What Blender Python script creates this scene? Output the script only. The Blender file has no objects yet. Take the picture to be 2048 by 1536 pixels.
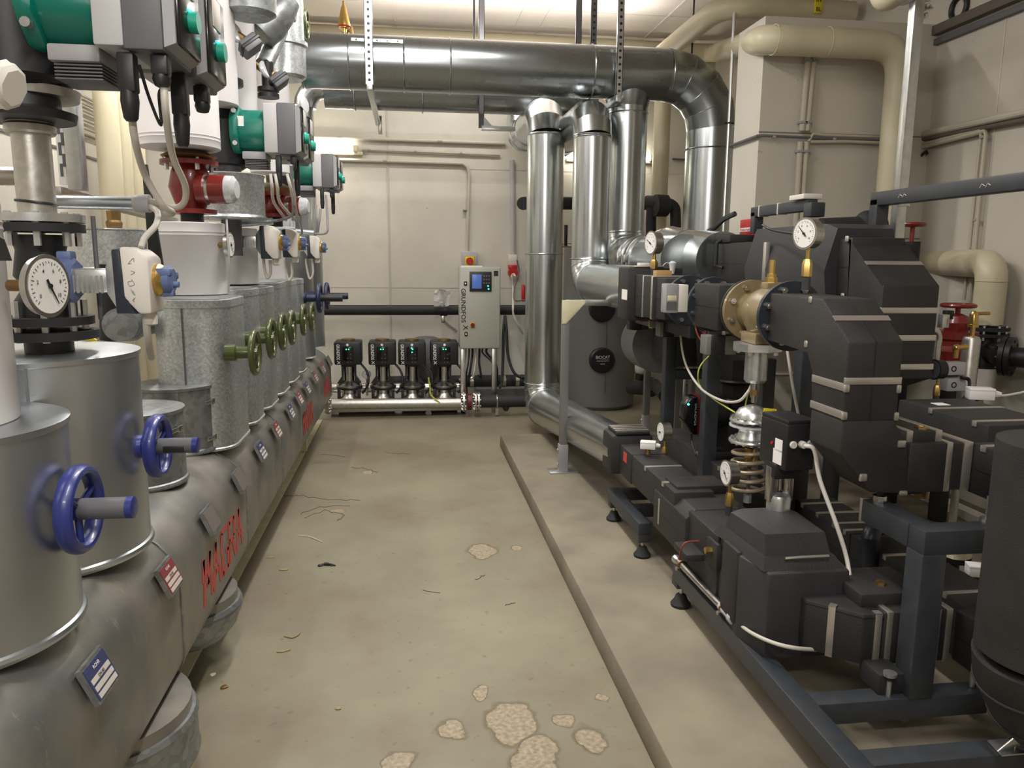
import bpy, bmesh, math, random
from mathutils import Vector, Matrix
random.seed(7)
V = Vector
scn = bpy.context.scene
# ---------------------------------------------------------------- camera
F = 1540.0; CAMH = 1.6
YAW, PITCH, ROLL = math.radians(7.63), math.radians(9.32), math.radians(0.48)
_cy, _sy, _cp, _sp = math.cos(YAW), math.sin(YAW), math.cos(PITCH), math.sin(PITCH)
FW = V((_sy*_cp, _cy*_cp, -_sp)); _r0 = V((_cy, -_sy, 0)); _u0 = _r0.cross(FW)
RT = _r0*math.cos(ROLL) + _u0*math.sin(ROLL); UP = -_r0*math.sin(ROLL) + _u0*math.cos(ROLL)
CAM = V((0, 0, CAMH))
cd = bpy.data.cameras.new('camera'); cam = bpy.data.objects.new('camera', cd); scn.collection.objects.link(cam)
cd.sensor_width = 36.0; cd.lens = F*36.0/2048.0; cd.clip_start = 0.05
M4 = Matrix((RT, UP, -FW)).transposed().to_4x4(); M4.translation = CAM; cam.matrix_world = M4
scn.camera = cam
scn.view_settings.view_transform = 'Standard'; scn.view_settings.look = 'None'
scn.view_settings.gamma = 1.0; scn.view_settings.exposure = 0.0; scn.view_settings.use_curve_mapping = False
# ---------------------------------------------------------------- world and lights
w = bpy.data.worlds.new('world'); scn.world = w; w.use_nodes = True
w.node_tree.nodes['Background'].inputs[0].default_value = (1.0, 0.96, 0.92, 1)
w.node_tree.nodes['Background'].inputs[1].default_value = 0.12
def tube_lamp(name, loc, lx, ly, power, col=(1.0, 0.972, 0.925), rot=(0, 0, 0)):
    l = bpy.data.lights.new(name, 'AREA'); l.shape = 'RECTANGLE'; l.size = lx; l.size_y = ly
    l.energy = power; l.color = col
    o = bpy.data.objects.new(name, l); o.location = loc; o.rotation_euler = rot; scn.collection.objects.link(o)
tube_lamp('ceiling_tube_light', (0.1, 0.4, 3.75), 0.12, 1.5, 68)
tube_lamp('ceiling_tube_light', (0.0, 3.4, 3.75), 0.12, 1.5, 68)
tube_lamp('ceiling_tube_light', (0.1, 5.4, 3.8), 1.2, 0.1, 55)
tube_lamp('ceiling_tube_light', (-2.1, 3.2, 3.6), 0.1, 1.5, 45)
tube_lamp('ceiling_tube_light', (-1.9, 6.6, 3.6), 0.1, 1.5, 55)
tube_lamp('ceiling_tube_light', (0.6, 7.75, 3.8), 1.4, 0.1, 24)
tube_lamp('ceiling_tube_light', (-0.4, -1.0, 3.0), 1.2, 0.12, 40, rot=(math.radians(50), 0, 0))

tube_lamp('added_ceiling_fill', (0.9, 7.25, 3.5), 2.6, 0.2, 26, rot=(math.pi, 0, 0))  # added upward fill to brighten the ceiling, not a real fitting
# ---------------------------------------------------------------- calibrated points of the room
def P(px, py, X=None, Y=None, Z=None):
    d = FW + RT*((px-1024)/F) - UP*((py-768)/F)
    t = X/d.x if X is not None else (Y/d.y if Y is not None else (Z-CAMH)/d.z)
    return CAM + d*t
def Q(p):
    v = V(p)-CAM; k = v.dot(FW)
    return (1024+F*v.dot(RT)/k, 768-F*v.dot(UP)/k)
def edge(cx, cy, r, z):
    return max(Q((cx+r*math.cos(t*.07), cy+r*math.sin(t*.07), z))[0] for t in range(90))
def cyof(cx, r, px, z):
    lo, hi = .6, 12
    for _ in range(30):
        m = (lo+hi)/2
        if edge(cx, m, r, z) < px: lo = m
        else: hi = m
    return m
# ---------------------------------------------------------------- materials
MATS = {}
def mat(name, col, rough=.5, metal=0., noise=0., nscale=8., bump=0., bscale=60., emit=None, es=0., spangle=0., aniso=0., alpha=1., col2=None, coat=0., trans=0.):
    m = bpy.data.materials.new(name); m.use_nodes = True; nt = m.node_tree; b = nt.nodes['Principled BSDF']
    b.inputs['Base Color'].default_value = (*col, 1); b.inputs['Roughness'].default_value = rough; b.inputs['Metallic'].default_value = metal
    if coat: b.inputs['Coat Weight'].default_value = coat
    if trans: b.inputs['Transmission Weight'].default_value = trans
    tc = nt.nodes.new('ShaderNodeNewGeometry')
    if spangle:
        v = nt.nodes.new('ShaderNodeTexVoronoi'); v.inputs['Scale'].default_value = spangle
        nt.links.new(tc.outputs['Position'], v.inputs['Vector'])
        r = nt.nodes.new('ShaderNodeValToRGB'); r.color_ramp.elements[0].color = (*[c*.62 for c in col], 1); r.color_ramp.elements[1].color = (*[min(1, c*1.35) for c in col], 1)
        n = nt.nodes.new('ShaderNodeTexNoise'); n.inputs['Scale'].default_value = spangle*.22; n.inputs['Detail'].default_value = 5
        nt.links.new(tc.outputs['Position'], n.inputs['Vector'])
        s = nt.nodes.new('ShaderNodeSeparateColor'); nt.links.new(v.outputs['Color'], s.inputs[0])
        mx = nt.nodes.new('ShaderNodeMath'); mx.operation = 'ADD'; nt.links.new(s.outputs[0], mx.inputs[0]); nt.links.new(n.outputs[0], mx.inputs[1])
        mm = nt.nodes.new('ShaderNodeMath'); mm.operation = 'MULTIPLY'; mm.inputs[1].default_value = .5; nt.links.new(mx.outputs[0], mm.inputs[0])
        nt.links.new(mm.outputs[0], r.inputs[0]); nt.links.new(r.outputs[0], b.inputs['Base Color'])
    elif noise:
        n = nt.nodes.new('ShaderNodeTexNoise'); n.inputs['Scale'].default_value = nscale; n.inputs['Detail'].default_value = 6
        nt.links.new(tc.outputs['Position'], n.inputs['Vector'])
        r = nt.nodes.new('ShaderNodeValToRGB'); r.color_ramp.elements[0].position = .32; r.color_ramp.elements[1].position = .68
        c2 = col2 or tuple(min(1, c*(1+noise)) for c in col)
        r.color_ramp.elements[0].color = (*[c*(1-noise) for c in col], 1); r.color_ramp.elements[1].color = (*c2, 1)
        nt.links.new(n.outputs[0], r.inputs[0]); nt.links.new(r.outputs[0], b.inputs['Base Color'])
        rr = nt.nodes.new('ShaderNodeMapRange'); rr.inputs[3].default_value = rough*.85; rr.inputs[4].default_value = min(1, rough*1.2)
        nt.links.new(n.outputs[0], rr.inputs[0]); nt.links.new(rr.outputs[0], b.inputs['Roughness'])
    if bump:
        n2 = nt.nodes.new('ShaderNodeTexNoise'); n2.inputs['Scale'].default_value = bscale; n2.inputs['Detail'].default_value = 4
        nt.links.new(tc.outputs['Position'], n2.inputs['Vector'])
        bp = nt.nodes.new('ShaderNodeBump'); bp.inputs['Strength'].default_value = bump; bp.inputs['Distance'].default_value = .004
        nt.links.new(n2.outputs[0], bp.inputs['Height']); nt.links.new(bp.outputs[0], b.inputs['Normal'])
    if emit: b.inputs['Emission Color'].default_value = (*emit, 1); b.inputs['Emission Strength'].default_value = es
    MATS[name] = m; return m
def sr(r, g, b):
    f = lambda c: ((c/255+.055)/1.055)**2.4 if c > 10 else c/255/12.92
    return (f(r), f(g), f(b))
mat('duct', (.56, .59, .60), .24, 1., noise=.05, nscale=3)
mat('duct_shaded', (.33, .35, .36), .27, 1., noise=.06, nscale=3)  # same duct metal, dark reflections of the horizontal runs put into its colour
mat('galv', (.54, .565, .575), .4, .85, spangle=130, bump=.05)
mat('galv_old', (.30, .315, .315), .45, .8, spangle=38, bump=.15, bscale=20)
def manifold_mat():
    m = mat('manifold', (.235, .245, .24), .46, .7, noise=.22, nscale=5, bump=.2, bscale=14, col2=(.33, .30, .26)); nt = m.node_tree; b = nt.nodes['Principled BSDF']; N = nt.nodes.new; L = nt.links.new
    g = N('ShaderNodeNewGeometry'); mp = N('ShaderNodeMapping'); mp.inputs['Scale'].default_value = (9, 14, 5); L(g.outputs['Position'], mp.inputs[0])
    n = N('ShaderNodeTexNoise'); n.inputs['Scale'].default_value = 1.6; n.inputs['Detail'].default_value = 9; n.inputs['Roughness'].default_value = .75; L(mp.outputs[0], n.inputs['Vector'])
    r = N('ShaderNodeMapRange'); r.inputs[1].default_value = .60; r.inputs[2].default_value = .72; r.inputs[4].default_value = .6; L(n.outputs[0], r.inputs[0])
    src = b.inputs['Base Color'].links[0].from_socket; mx = N('ShaderNodeMix'); mx.data_type = 'RGBA'; mx.inputs[7].default_value = (.52, .52, .50, 1)
    L(r.outputs[0], mx.inputs[0]); L(src, mx.inputs[6]); L(mx.outputs[2], b.inputs['Base Color'])
manifold_mat()
mat('alu', (.55, .58, .61), .33, .97, noise=.05, nscale=4)
mat('pvc', sr(208, 204, 204), .38, noise=.03, nscale=3)
mat('zinc', (.62, .63, .63), .3, .9, noise=.08, nscale=30)
mat('steel', (.55, .53, .50), .28, 1., noise=.06, nscale=20)
mat('castpipe', (.52, .50, .46), .38, .9, noise=.12, nscale=40, bump=.1)
mat('epp', sr(38, 36, 36), .58, noise=.18, nscale=9, bump=.35, bscale=240)
mat('eppgrey', sr(48, 47, 50), .56, noise=.12, nscale=9, bump=.3, bscale=240)
mat('strap', (.60, .56, .51), .38, .85)
mat('trunking', sr(92, 84, 74), .5)
mat('frame', sr(50, 53, 58), .42, noise=.1, nscale=20)
mat('beige', sr(194, 185, 158), .42, noise=.04, nscale=4)
mat('bluedark', sr(26, 32, 66), .4)
mat('black', sr(28, 28, 30), .45)
mat('rubber', sr(34, 34, 35), .7, noise=.1, nscale=20)
mat('blackgloss', sr(16, 16, 18), .18)
mat('insul', sr(38, 38, 40), .65, noise=.1, nscale=12)
mat('green', sr(0, 104, 88), .35, noise=.06, nscale=8)
mat('teal', sr(20, 150, 125), .4)
mat('olive', sr(66, 74, 33), .3, coat=.3)
mat('blue', sr(38, 48, 116), .35, coat=.2)
mat('blueact', sr(92, 108, 148), .45)
mat('red', sr(120, 34, 30), .33, noise=.12, nscale=20, coat=.2)
mat('brightred', sr(180, 30, 36), .35)
mat('maroon', sr(100, 16, 28), .35)
mat('brass', (.62, .42, .14), .3, 1.)
mat('bronze', (.30, .19, .08), .45, .9)
mat('whiteplastic', sr(214, 208, 200), .45)
mat('greyplastic', sr(148, 146, 148), .5)
mat('darkgrey', sr(92, 92, 96), .5)
mat('lightgrey', sr(176, 174, 176), .5)
mat('cabinet', sr(160, 160, 150), .42)
mat('tank', sr(112, 112, 110), .5)
mat('cable', sr(196, 190, 180), .5)
mat('redcable', sr(130, 50, 34), .45)
mat('yellow', sr(222, 196, 40), .45)
mat('yg', sr(180, 190, 80), .45)
mat('sand', sr(128, 112, 82), .32, noise=.08, nscale=20, coat=.25)
mat('redtext', sr(190, 70, 62), .5)
mat('white', sr(232, 230, 226), .5)
mat('dial', sr(226, 224, 220), .5)
mat('screen', sr(60, 84, 140), .3, emit=sr(70, 96, 160), es=.6)
mat('led', (0, .8, .4), .4, emit=(.05, 1., .5), es=4)
mat('cyanled', (0, .8, .8), .4, emit=(.05, .9, .9), es=3)
mat('tube_on', (1, 1, 1), .4, emit=(1., .93, .78), es=26)
mat('conduit', sr(186, 180, 166), .5)
mat('wallpipe', sr(176, 168, 150), .5)
mat('bag', (.85, .85, .85), .15, trans=.6)
mat('wood', sr(176, 140, 90), .6, noise=.1)
mat('cream', sr(214, 206, 172), .6, noise=.1, nscale=10)
mat('glassy', (.7, .72, .75), .12, .3)
mat('navy', sr(42, 47, 56), .35)
mat('springm', sr(160, 146, 124), .35, .4)
mat('plate_blue', sr(56, 60, 98), .45)
mat('plate_red', sr(130, 56, 62), .45)
mat('plate_grey', sr(110, 102, 98), .5)
mat('debris', sr(150, 135, 95), .7)
# ---------------------------------------------------------------- mesh builder
def frame_of(d):
    d = d.normalized(); a = V((0, 0, 1)) if abs(d.z) < .9 else V((1, 0, 0))
    u = a.cross(d).normalized(); return u, d.cross(u), d
class MB:
    def __init__(s): s.b = bmesh.new()
    def box(s, lo, hi, bev=0., R=None, c=None):
        lo, hi = V(lo), V(hi); v = []
        for x in (lo.x, hi.x):
            for y in (lo.y, hi.y):
                for z in (lo.z, hi.z):
                    p = V((x, y, z))
                    if R is not None: p = R @ (p-(c or (lo+hi)/2)) + (c or (lo+hi)/2)
                    v.append(s.b.verts.new(p))
        fs = [s.b.faces.new([v[i] for i in f]) for f in ((0, 1, 3, 2), (4, 6, 7, 5), (0, 4, 5, 1), (2, 3, 7, 6), (0, 2, 6, 4), (1, 5, 7, 3))]
        if bev: bmesh.ops.bevel(s.b, geom=list({e for f in fs for e in f.edges}), offset=bev, segments=2, profile=.5, affect='EDGES')
        return s
    def loft(s, rings, cap=True, close=True):
        R = [[s.b.verts.new(p) for p in r] for r in rings]; n = len(R[0])
        for a, b in zip(R, R[1:]):
            for i in range(n if close else n-1):
                j = (i+1) % n
                try: s.b.faces.new((a[i], a[j], b[j], b[i]))
                except ValueError: pass
        if cap:
            for r in (R[0], R[-1]):
                try: s.b.faces.new(r)
                except ValueError: pass
        return s
    def lathe(s, o, d, prof, seg=28, cap=True):
        u, v, d = frame_of(V(d)); o = V(o)
        return s.loft([[o+d*h+(u*math.cos(2*math.pi*i/seg)+v*math.sin(2*math.pi*i/seg))*max(r, 1e-4) for i in range(seg)] for h, r in prof], cap)
    def cyl(s, a, b, r, r2=None, seg=24):
        a, b = V(a), V(b); L = (b-a).length
        return s.lathe(a, b-a, [(0, r), (L, r if r2 is None else r2)], seg)
    def tube(s, pts, r, seg=8, cap=True, smooth=0):
        pts = [V(p) for p in pts]
        if smooth:
            q = [pts[0]*2-pts[1]]+pts+[pts[-1]*2-pts[-2]]; o = []
            for i in range(1, len(q)-2):
                for k in range(smooth):
                    t = k/smooth; a, b, c, d = q[i-1:i+3]
                    o.append(.5*((2*b)+(c-a)*t+(2*a-5*b+4*c-d)*t*t+(3*b-a-3*c+d)*t**3))
            pts = o+[pts[-1]]
        rings = []; u = None
        for i, p in enumerate(pts):
            t = (pts[min(i+1, len(pts)-1)]-pts[max(i-1, 0)]).normalized()
            if u is None: u, v, _ = frame_of(t)
            else:
                u = (u-t*u.dot(t)).normalized()
            v = t.cross(u); k = 1.
            if 0 < i < len(pts)-1:
                c = (pts[i]-pts[i-1]).normalized().dot((pts[i+1]-pts[i]).normalized()); k = 1/max(.5, math.sqrt(max(.05, (1+c)/2)))
                k = min(k, 1.2)
            rings.append([p+(u*math.cos(2*math.pi*j/seg)+v*math.sin(2*math.pi*j/seg))*r*k for j in range(seg)])
        return s.loft(rings, cap)
    def torus(s, c, ax, R, r, seg=36, ts=10, sq=1.):
        u, v, d = frame_of(V(ax)); c = V(c); rings = []
        for i in range(seg+1):
            a = 2*math.pi*i/seg; e = u*math.cos(a)+v*math.sin(a)
            rings.append([c+e*(R+r*math.cos(2*math.pi*j/ts))+d*r*sq*math.sin(2*math.pi*j/ts) for j in range(ts)])
        s.loft(rings, False); return s
    def prism(s, pts, ext, bev=0.):
        pts = [V(p) for p in pts]; ext = V(ext); n = len(pts)
        a = [s.b.verts.new(p) for p in pts]; b = [s.b.verts.new(p+ext) for p in pts]
        fs = [s.b.faces.new(a), s.b.faces.new(b[::-1])]+[s.b.faces.new((a[i], a[(i+1) % n], b[(i+1) % n], b[i])) for i in range(n)]
        if bev: bmesh.ops.bevel(s.b, geom=list({e for f in fs for e in f.edges}), offset=bev, segments=2, profile=.5, affect='EDGES')
        return s
    def sph(s, c, r, sx=1, sy=1, sz=1, seg=20):
        M = Matrix.Translation(V(c)) @ Matrix.Diagonal((r*sx, r*sy, r*sz, 1))
        bmesh.ops.create_uvsphere(s.b, u_segments=seg, v_segments=seg//2, radius=1, matrix=M); return s
    def build(s, name, m, parent=None, sharp=32, **tags):
        bmesh.ops.recalc_face_normals(s.b, faces=s.b.faces)
        me = bpy.data.meshes.new(name)
        root = parent
        while root is not None and root.parent is not None: root = root.parent
        if root is not None: off = root.location.copy()
        else:
            xs = [v.co for v in s.b.verts]; off = V(((min(p.x for p in xs)+max(p.x for p in xs))/2, (min(p.y for p in xs)+max(p.y for p in xs))/2, min(p.z for p in xs)))
        for v in s.b.verts: v.co -= off
        s.b.to_mesh(me); s.b.free()
        for p in me.polygons: p.use_smooth = True
        me.set_sharp_from_angle(angle=math.radians(sharp))
        me.materials.append(MATS[m] if isinstance(m, str) else m)
        o = bpy.data.objects.new(name, me); scn.collection.objects.link(o)
        if parent is None: o.location = off
        else: o.parent = parent
        for k, v in tags.items():
            if v: o[{'cat': 'category'}.get(k, k)] = v
        return o
def T(name, loc, label, cat, group=None):
    o = bpy.data.objects.new(name, None); o.empty_display_size = .05; scn.collection.objects.link(o)
    o.location = V(loc); o['label'] = label; o['category'] = cat
    if group: o['group'] = group
    return o
def lettering(s, c, xd, yd, h, m, parent, name='lettering', w=None, ext=.0008, align='CENTER', cut=None, shear=0.):
    cu = bpy.data.curves.new(name, 'FONT'); cu.body = s; cu.size = 1; cu.align_x = align; cu.align_y = 'CENTER'; cu.resolution_u = 3; cu.offset = .012; cu.shear = shear
    o = bpy.data.objects.new(name, cu); scn.collection.objects.link(o)
    dg = bpy.context.evaluated_depsgraph_get(); me = bpy.data.meshes.new_from_object(o.evaluated_get(dg))
    bpy.data.objects.remove(o)
    b = bmesh.new(); b.from_mesh(me); xs = [v.co.x for v in b.verts]; ys = [v.co.y for v in b.verts]
    hh = max(ys)-min(ys); ww = max(xs)-min(xs); k = h/hh; kx = (w/ww) if w else k
    cx = (max(xs)+min(xs))/2 if align == 'CENTER' else min(xs); cyy = (max(ys)+min(ys))/2
    xd, yd = V(xd).normalized(), V(yd).normalized(); n = xd.cross(yd)
    for v in b.verts:
        x = (v.co.x-cx)*kx; y = (v.co.y-cyy)*k
        v.co = V(c)+xd*x+yd*y+n*ext
    if cut:
        for sgn, shift in cut: pass
    mb = MB(); mb.b.free(); mb.b = b; o = mb.build(name, m, parent)
    for p in o.data.polygons: p.use_smooth = False
    return o
# ================================================================ the room
def floor_mat():
    m = mat('floorpaint', sr(150, 141, 118), .55)
    nt = m.node_tree; b = nt.nodes['Principled BSDF']; N = nt.nodes.new; L = nt.links.new
    g = N('ShaderNodeNewGeometry')
    n1 = N('ShaderNodeTexNoise'); n1.inputs['Scale'].default_value = .9; n1.inputs['Detail'].default_value = 7; n1.inputs['Roughness'].default_value = .62
    L(g.outputs['Position'], n1.inputs['Vector'])
    r1 = N('ShaderNodeValToRGB'); e = r1.color_ramp.elements
    e[0].position = .3; e[0].color = (*sr(118, 103, 86), 1); e[1].position = .52; e[1].color = (*sr(134, 128, 108), 1)
    k = e.new(.72); k.color = (*sr(148, 141, 120), 1)
    L(n1.outputs[0], r1.inputs[0])
    # bare patches where the paint has come off: an irregular shape of their own
    n2 = N('ShaderNodeTexNoise'); n2.inputs['Scale'].default_value = 7; n2.inputs['Detail'].default_value = 5
    L(g.outputs['Position'], n2.inputs['Vector'])
    sc = N('ShaderNodeVectorMath'); sc.operation = 'SCALE'; sc.inputs['Scale'].default_value = .13
    sb = N('ShaderNodeVectorMath'); sb.operation = 'SUBTRACT'; sb.inputs[1].default_value = (.5, .5, .5)
    L(n2.outputs['Color'], sb.inputs[0]); L(sb.outputs[0], sc.inputs[0])
    ad = N('ShaderNodeVectorMath'); ad.operation = 'ADD'; L(g.outputs['Position'], ad.inputs[0]); L(sc.outputs[0], ad.inputs[1])
    last = None
    for px, py, rx in ((1020, 1440, .085), (1075, 1500, .06), (905, 1460, .045), (960, 1385, .03), (1180, 1475, .055), (965, 1103, .075), (1030, 1095, .03), (1130, 1440, .03), (800, 1530, .05), (1205, 1400, .018), (735, 945, .04), (675, 1022, .035), (1060, 1530, .07)):
        c = P(px, py, Z=0)
        d = N('ShaderNodeVectorMath'); d.operation = 'SUBTRACT'; d.inputs[1].default_value = (c.x, c.y, 0); L(ad.outputs[0], d.inputs[0])
        s2 = N('ShaderNodeVectorMath'); s2.operation = 'MULTIPLY'; s2.inputs[1].default_value = (1/rx, .8/rx, 0); L(d.outputs[0], s2.inputs[0])
        ln = N('ShaderNodeVectorMath'); ln.operation = 'LENGTH'; L(s2.outputs[0], ln.inputs[0])
        if last is None: last = ln.outputs['Value']
        else:
            mn = N('ShaderNodeMath'); mn.operation = 'MINIMUM'; L(last, mn.inputs[0]); L(ln.outputs['Value'], mn.inputs[1]); last = mn.outputs[0]
    mask = N('ShaderNodeMapRange'); mask.inputs[1].default_value = 1.06; mask.inputs[2].default_value = .96; L(last, mask.inputs[0])
    rim = N('ShaderNodeMapRange'); rim.inputs[1].default_value = 1.25; rim.inputs[2].default_value = 1.0; L(last, rim.inputs[0])
    n3 = N('ShaderNodeTexNoise'); n3.inputs['Scale'].default_value = 60; n3.inputs['Detail'].default_value = 4; L(g.outputs['Position'], n3.inputs['Vector'])
    r3 = N('ShaderNodeValToRGB'); r3.color_ramp.elements[0].position = .35; r3.color_ramp.elements[0].color = (*sr(134, 120, 98), 1); r3.color_ramp.elements[1].position = .65; r3.color_ramp.elements[1].color = (*sr(168, 155, 130), 1)
    L(n3.outputs[0], r3.inputs[0])
    # small flecks and hairline cracks
    vo = N('ShaderNodeTexNoise'); vo.inputs['Scale'].default_value = 26; vo.inputs['Detail'].default_value = 4; L(g.outputs['Position'], vo.inputs['Vector'])
    fl = N('ShaderNodeMapRange'); fl.inputs[1].default_value = .655; fl.inputs[2].default_value = .70; fl.inputs[4].default_value = .42; L(vo.outputs[0], fl.inputs[0])
    m0 = N('ShaderNodeMix'); m0.data_type = 'RGBA'; m0.inputs[7].default_value = (*sr(96, 84, 62), 1); L(fl.outputs[0], m0.inputs[0]); L(r1.outputs[0], m0.inputs[6])
    m1 = N('ShaderNodeMix'); m1.data_type = 'RGBA'; m1.inputs[7].default_value = (*sr(100, 88, 68), 1); L(rim.outputs[0], m1.inputs[0]); L(m0.outputs[2], m1.inputs[6])
    m2 = N('ShaderNodeMix'); m2.data_type = 'RGBA'; L(mask.outputs[0], m2.inputs[0]); L(m1.outputs[2], m2.inputs[6]); L(r3.outputs[0], m2.inputs[7])
    L(m2.outputs[2], b.inputs['Base Color'])
    bp = N('ShaderNodeBump'); bp.inputs['Strength'].default_value = .5; bp.inputs['Distance'].default_value = .004
    hh = N('ShaderNodeMath'); hh.operation = 'SUBTRACT'; L(n1.outputs[0], hh.inputs[0]); L(mask.outputs[0], hh.inputs[1])
    L(hh.outputs[0], bp.inputs['Height']); L(bp.outputs[0], b.inputs['Normal'])
    return m
floor_mat()
mat('concrete', sr(130, 121, 104), .75, noise=.2, nscale=3.5, bump=.3, bscale=70)
def wall_mat(name, col, sx, sz):
    m = mat(name, col, .8, noise=.07, nscale=1.6, bump=.25, bscale=50); nt = m.node_tree; b = nt.nodes['Principled BSDF']; N = nt.nodes.new; L = nt.links.new
    g = N('ShaderNodeNewGeometry'); src = b.inputs['Base Color'].links[0].from_socket
    for sc, lo, hi, amt, c in ((26, .735, .77, .55, (.16, .14, .11, 1)), (3.1, .60, .75, .22, (.36, .31, .24, 1))):
        n = N('ShaderNodeTexNoise'); n.inputs['Scale'].default_value = sc; n.inputs['Detail'].default_value = 3 if sc > 5 else 8; L(g.outputs['Position'], n.inputs['Vector'])
        r = N('ShaderNodeMapRange'); r.inputs[1].default_value = lo; r.inputs[2].default_value = hi; r.inputs[4].default_value = amt; L(n.outputs[0], r.inputs[0])
        mx = N('ShaderNodeMix'); mx.data_type = 'RGBA'; mx.inputs[7].default_value = c; L(r.outputs[0], mx.inputs[0]); L(src, mx.inputs[6]); src = mx.outputs[2]
    L(src, b.inputs['Base Color'])
    return m
mat('crackdark', sr(84, 72, 54), .9)
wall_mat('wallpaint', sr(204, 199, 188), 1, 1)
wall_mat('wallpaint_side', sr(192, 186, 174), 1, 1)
mat('ceilpaint', sr(212, 202, 192), .85, noise=.06, nscale=1.5, bump=.2, bscale=40)
mat('joint', sr(120, 112, 98), .9)
S = dict(kind='structure')
BW, LWX, RWX, CZ = 8.8, -2.7, 3.47, 3.9
FLOOR = MB().box((LWX-.2, -2.2, -.15), (RWX+.2, BW+.2, 0)).build('floor', 'floorpaint', **S)
MB().box((LWX-.2, -2.2, CZ), (RWX+.2, BW+.2, CZ+.15)).build('ceiling', 'ceilpaint', **S)
MB().box((LWX-.2, BW, 0), (RWX+.2, BW+.2, CZ)).build('wall_back', 'wallpaint', **S)
MB().box((LWX-.2, -2.2, 0), (LWX, BW, CZ)).build('wall_left', 'wallpaint', **S)
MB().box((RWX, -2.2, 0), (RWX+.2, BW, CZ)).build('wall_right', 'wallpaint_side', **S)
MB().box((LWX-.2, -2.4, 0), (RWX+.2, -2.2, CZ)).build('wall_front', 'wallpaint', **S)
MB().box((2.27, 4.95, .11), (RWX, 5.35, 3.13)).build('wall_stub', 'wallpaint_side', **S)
MB().box((.755, -1.6, 0), (RWX, 6.38, .11), .008).build('trim_1', 'concrete', **S)       # plinth under the transfer station
MB().box((-1.5, .6, 0), (-.86, 7.6, .012), .002).build('trim_2', 'cream', **S)  # band of light on the floor under the manifold, built as a cream strip
_r = random.Random(11)
for pts in (((560, 992), (600, 991), (640, 998), (690, 1000), (720, 1001)), ((600, 1028), (640, 1014), (700, 1012)), ((610, 1036), (650, 1020), (690, 1030), (675, 1042)), ((700, 935), (730, 936), (755, 945)), ((640, 908), (690, 914)), ((950, 1160), (970, 1150)), ((1010, 1210), (1030, 1205)), ((845, 1180), (880, 1186)), ((770, 905), (820, 908))):
    pp = []
    for (a, b), (c, d) in zip(pts, pts[1:]):
        for k in range(6): pp.append(P(a+(c-a)*k/6+_r.uniform(-2, 2), b+(d-b)*k/6+_r.uniform(-1.5, 1.5), Z=.0005))
    pp.append(P(*pts[-1], Z=.0005)); MB().tube(pp, .0022, 4).build('crack', 'crackdark', FLOOR)
# board joints of the cast walls and ceiling, as shallow ridges
def ridge(name, lo, hi, m='joint'): MB().box(lo, hi).build(name, m, **S)
x = P(778, 450, Y=BW).x
ridge('trim_3', (x-.012, BW-.008, .3), (x+.006, BW, CZ), 'conduit')
for i, (px, py) in enumerate(((800, 335), (800, 575))):
    z = P(px, py, Y=BW).z; ridge('trim_%d' % (4+i), (-1, BW-.003, z-.004), (RWX, BW, z+.004), 'wallpaint_side')
for i, yy in enumerate((5.4, 6.2, 7.0, 7.6)):
    ridge('trim_%d' % (6+i), (LWX, yy-.01, CZ-.004), (RWX, yy+.01, CZ), 'wallpaint_side')
for i, xx in enumerate((-.35, -.1, 1.1, 1.35, 2.5)):
    ridge('trim_%d' % (10+i), (xx-.008, 4.4, CZ-.008), (xx+.008, BW, CZ), 'ceilpaint')
for i, (zz) in enumerate((2.42, 1.75)):
    ridge('trim_%d' % (15+i), (2.268, 4.948, zz-.004), (RWX, 4.952, zz+.004), 'joint')
for i, (yy) in enumerate((3.2, 4.35)):
    ridge('trim_%d' % (17+i), (RWX-.004, yy-.004, .11), (RWX, yy+.004, CZ), 'wallpaint')
# dark service duct strip high on the right wall
a, b = P(1837, 80, X=RWX), P(2048, 0, X=RWX)
t = T('wall_trunking', (RWX-.03, 3.5, 3.05), 'dark brown cable trunking high on the right wall', 'trunking')
MB().box((RWX-.05, 1.0, 3.06), (RWX, 5.0, 3.12), .004).build('trunk_cover', 'trunking', t)
MB().box((RWX-.03, 1.0, 3.0), (RWX, 5.0, 3.04), .004).build('trunk_base', 'darkgrey', t)

# ---- conduits on the walls
def conduit(pts, r, label, m='conduit', clips=(), group=None, nm='wall_conduit'):
    t = T(nm, pts[0], label, 'conduit', group)
    MB().tube(pts, r, 10, smooth=0).build('pipe', m, t)
    for c in clips:
        MB().box(V(c)-V((r*1.25, r*1.15, .008)), V(c)+V((r*1.25, r*1.3, .008)), .002).build('clip', 'greyplastic', t)
    return t
yw = BW-.03
def wp(px, py, d=.03): return P(px, py, Y=BW-d)
conduit([wp(560, 272), wp(1010, 287)], .022, 'upper white conduit on back wall above the tube lamp', clips=[wp(680, 276), wp(880, 283)])
conduit([wp(724, 299), wp(1000, 310)], .013, 'thin grey conduit running from the tube lamp to the right', 'wallpipe', clips=[wp(738, 300), wp(831, 303), wp(922, 306)])
conduit([wp(560, 316), wp(926, 327), wp(934, 333), wp(938, 345), wp(934, 505)], .018, 'white conduit bending down the back wall to the isolator switch', clips=[wp(930, 420), wp(770, 322)])
conduit([wp(1024, 320), wp(1026, 510)], .026, 'pale vertical trunk above the red wall socket', 'lightgrey')
conduit([wp(1345, 318), wp(1385, 320)], .012, 'dark conduit on the far wall beside the big duct', 'darkgrey')
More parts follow.
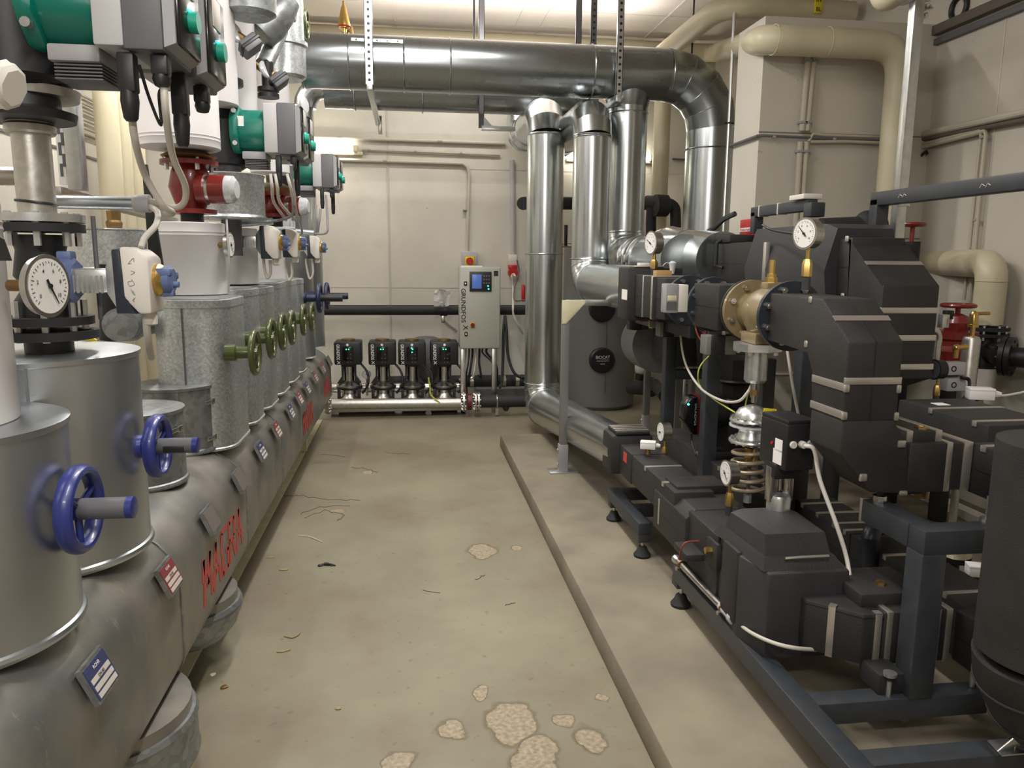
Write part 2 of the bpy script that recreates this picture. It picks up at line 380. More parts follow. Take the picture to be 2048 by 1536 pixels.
# recessed wall pipes
ys = 4.92
def sp(px, py, d=.03): return P(px, py, Y=4.95-d)
for px0, px1, lab in ((1617, 1604, 'left one of two grey conduits coming down the recessed wall'), (1629, 1614, 'right one of two grey conduits coming down the recessed wall')):
    conduit([sp(px0, 106), sp(px1, 262)], .02, lab, 'wallpipe', clips=[sp(px0-1, 123), sp(px1+1, 245)])
for px0, px1, lab in ((1601, 1590, 'left lower conduit under the thin wall cables'), (1613, 1601, 'right lower conduit under the thin wall cables')):
    conduit([sp(px0, 284), sp(px1, 470)], .02, lab, 'wallpipe', clips=[sp(px0-1, 303)])
conduit([P(1460, 292, X=2.25), P(1515, 272, X=2.25), sp(1525, 271), sp(1610, 275), sp(1766, 281)], .009, 'thin cable pipe running across the recessed wall', 'darkgrey', clips=[sp(1668, 278), sp(1548, 274)])
conduit([sp(1617, 283), sp(1626, 268), sp(1645, 270), sp(1766, 274)], .009, 'thin bent conduit just above the wall cable pipe', 'wallpipe')
conduit([sp(1620, 284), sp(1690, 283), sp(1766, 286)], .011, 'lowest of the three thin conduits on the recessed wall', 'wallpipe')
def rp(px, py, d=.04): return P(px, py, X=RWX-d)
conduit([rp(1830, 272), rp(2060, 222)], .022, 'upper white capped pipe on the right wall', 'conduit')
conduit([rp(1815, 302), rp(1970, 262), rp(1972, 270), rp(1940, 600)], .012, 'grey conduit turning down the right wall', 'wallpipe', clips=[rp(1967, 274), rp(1953, 440)])
conduit([rp(1815, 296), rp(1962, 259), rp(1962, 275), rp(1928, 600)], .010, 'slim conduit beside the one turning down the right wall', 'wallpipe')
conduit([rp(1815, 284), rp(2060, 238)], .014, 'brownish pipe under the white capped pipe on the right wall', 'trunking')
MB().tube([rp(1842, 312), rp(1846, 308), rp(1852, 303), rp(1854, 308)], .01, 8).build('wall_hook', 'black', label='small black hook bracket on the right wall', cat='hook')
t = T('pipe_sleeve', rp(1925, 20), 'black ring of a pipe sleeve high on the right wall', 'ring')
MB().torus(rp(1918, 16, .01), (1, 0, 0), .07, .018, 28).build('ring', 'black', t)
# ---- tube lamps
def batten(px0, px1, py, label, length=None):
    a, b = P(px0, py, Y=BW-.09), P(px1, py+1, Y=BW-.09)
    t = T('tube_lamp', b, label, 'lamp', None)
    MB().cyl(a, b, .026, seg=14).build('tube', 'tube_on', t)
    MB().box((a.x, BW-.05, a.z-.035), (b.x+.1, BW, a.z+.0), .006).build('lamp_housing', 'cream', t)
    MB().box((b.x, BW-.13, b.z-.035), (b.x+.045, BW, b.z+.03), .005).build('end_cap', 'cream', t)
batten(470, 706, 296, 'lit fluorescent tube lamp on the back wall left of centre')
batten(1135, 1300, 315, 'lit fluorescent tube lamp on the back wall behind the ducts')
# ================================================================ ducts
def arc(c, a, b, R, n=6):
    """points of a quarter bend around corner c between directions a and b (unit, pointing away from the corner)"""
    c, a, b = V(c), V(a), V(b); o = c+a*R+b*R; r = []
    for i in range(n+1):
        t = math.pi/2*i/n; r.append(o-b*R*math.cos(t)-a*R*math.sin(t))
    return r
def duct(name, label, segs, r, m='duct', rings=(), parent=None, seg=40, end=None, rend=None):
    """segs: list of (part name, points)"""
    t = parent or T(name, segs[0][1][0], label, 'duct')
    for nm, pts in segs:
        if len(pts) > 2:
            pts = [V(p) for p in pts]
            MB().tube(pts, r, seg, cap=True).build(nm, m, t, sharp=16)
            for i in range(1, len(pts)-1):
                d = (pts[i+1]-pts[i-1]).normalized(); MB().torus(pts[i], d, r*1.005, .0045, seg, 6).build('seam', m, t)
        else: MB().cyl(pts[0], pts[1], r, rend if pts[1] is end else r, seg=seg).build(nm, m, t)
    for p, d in rings: MB().torus(p, d, r*1.004, .007, seg, 6).build('joint_bead', m, t)
    return t
MY = 6.45; MR = .205
zc = lambda px, y0, y1, Y: P(px, (y0+y1)/2, Y=Y).z
mz = zc(1000, 85, 188, MY)
mxl, mxr = P(604, 120, Y=MY).x, P(1428, 150, Y=MY).x
el = arc((mxr, MY, mz), (-1, 0, 0), (0, 0, -1), .42, 4)
rg = [((P(px, 130, Y=MY).x, MY, mz), (1, 0, 0)) for px in (700, 808, 899, 1181, 1335)]
t = duct('ventilation_duct', 'large galvanised duct running across the room under the ceiling and bending down on the right', [('duct_section', [(mxl, MY, mz), el[0]]), ('elbow', el)], MR, 'duct_shaded', rings=rg+[((mxr, MY, P(1428, 300, Y=MY).z), (0, 0, 1)), ((mxl+.02, MY, mz), (1, 0, 0))])
MB().cyl(el[-1], (mxr, MY, 1.75), MR, seg=40).build('riser', 'duct', t)
for a, b, py in ((702, 806, 108), (1186, 1333, 132)):   # riveted lap strips
    A, B = P(a, py, Y=MY-MR), P(b, py+(b-a)*.05, Y=MY-MR); k = MB()
    a1 = math.radians(38)
    yy = MY-MR*math.cos(a1)-.002; zz = mz+MR*math.sin(a1)
    k.box((A.x, yy-.006, zz-.012), (B.x, yy+.004, zz+.012))
    for i in range(5): k.sph((A.x+(B.x-A.x)*(i+.5)/5, yy-.006, zz), .007, seg=8)
    k.build('lap_strip', 'duct', t)
# second duct behind, with its drop at the left end
Y2 = 7.55; z2 = zc(850, 176, 206, Y2)
d2 = duct('ventilation_duct', 'thinner galvanised duct running behind and below the large one', [('duct_section', [(P(650, 190, Y=Y2).x, Y2, z2+.01), (P(1190, 200, Y=Y2).x, Y2, z2+.01)])], .155, m='duct_shaded', rings=[((P(px, 190, Y=Y2).x, Y2, z2), (1, 0, 0)) for px in (710, 845, 960)])
xl = P(611, 250, Y=Y2).x
el2 = arc((xl, Y2, z2+.04), (1, 0, 0), (0, 0, -1), .18, 5)
MB().tube(el2, .1, 28).build('elbow', 'duct', d2); MB().cyl(el2[-1], (xl, Y2, 1.9), .075, seg=28).build('riser', 'duct', d2)
# duct A and duct B: stub, run towards us, elbow, riser, lower elbow
def looped(label, X, Y0, Yb, ztop, zbot, r, rise_beads, yend, m='duct', end=None, rend=None):
    end = end or (X, yend, zbot)
    e1 = arc((X, Y0, ztop), (0, 1, 0), (0, 0, -1), r*1.15, 3)
    e0 = arc((X, Yb, ztop), (0, -1, 0), (0, 0, 1), r*1.1, 3)
    e2 = arc((X, Y0, zbot), (0, 0, 1), (0, -1, 0), r*1.25, 4)
    t = duct('ventilation_duct', label, [('duct_section', [e1[0], e0[0]]), ('elbow', e0), ('riser', [e0[-1], (X, Yb, 3.3)]), ('elbow', e1), ('riser', [e1[-1], e2[0]]), ('elbow', e2), ('duct_section', [e2[-1], end])], r, m, end=end, rend=rend or r,
             rings=[((X, Y0, z), (0, 0, 1)) for z in rise_beads]+[(e1[-1], (0, 0, 1)), (e2[0], (0, 0, 1)), (e2[-1], (0, 1, 0))]+[((X, Yb-.3*k, ztop), (0, 1, 0)) for k in (1, 2)])
    return t
AX, AY = 1.17, 6.95
ax = P(1090, 400, Y=AY).x; az0 = P(1085, 815, Y=AY).z
ztA = P(1088, 222, Y=AY-.1).z
dA = looped('front galvanised duct coming down to floor level and bending towards us', ax, AY, 8.4, ztA, P(1100, 808, Y=AY).z, .165, [P(1088, 508, Y=AY).z, P(1088, 270, Y=AY).z], 4.42, end=(1.19, 4.02, .545), rend=.118)
BX = P(1182, 400, Y=6.25).x
ztB = P(1180, 225, Y=6.15).z
dB = looped('second galvanised duct from the left, bending towards us at mid height', BX, 6.25, 7.9, ztB, 1.405, .152, [P(1180, 518, Y=6.25).z, P(1180, 272, Y=6.25).z], 4.8)
# duct C
CX, CY, CR = P(1252, 330, Y=6.5).x, 6.5, .165
zC = 1.60
e = arc((CX, CY, zC), (0, 0, 1), (0, -1, 0), .22, 4)
dC = duct('ventilation_duct', 'third galvanised duct under the large one, turning into strapped elbows', [('riser', [(CX, CY, mz-.02), e[0]]), ('elbow', e), ('duct_section', [e[-1], (CX, 5.0, zC)])], CR,
          rings=[((CX, CY, P(1252, 228, Y=6.5).z), (0, 0, 1)), ((CX, CY, P(1252, 465, Y=6.5).z), (0, 0, 1))]+[((CX, y, zC), (0, 1, 0)) for y in (6.1, 5.95, 5.75)])
MB().lathe((CX, CY, mz-.26), (0, 0, 1), [(0, CR+.002), (.1, CR+.03), (.16, CR+.035)], 40).build('collar', 'duct_shaded', dC)
e = arc((CX+.36, 6.0, zC+.10), (0, 1, 0), (0, -1, 0), .2, 2)
e = arc((CX+.33, 6.1, zC+.03), (0, 0, -1), (0, -1, 0), .2, 4)
dE = duct('duct_elbow', 'fat galvanised duct hump behind the small brass gauge', [('elbow', [(CX+.02, 5.85, zC), (CX+.12, 5.62, zC+.06), (CX+.16, 5.35, zC+.03), (CX+.16, 4.75, zC)])], .175)
for y in (6.0, 5.8):
    k = MB(); k.torus((CX, y, zC), (0, 1, 0), CR+.006, .012, 36, 6, .9)
    k.box((CX-CR-.03, y-.02, zC-.03), (CX-CR, y+.02, zC+.03), .004); k.build('clamp_ring', 'steel', dC)
# ---- hangers
def channel(name, label, top, bot, wdt=.045, dep=.03, holes=True, m='zinc', nh=None):
    t = T(name, (bot[0], bot[1], bot[2]), label, 'hanger')
    x, y = bot[0], bot[1]; tx = top[0]
    k = MB(); k.box((x-wdt/2, y, bot[2]), (x+wdt/2, y+.004, top[2])); k.box((x-wdt/2, y, bot[2]), (x-wdt/2+.004, y+dep, top[2])); k.box((x+wdt/2-.004, y, bot[2]), (x+wdt/2, y+dep, top[2]))
    k.build('channel', m, t)
    if holes:
        k = MB(); z = bot[2]+.03
        while z < top[2]-.03: k.cyl((x, y-.0015, z), (x, y+.001, z+.0001), .011, seg=10); z += .05
        k.build('slot_row', 'black', t)['kind'] = 'stuff'
    return t
def chan(px, py, Y, label, holes=True, m='zinc', w=.05, top=CZ):
    b = P(px, py, Y=Y); return channel('duct_hanger', label, (b.x, Y, top), (b.x, Y, b.z), w, .03, holes, m), b
h1, b1 = chan(739, 168, MY-MR-.05, 'perforated steel hanger in front of the large duct on the left', w=.062)
MB().box((b1.x-.022, b1.y, b1.z-.04), (b1.x+.022, Y2+.3, b1.z-.0), .004).build('bracket_arm', 'zinc', h1)
MB().box((b1.x+.0, Y2+.2, b1.z-.12), (b1.x+.04, Y2+.3, b1.z+.04), .006).build('end_clamp', 'steel', h1)
h2, b2 = chan(1238, 190, MY-MR-.05, 'perforated steel hanger in front of the large duct on the right', w=.05)
MB().box((b2.x-.022, b2.y, b2.z-.05), (b2.x+.022, 7.2, b2.z-.005), .004).build('bracket_arm', 'zinc', h2)
chan(1157, 100, 7.1, 'plain grey hanger channel behind the large duct', False, 'darkgrey', .05)
chan(1187, 100, 7.0, 'dark perforated hanger behind the large duct', True, 'darkgrey', .05)
h3, b3 = chan(963, 256, 7.35, 'grey hanger channel passing behind the large duct with a bracket arm to the right', False, 'darkgrey', .05)
c = P(1030, 256, Y=7.35)
MB().box((b3.x, 7.33, b3.z-.02), (c.x, 7.38, b3.z+.02), .003).build('bracket_arm', 'zinc', h3)
MB().prism([(b3.x+.02, 7.34, b3.z+.02), (b3.x+.1, 7.34, b3.z+.02), (b3.x+.02, 7.34, b3.z+.1)], (0, .03, 0)).build('gusset', 'zinc', h3)
for px, Y, py, lab in ((948, 7.2, 100, 'thin black threaded rod above the large duct'), (1384, 6.9, 100, 'thin threaded rod hanging over the right end of the large duct')):
    b = P(px, py, Y=Y); MB().cyl((b.x, Y, b.z-.1), (b.x, Y, CZ), .008, seg=8).build('threaded_rod', 'black', label=lab, cat='rod')
a, b = P(1459, 0, Y=5.9), P(1446, 470, Y=5.9)
t = T('support_rod', (b.x, 5.9, b.z), 'long thin grey rod in front of the down duct on the right', 'rod')
MB().cyl((b.x, 5.9, b.z), (b.x+.0, 5.9, CZ), .012, seg=8).build('rod', 'zinc', t)
c = P(1449, 245, Y=5.88); k = MB(); k.torus((b.x, 5.9, c.z), (0, 0, 1), .016, .006, 16, 6); k.box((b.x-.04, 5.89, c.z-.005), (b.x+.04, 5.91, c.z+.005), .002); k.build('clamp', 'black', t)
# air vent on top of the duct
a = P(688, 40, Y=7.0); t = T('air_vent', (a.x, 7.0, a.z-.12), 'brass cone-shaped air vent with a red band above the large duct', 'valve')
MB().lathe((a.x, 7.0, a.z-.1), (0, 0, 1), [(0, .02), (.03, .02), (.035, .05), (.06, .052), (.20, .022), (.215, .012), (.25, .01)], 20).build('vent_body', 'brass', t)
MB().torus((a.x, 7.0, a.z-.055), (0, 0, 1), .05, .008, 20, 6).build('red_band', 'brightred', t)
MB().cyl((a.x, 7.0, mz+.15), (a.x, 7.0, a.z-.1), .012, seg=10).build('stem', 'steel', t)
a = P(700, 64, Y=7.3); MB().lathe((a.x, 7.3, a.z-.06), (0, 0, 1), [(0, .02), (.02, .035), (.10, .025), (.12, .01)], 16).build('pipe_plug', 'bronze', label='small brown plug beside the brass cone vent', cat='plug')
# ================================================================ beige insulated pipes
def bpipe(label, pts, r, m='beige', name='insulated_pipe', beads=(), seg=28, bends=.12):
    pts = [V(p) for p in pts]; path = [pts[0]]
    for i in range(1, len(pts)-1):
        a, b = (pts[i-1]-pts[i]).normalized(), (pts[i+1]-pts[i]).normalized(); R = bends
        for k in range(7):
            t = k/6; path.append(pts[i]+a*R*(1-t)**2+b*R*t**2)
    path.append(pts[-1])
    t = T(name, pts[0], label, 'pipe')
    MB().tube(path, r, seg).build('jacket', m, t)
    for p, d in beads: MB().torus(p, d, r*1.002, .003, seg, 5).build('seam', m, t)
    return t
r = .12; yb = 8.3; zb = P(1000, 83, Y=yb).z-.02
s = P(1600, 82, Y=4.78); xd = P(1796, 200, Y=4.78).x; zs = s.z
xcorner = P(1470, 90, Y=4.95).x
x1 = P(1440, 110, Y=7.2).x
bpipe('long beige pipe from the back wall ceiling, across the recess and down at right', [(-2.0, yb, zb+.02), (3.25, yb, zb), (2.2, 4.78, zs), (xd, 4.78, zs), (xd, 4.78, .35)], .088, beads=[((2.25, 4.78, zs), (1, 0, 0)), ((2.6, 4.78, zs), (1, 0, 0)), ((xd, 4.78, 1.95), (0, 0, 1))], bends=.2)
zu = P(1600, 16, Y=5.9).z; xu = 1.256*(zu-1.6)
bpipe('upper beige pipe coming forward from the back and turning right above the recess', [(xu, 8.7, zu), (xu, 5.9, zu), (3.4, 5.9, zu-.02)], .085, bends=.3)
a = P(1637, 8, Y=5.8)
t = T('pipe_marker', (a.x, 5.8, a.z-.04), 'yellow and black label band wrapped on the upper beige pipe', 'label')
MB().box((a.x-.028, 5.79, a.z-.065), (a.x+.028, 5.815, a.z+.08), .003).build('band', 'yellow', t)
lettering('BL', (a.x, 5.789, a.z-.04), (1, 0, 0), (0, 0, 1), .03, 'black', t); lettering('RV', (a.x, 5.789, a.z+.025), (1, 0, 0), (0, 0, 1), .03, 'black', t)
cv = P(1325, 300, Y=7.9)
bpipe('vertical beige pipe between two galvanised ducts at the back wall', [(cv.x+.0, 7.95, CZ-.5), (cv.x, 7.95, .4)], .085)
cv = P(1468, 430, Y=7.0)
bpipe('beige pipe seen in the gap left of the red sign', [(cv.x+.0, 7.0, 2.3), (cv.x, 7.0, .3)], .06)
MB().box((P(1466, 390, Y=5.6).x, 5.5, P(1466, 405, Y=5.6).z), (P(1479, 390, Y=5.6).x, 5.6, P(1466, 385, Y=5.6).z), .01).build('junction_box', 'cream', label='small beige junction box in the gap beside the down duct', cat='box')
# chrome-banded pipe elbow top right
a = P(1763, 5, Y=3.6); c = P(1880, -10, Y=3.6)
t = bpipe('cream pipe elbow with a metal band behind the silver post', [(P(1757, -60, Y=3.7).x, 3.7, a.z+.25), (P(1760, 10, Y=3.7).x, 3.7, a.z+.02), (P(1830, -12, Y=3.4).x, 3.35, a.z+.04), (RWX-.02, 2.9, a.z+.06)], .052, bends=.1)
MB().cyl((P(1790, 0, Y=3.6).x, 3.55, a.z+.035), (P(1815, 0, Y=3.5).x, 3.42, a.z+.038), .062).build('metal_band', 'alu', t)
k = MB(); g = P(1848, 22, Y=3.6)
for i in range(7): k.tube([g+V((random.uniform(-.04, .04), random.uniform(-.03, .03), random.uniform(-.04, .04))) for _ in range(4)], .007, 6, smooth=4)
k.build('pipe_bracket', 'zinc', label='tangle of metal bracket and clips beside the silver post top', cat='bracket')
# ================================================================ back wall equipment
py = 8.45
za = P(800, 620, Y=py).z
t = T('insulated_pipe', (-.9, py, za), 'black foam-insulated pipe crossing the back wall at waist height', 'pipe')
MB().cyl((-1.6, py, za), (P(1070, 620, Y=py).x, py, za), .055).build('insulation', 'insul', t)
x = P(886, 620, Y=py).x
MB().cyl((x-.035, py, za), (x+.045, py, za), .066).build('coupling', 'black', t)
MB().box((x-.02, py-.02, za-.14), (x+.02, py+.03, za-.06), .005).build('pipe_clamp', 'steel', t)
MB().tube([(x, py, za-.12), (x+.08, py+.2, za-.2), (x+.16, BW-.02, za-.26)], .02, 8).build('wall_bracket', 'zinc', t)
b = P(884, 596, Y=8.3); k = MB(); n = 7; g = []
for i in range(n):
    g.append([b+V(((j/6-.5)*.16+random.uniform(-.012, .012), random.uniform(-.012, .012)-.03*math.sin(j), (i/6-.5)*.17+random.uniform(-.012, .012))) for j in range(7)])
for i in range(n): g[i] = g[i]+[p+V((0, .02, 0)) for p in g[i][::-1]]
k.loft(g, True, True); k.build('plastic_bag', 'bag', label='crumpled clear plastic document bag behind the black pipe', cat='bag')
# control cabinet
cy0 = 7.8
A, B = P(919, 534, Y=cy0), P(1000, 697, Y=cy0)
t = T('control_cabinet', ((A.x+B.x)/2, cy0, B.z), 'grey pump control cabinet with a small screen standing on two legs', 'cabinet')
MB().box((A.x, cy0, B.z), (B.x, cy0+.2, A.z), .01).build('body', 'cabinet', t)
door = MB().box((A.x+.006, cy0-.018, B.z+.006), (B.x-.006, cy0, A.z-.006), .006).build('door', 'cabinet', t)
def cp(px, py): return P(px, py, Y=cy0-.02)
a, b = cp(939, 543), cp(983, 583)
MB().box((a.x, cy0-.03, b.z), (b.x, cy0-.016, a.z), .003).build('control_panel', 'black', door)
a, b = cp(944, 549), cp(963, 577)
MB().box((a.x, cy0-.033, b.z), (b.x, cy0-.029, a.z), .001).build('screen', 'screen', door)
k = MB()
for i in range(3):
    for j in range(3): q = cp(968+5*i, 552+7*j); k.cyl((q.x, cy0-.0335, q.z), (q.x, cy0-.03, q.z), .008, seg=10)
k.build('button_pad', 'darkgrey', door)
for q in (cp(976, 572), cp(977, 578)): MB().cyl((q.x, cy0-.035, q.z), (q.x, cy0-.03, q.z), .007, seg=10).build('indicator_light', 'led', door)
a = cp(992, 547); MB().box((a.x-.022, cy0-.021, a.z-.026), (a.x+.022, cy0-.017, a.z+.026)).build('sticker', 'black', door)
for q in (cp(931, 567), cp(932, 668)):
    MB().box((q.x-.016, cy0-.028, q.z-.022), (q.x+.016, cy0-.017, q.z+.022), .005).build('door_lock', 'black', door); MB().cyl((q.x, cy0-.031, q.z), (q.x, cy0-.027, q.z), .008, seg=10).build('lock_insert', 'white', door)
a = cp(945, 650); MB().box((a.x-.028, cy0-.024, a.z-.03), (a.x+.028, cy0-.017, a.z+.03), .003).build('switch_plate', 'wood', door)
MB().cyl((a.x, cy0-.04, a.z), (a.x, cy0-.022, a.z), .02).build('rotary_switch', 'maroon', door)
a, b = cp(926, 577), cp(929, 645)
lettering('GRUNDFOS', (a.x+.004, cy0-.0195, (a.z+b.z)/2), (0, 0, -1), (1, 0, 0), .046, 'black', door, w=a.z-b.z)
a = cp(931, 655); k = MB()
for s in (1, -1): k.tube([(a.x-.024, cy0-.02, a.z+.022*s), (a.x-.004, cy0-.02, a.z+.004*s), (a.x+.024, cy0-.02, a.z-.016*s)], .004, 6, smooth=4)
k.build('emblem', 'black', door)
for px in (927, 990):
    x = cp(px, 700).x; MB().box((x-.026, cy0+.03, .0), (x+.026, cy0+.075, B.z+.0), .003).build('leg', 'steel', t)
MB().box((A.x+.02, cy0+.01, A.z), (A.x+.23, cy0+.15, A.z+.012), .002).build('document_sleeve', 'white', label='thin white papers lying on top of the grey control cabinet', cat='papers')
# isolator and socket
a = P(938, 514, Y=BW-.02)
t = T('isolator_switch', (a.x, BW-.09, a.z-.11), 'grey wall box with red and yellow isolator knob above the cabinet', 'switch')
MB().box((a.x-.085, BW-.09, a.z-.12), (a.x+.085, BW, a.z+.06), .008).build('housing', 'lightgrey', t)
MB().box((a.x-.055, BW-.1, a.z-.10), (a.x+.055, BW-.088, a.z+.01), .01).build('yellow_plate', 'yellow', t)
MB().cyl((a.x, BW-.125, a.z-.045), (a.x, BW-.098, a.z-.045), .04).build('knob', 'brightred', t)
a = P(1024, 520, Y=BW-.02)
t = T('wall_socket', (a.x, BW-.08, a.z-.1), 'white wall socket box with a red round industrial outlet', 'socket')
MB().box((a.x-.05, BW-.08, a.z-.06), (a.x+.05, BW, a.z+.06), .01).build('housing', 'whiteplastic', t)
MB().box((a.x-.05, BW-.11, a.z-.1), (a.x+.05, BW-.05, a.z-.055), .008).build('hood', 'brightred', t)
MB().cyl((a.x, BW-.15, a.z-.14), (a.x, BW-.06, a.z-.14), .055).build('outlet', 'brightred', t)
MB().cyl((a.x, BW-.17, a.z-.20), (a.x, BW-.12, a.z-.16), .03).build('plug_grip', 'whiteplastic', t)
pts = [P(1025, 548, Y=8.35), P(1026, 580, Y=8.35), P(1026, 610, Y=8.0), P(1027, 630, Y=7.98), P(1036, 650, Y=8.0), P(1046, 668, Y=8.1)]
MB().tube(pts, .011, 8, smooth=5).build('power_cable', 'cable', label='light cable hanging from the red wall outlet', cat='cable')
MB().tube([P(1034, 520, Y=8.4), P(1038, 545, Y=8.4), P(1030, 575, Y=8.35), P(1029, 600, Y=8.0), P(1050, 600, Y=8.05)], .007, 6, smooth=5).build('thin_cable', 'darkgrey', label='thin dark cable looping beside the red wall outlet', cat='cable')
k = P(1046, 588, Y=8.2); MB().box((k.x-.02, 8.15, k.z-.08), (k.x+.02, 8.2, k.z+.1), .01).build('tool_handle', 'brightred', label='red plastic clip tool hanging on the back wall beside the front duct', cat='tool')
for i, (x0, x1) in enumerate(((1007, 1004), (1013, 1050))):
    MB().tube([P(1010, 632, Y=8.3), P(x0, 660, Y=8.2), P(x0-1 if i == 0 else 1016, 710, Y=8.1), P(x1 if i == 0 else 1028, 745 if i else 760, Y=7.9), P(x1-4, 775 if i == 0 else 757, Y=7.7)], .016, 8, smooth=5).build('black_cable', 'black', label=('black cable dropping straight right of the cabinet', 'black cable curving right behind the front duct')[i], cat='cable')
# pumps
PY = 7.95
zman = P(790, 808, Y=PY-.3).z
def pump(px, label, led2=False):
    a, b = P(px-28, 684, Y=PY-.14), P(px+28, 730, Y=PY-.14); cx = (a.x+b.x)/2
    t = T('booster_pump', (cx, PY, zman-.05), label, 'pump', None)
    W = (b.x-a.x)/2
    MB().box((cx-W, PY-.14, b.z), (cx+W, PY+.14, a.z), .018).build('motor_head', 'black', t)
    MB().cyl((cx, PY, a.z), (cx, PY, a.z+.018), .07).build('fan_cap', 'bronze', t)
    f = PY-.1425
    pn = MB().box((cx-W*.38, f-.002, b.z+.04), (cx+W*.42, f+.004, a.z-.05), .002).build('display_panel', 'blackgloss', t)
    MB().cyl((cx-.0, f-.003, a.z-.03), (cx, f, a.z-.03), .013, seg=14).build('badge', 'white', t)
    for dx, dz in (((-.012, 0), (.012, 0)) if not led2 else ((-.004, .012), (.006, 0), (.0, -.03))): MB().cyl((cx+dx, f-.004, a.z-.075+dz), (cx+dx, f, a.z-.075+dz), .006, seg=8).build('indicator_light', 'led', t)
    k = MB()
    for dx, dz in ((0, 0), (.03, 0), (0, -.04), (.03, -.04), (.03, .04)): k.cyl((cx+dx, f-.004, b.z+.07+dz), (cx+dx, f, b.z+.07+dz), .006, seg=8)
    k.build('button_row', 'darkgrey', t)
    lettering('GRUNDFOS', (cx-W+.042, f-.001, (a.z+b.z)/2+.016), (0, 0, -1), (1, 0, 0), .032, 'white', t, w=(a.z-b.z)*.66)
    k = MB(); q = (cx-W+.045, f-.002, b.z+.026)
    for s in (1, -1): k.tube([(q[0]-.014, q[1], q[2]+.016*s), (q[0], q[1], q[2]+.002*s), (q[0]+.014, q[1], q[2]-.012*s)], .0028, 6, smooth=3)
    k.build('emblem', 'white', t)
    z0 = b.z
    MB().box((cx-.075, PY-.07, z0-.03), (cx+.075, PY+.07, z0+.01), .01).build('adapter', 'black', t)
    MB().cyl((cx, PY, z0-.19), (cx, PY, z0-.02), .05).build('coupling_guard', 'steel', t)
    for s in (-1, 1): MB().prism([(cx+s*.05, PY-.05, z0-.02), (cx+s*.072, PY-.05, z0-.02), (cx+s*.072, PY-.05, z0-.13), (cx+s*.12, PY-.05, z0-.2), (cx+s*.06, PY-.05, z0-.2)], (0, .08, 0)).build('bracket', 'black', t)
    MB().lathe((cx, PY, z0-.25), (0, 0, 1), [(0, .13), (.03, .13), (.05, .085), (.075, .06)], 28).build('pump_head', 'steel', t)
    MB().lathe((cx, PY, z0-.262), (0, 0, 1), [(0, .125), (.018, .135), (.03, .13)], 28).build('head_ring', 'black', t)
    MB().cyl((cx, PY, zman-.04), (cx, PY, z0-.25), .078).build('pump_sleeve', 'steel', t)
    for s in (-1, 1): MB().box((cx+s*.1-.016, PY-.09, zman-.05), (cx+s*.1+.016, PY-.06, z0-.25), .004).build('tie_rod', 'black', t)
    MB().lathe((cx, PY-.06, zman-.02), (0, 0, 1), [(0, .11), (.03, .11), (.07, .07), (.09, .06)], 24).build('pump_foot', 'steel', t)
    MB().tube([(cx+W*.8, PY-.05, z0+.02), (cx+W+.05, PY-.08, z0-.08), (cx+W+.06, PY-.1, z0-.2), (cx+W-.0, PY-.08, z0-.3)], .012, 8, smooth=5).build('motor_cable', 'black', t)
for px, lab, l2 in ((695, 'leftmost black-headed booster pump at the back wall', 0), (764, 'second black-headed booster pump from the left at the back wall', 0), (824, 'third black-headed booster pump from the left, showing three green lights', 1), (889, 'rightmost black-headed booster pump, next to the cabinet', 0)): pump(px, lab, l2)
# manifolds
def zx(px, py, Y): return P(px, py, Y=Y)
a, b = zx(664, 808, PY-.3), zx(921, 806, PY-.3); zz = a.z
def flange(k, c, d, R, th, rb=None, nb=8, br=.008):
    c, d = V(c), V(d).normalized(); u, v, _ = frame_of(d)
    k.cyl(c-d*th/2, c+d*th/2, R, seg=28)
    for i in range(nb):
        a = 2*math.pi*(i+.5)/nb; q = c+(u*math.cos(a)+v*math.sin(a))*(rb or R*.8); k.cyl(q-d*(th/2+br*1.4), q+d*(th/2+br*1.4), br, seg=6)
t = T('pump_manifold', (a.x, PY-.3, zz-.06), 'stainless steel suction pipe lying in front of the four pumps', 'pipe')
MB().cyl(a, b, .052).build('pipe', 'castpipe', t)
for x in (a.x-.03, a.x-.05, b.x+.03):
    k = MB(); flange(k, (x, PY-.3, zz), (1, 0, 0), .1, .018); k.build('flange', 'steel', t)
x = b.x+.09
MB().cyl((x-.02, PY-.3, zz), (x+.02, PY-.3, zz), .085).build('butterfly_disc', 'maroon', t)
for dx in (.06, .09):
    k = MB(); flange(k, (x+dx, PY-.3, zz), (1, 0, 0), .1, .018); k.build('flange', 'steel', t)
MB().cyl((x+.1, PY-.3, zz), (zx(1060, 806, PY-.3).x, PY-.3, zz-.0), .062).build('insulation', 'insul', t)
q = x+.28; k = MB(); k.torus((q, PY-.3, zz), (1, 0, 0), .064, .009, 24, 6); k.box((q-.015, PY-.31, zz-.14), (q+.015, PY-.29, zz-.06)); k.build('pipe_clamp', 'steel', t)
q = zx(1012, 820, PY-.3).x; MB().lathe((q, PY-.3, zz-.1), (0, 0, 1), [(0, .02), (.03, .035), (.06, .035)], 16).build('drain_cap', 'rubber', t)
Yb_ = PY+.3; a, b = zx(664, 776, Yb_), zx(918, 774, Yb_); zb2 = a.z
t = T('pump_manifold', (a.x, Yb_, zb2-.06), 'stainless steel pressure pipe lying behind the four pumps', 'pipe')
MB().cyl(a, b, .05).build('pipe', 'steel', t)
for x in (a.x-.02, b.x+.02):
    k = MB(); flange(k, (x, Yb_, zb2), (1, 0, 0), .1, .02); k.build('flange', 'steel', t)
zi = zx(990, 765, Yb_).z
t = T('insulated_pipe', (b.x, Yb_, zi), 'low black insulated pipe behind the cabinet legs with steel clamps', 'pipe')
MB().cyl((b.x-.9, Yb_+.12, zi), (zx(1070, 765, Yb_).x, Yb_+.12, zi), .065).build('insulation', 'insul', t)
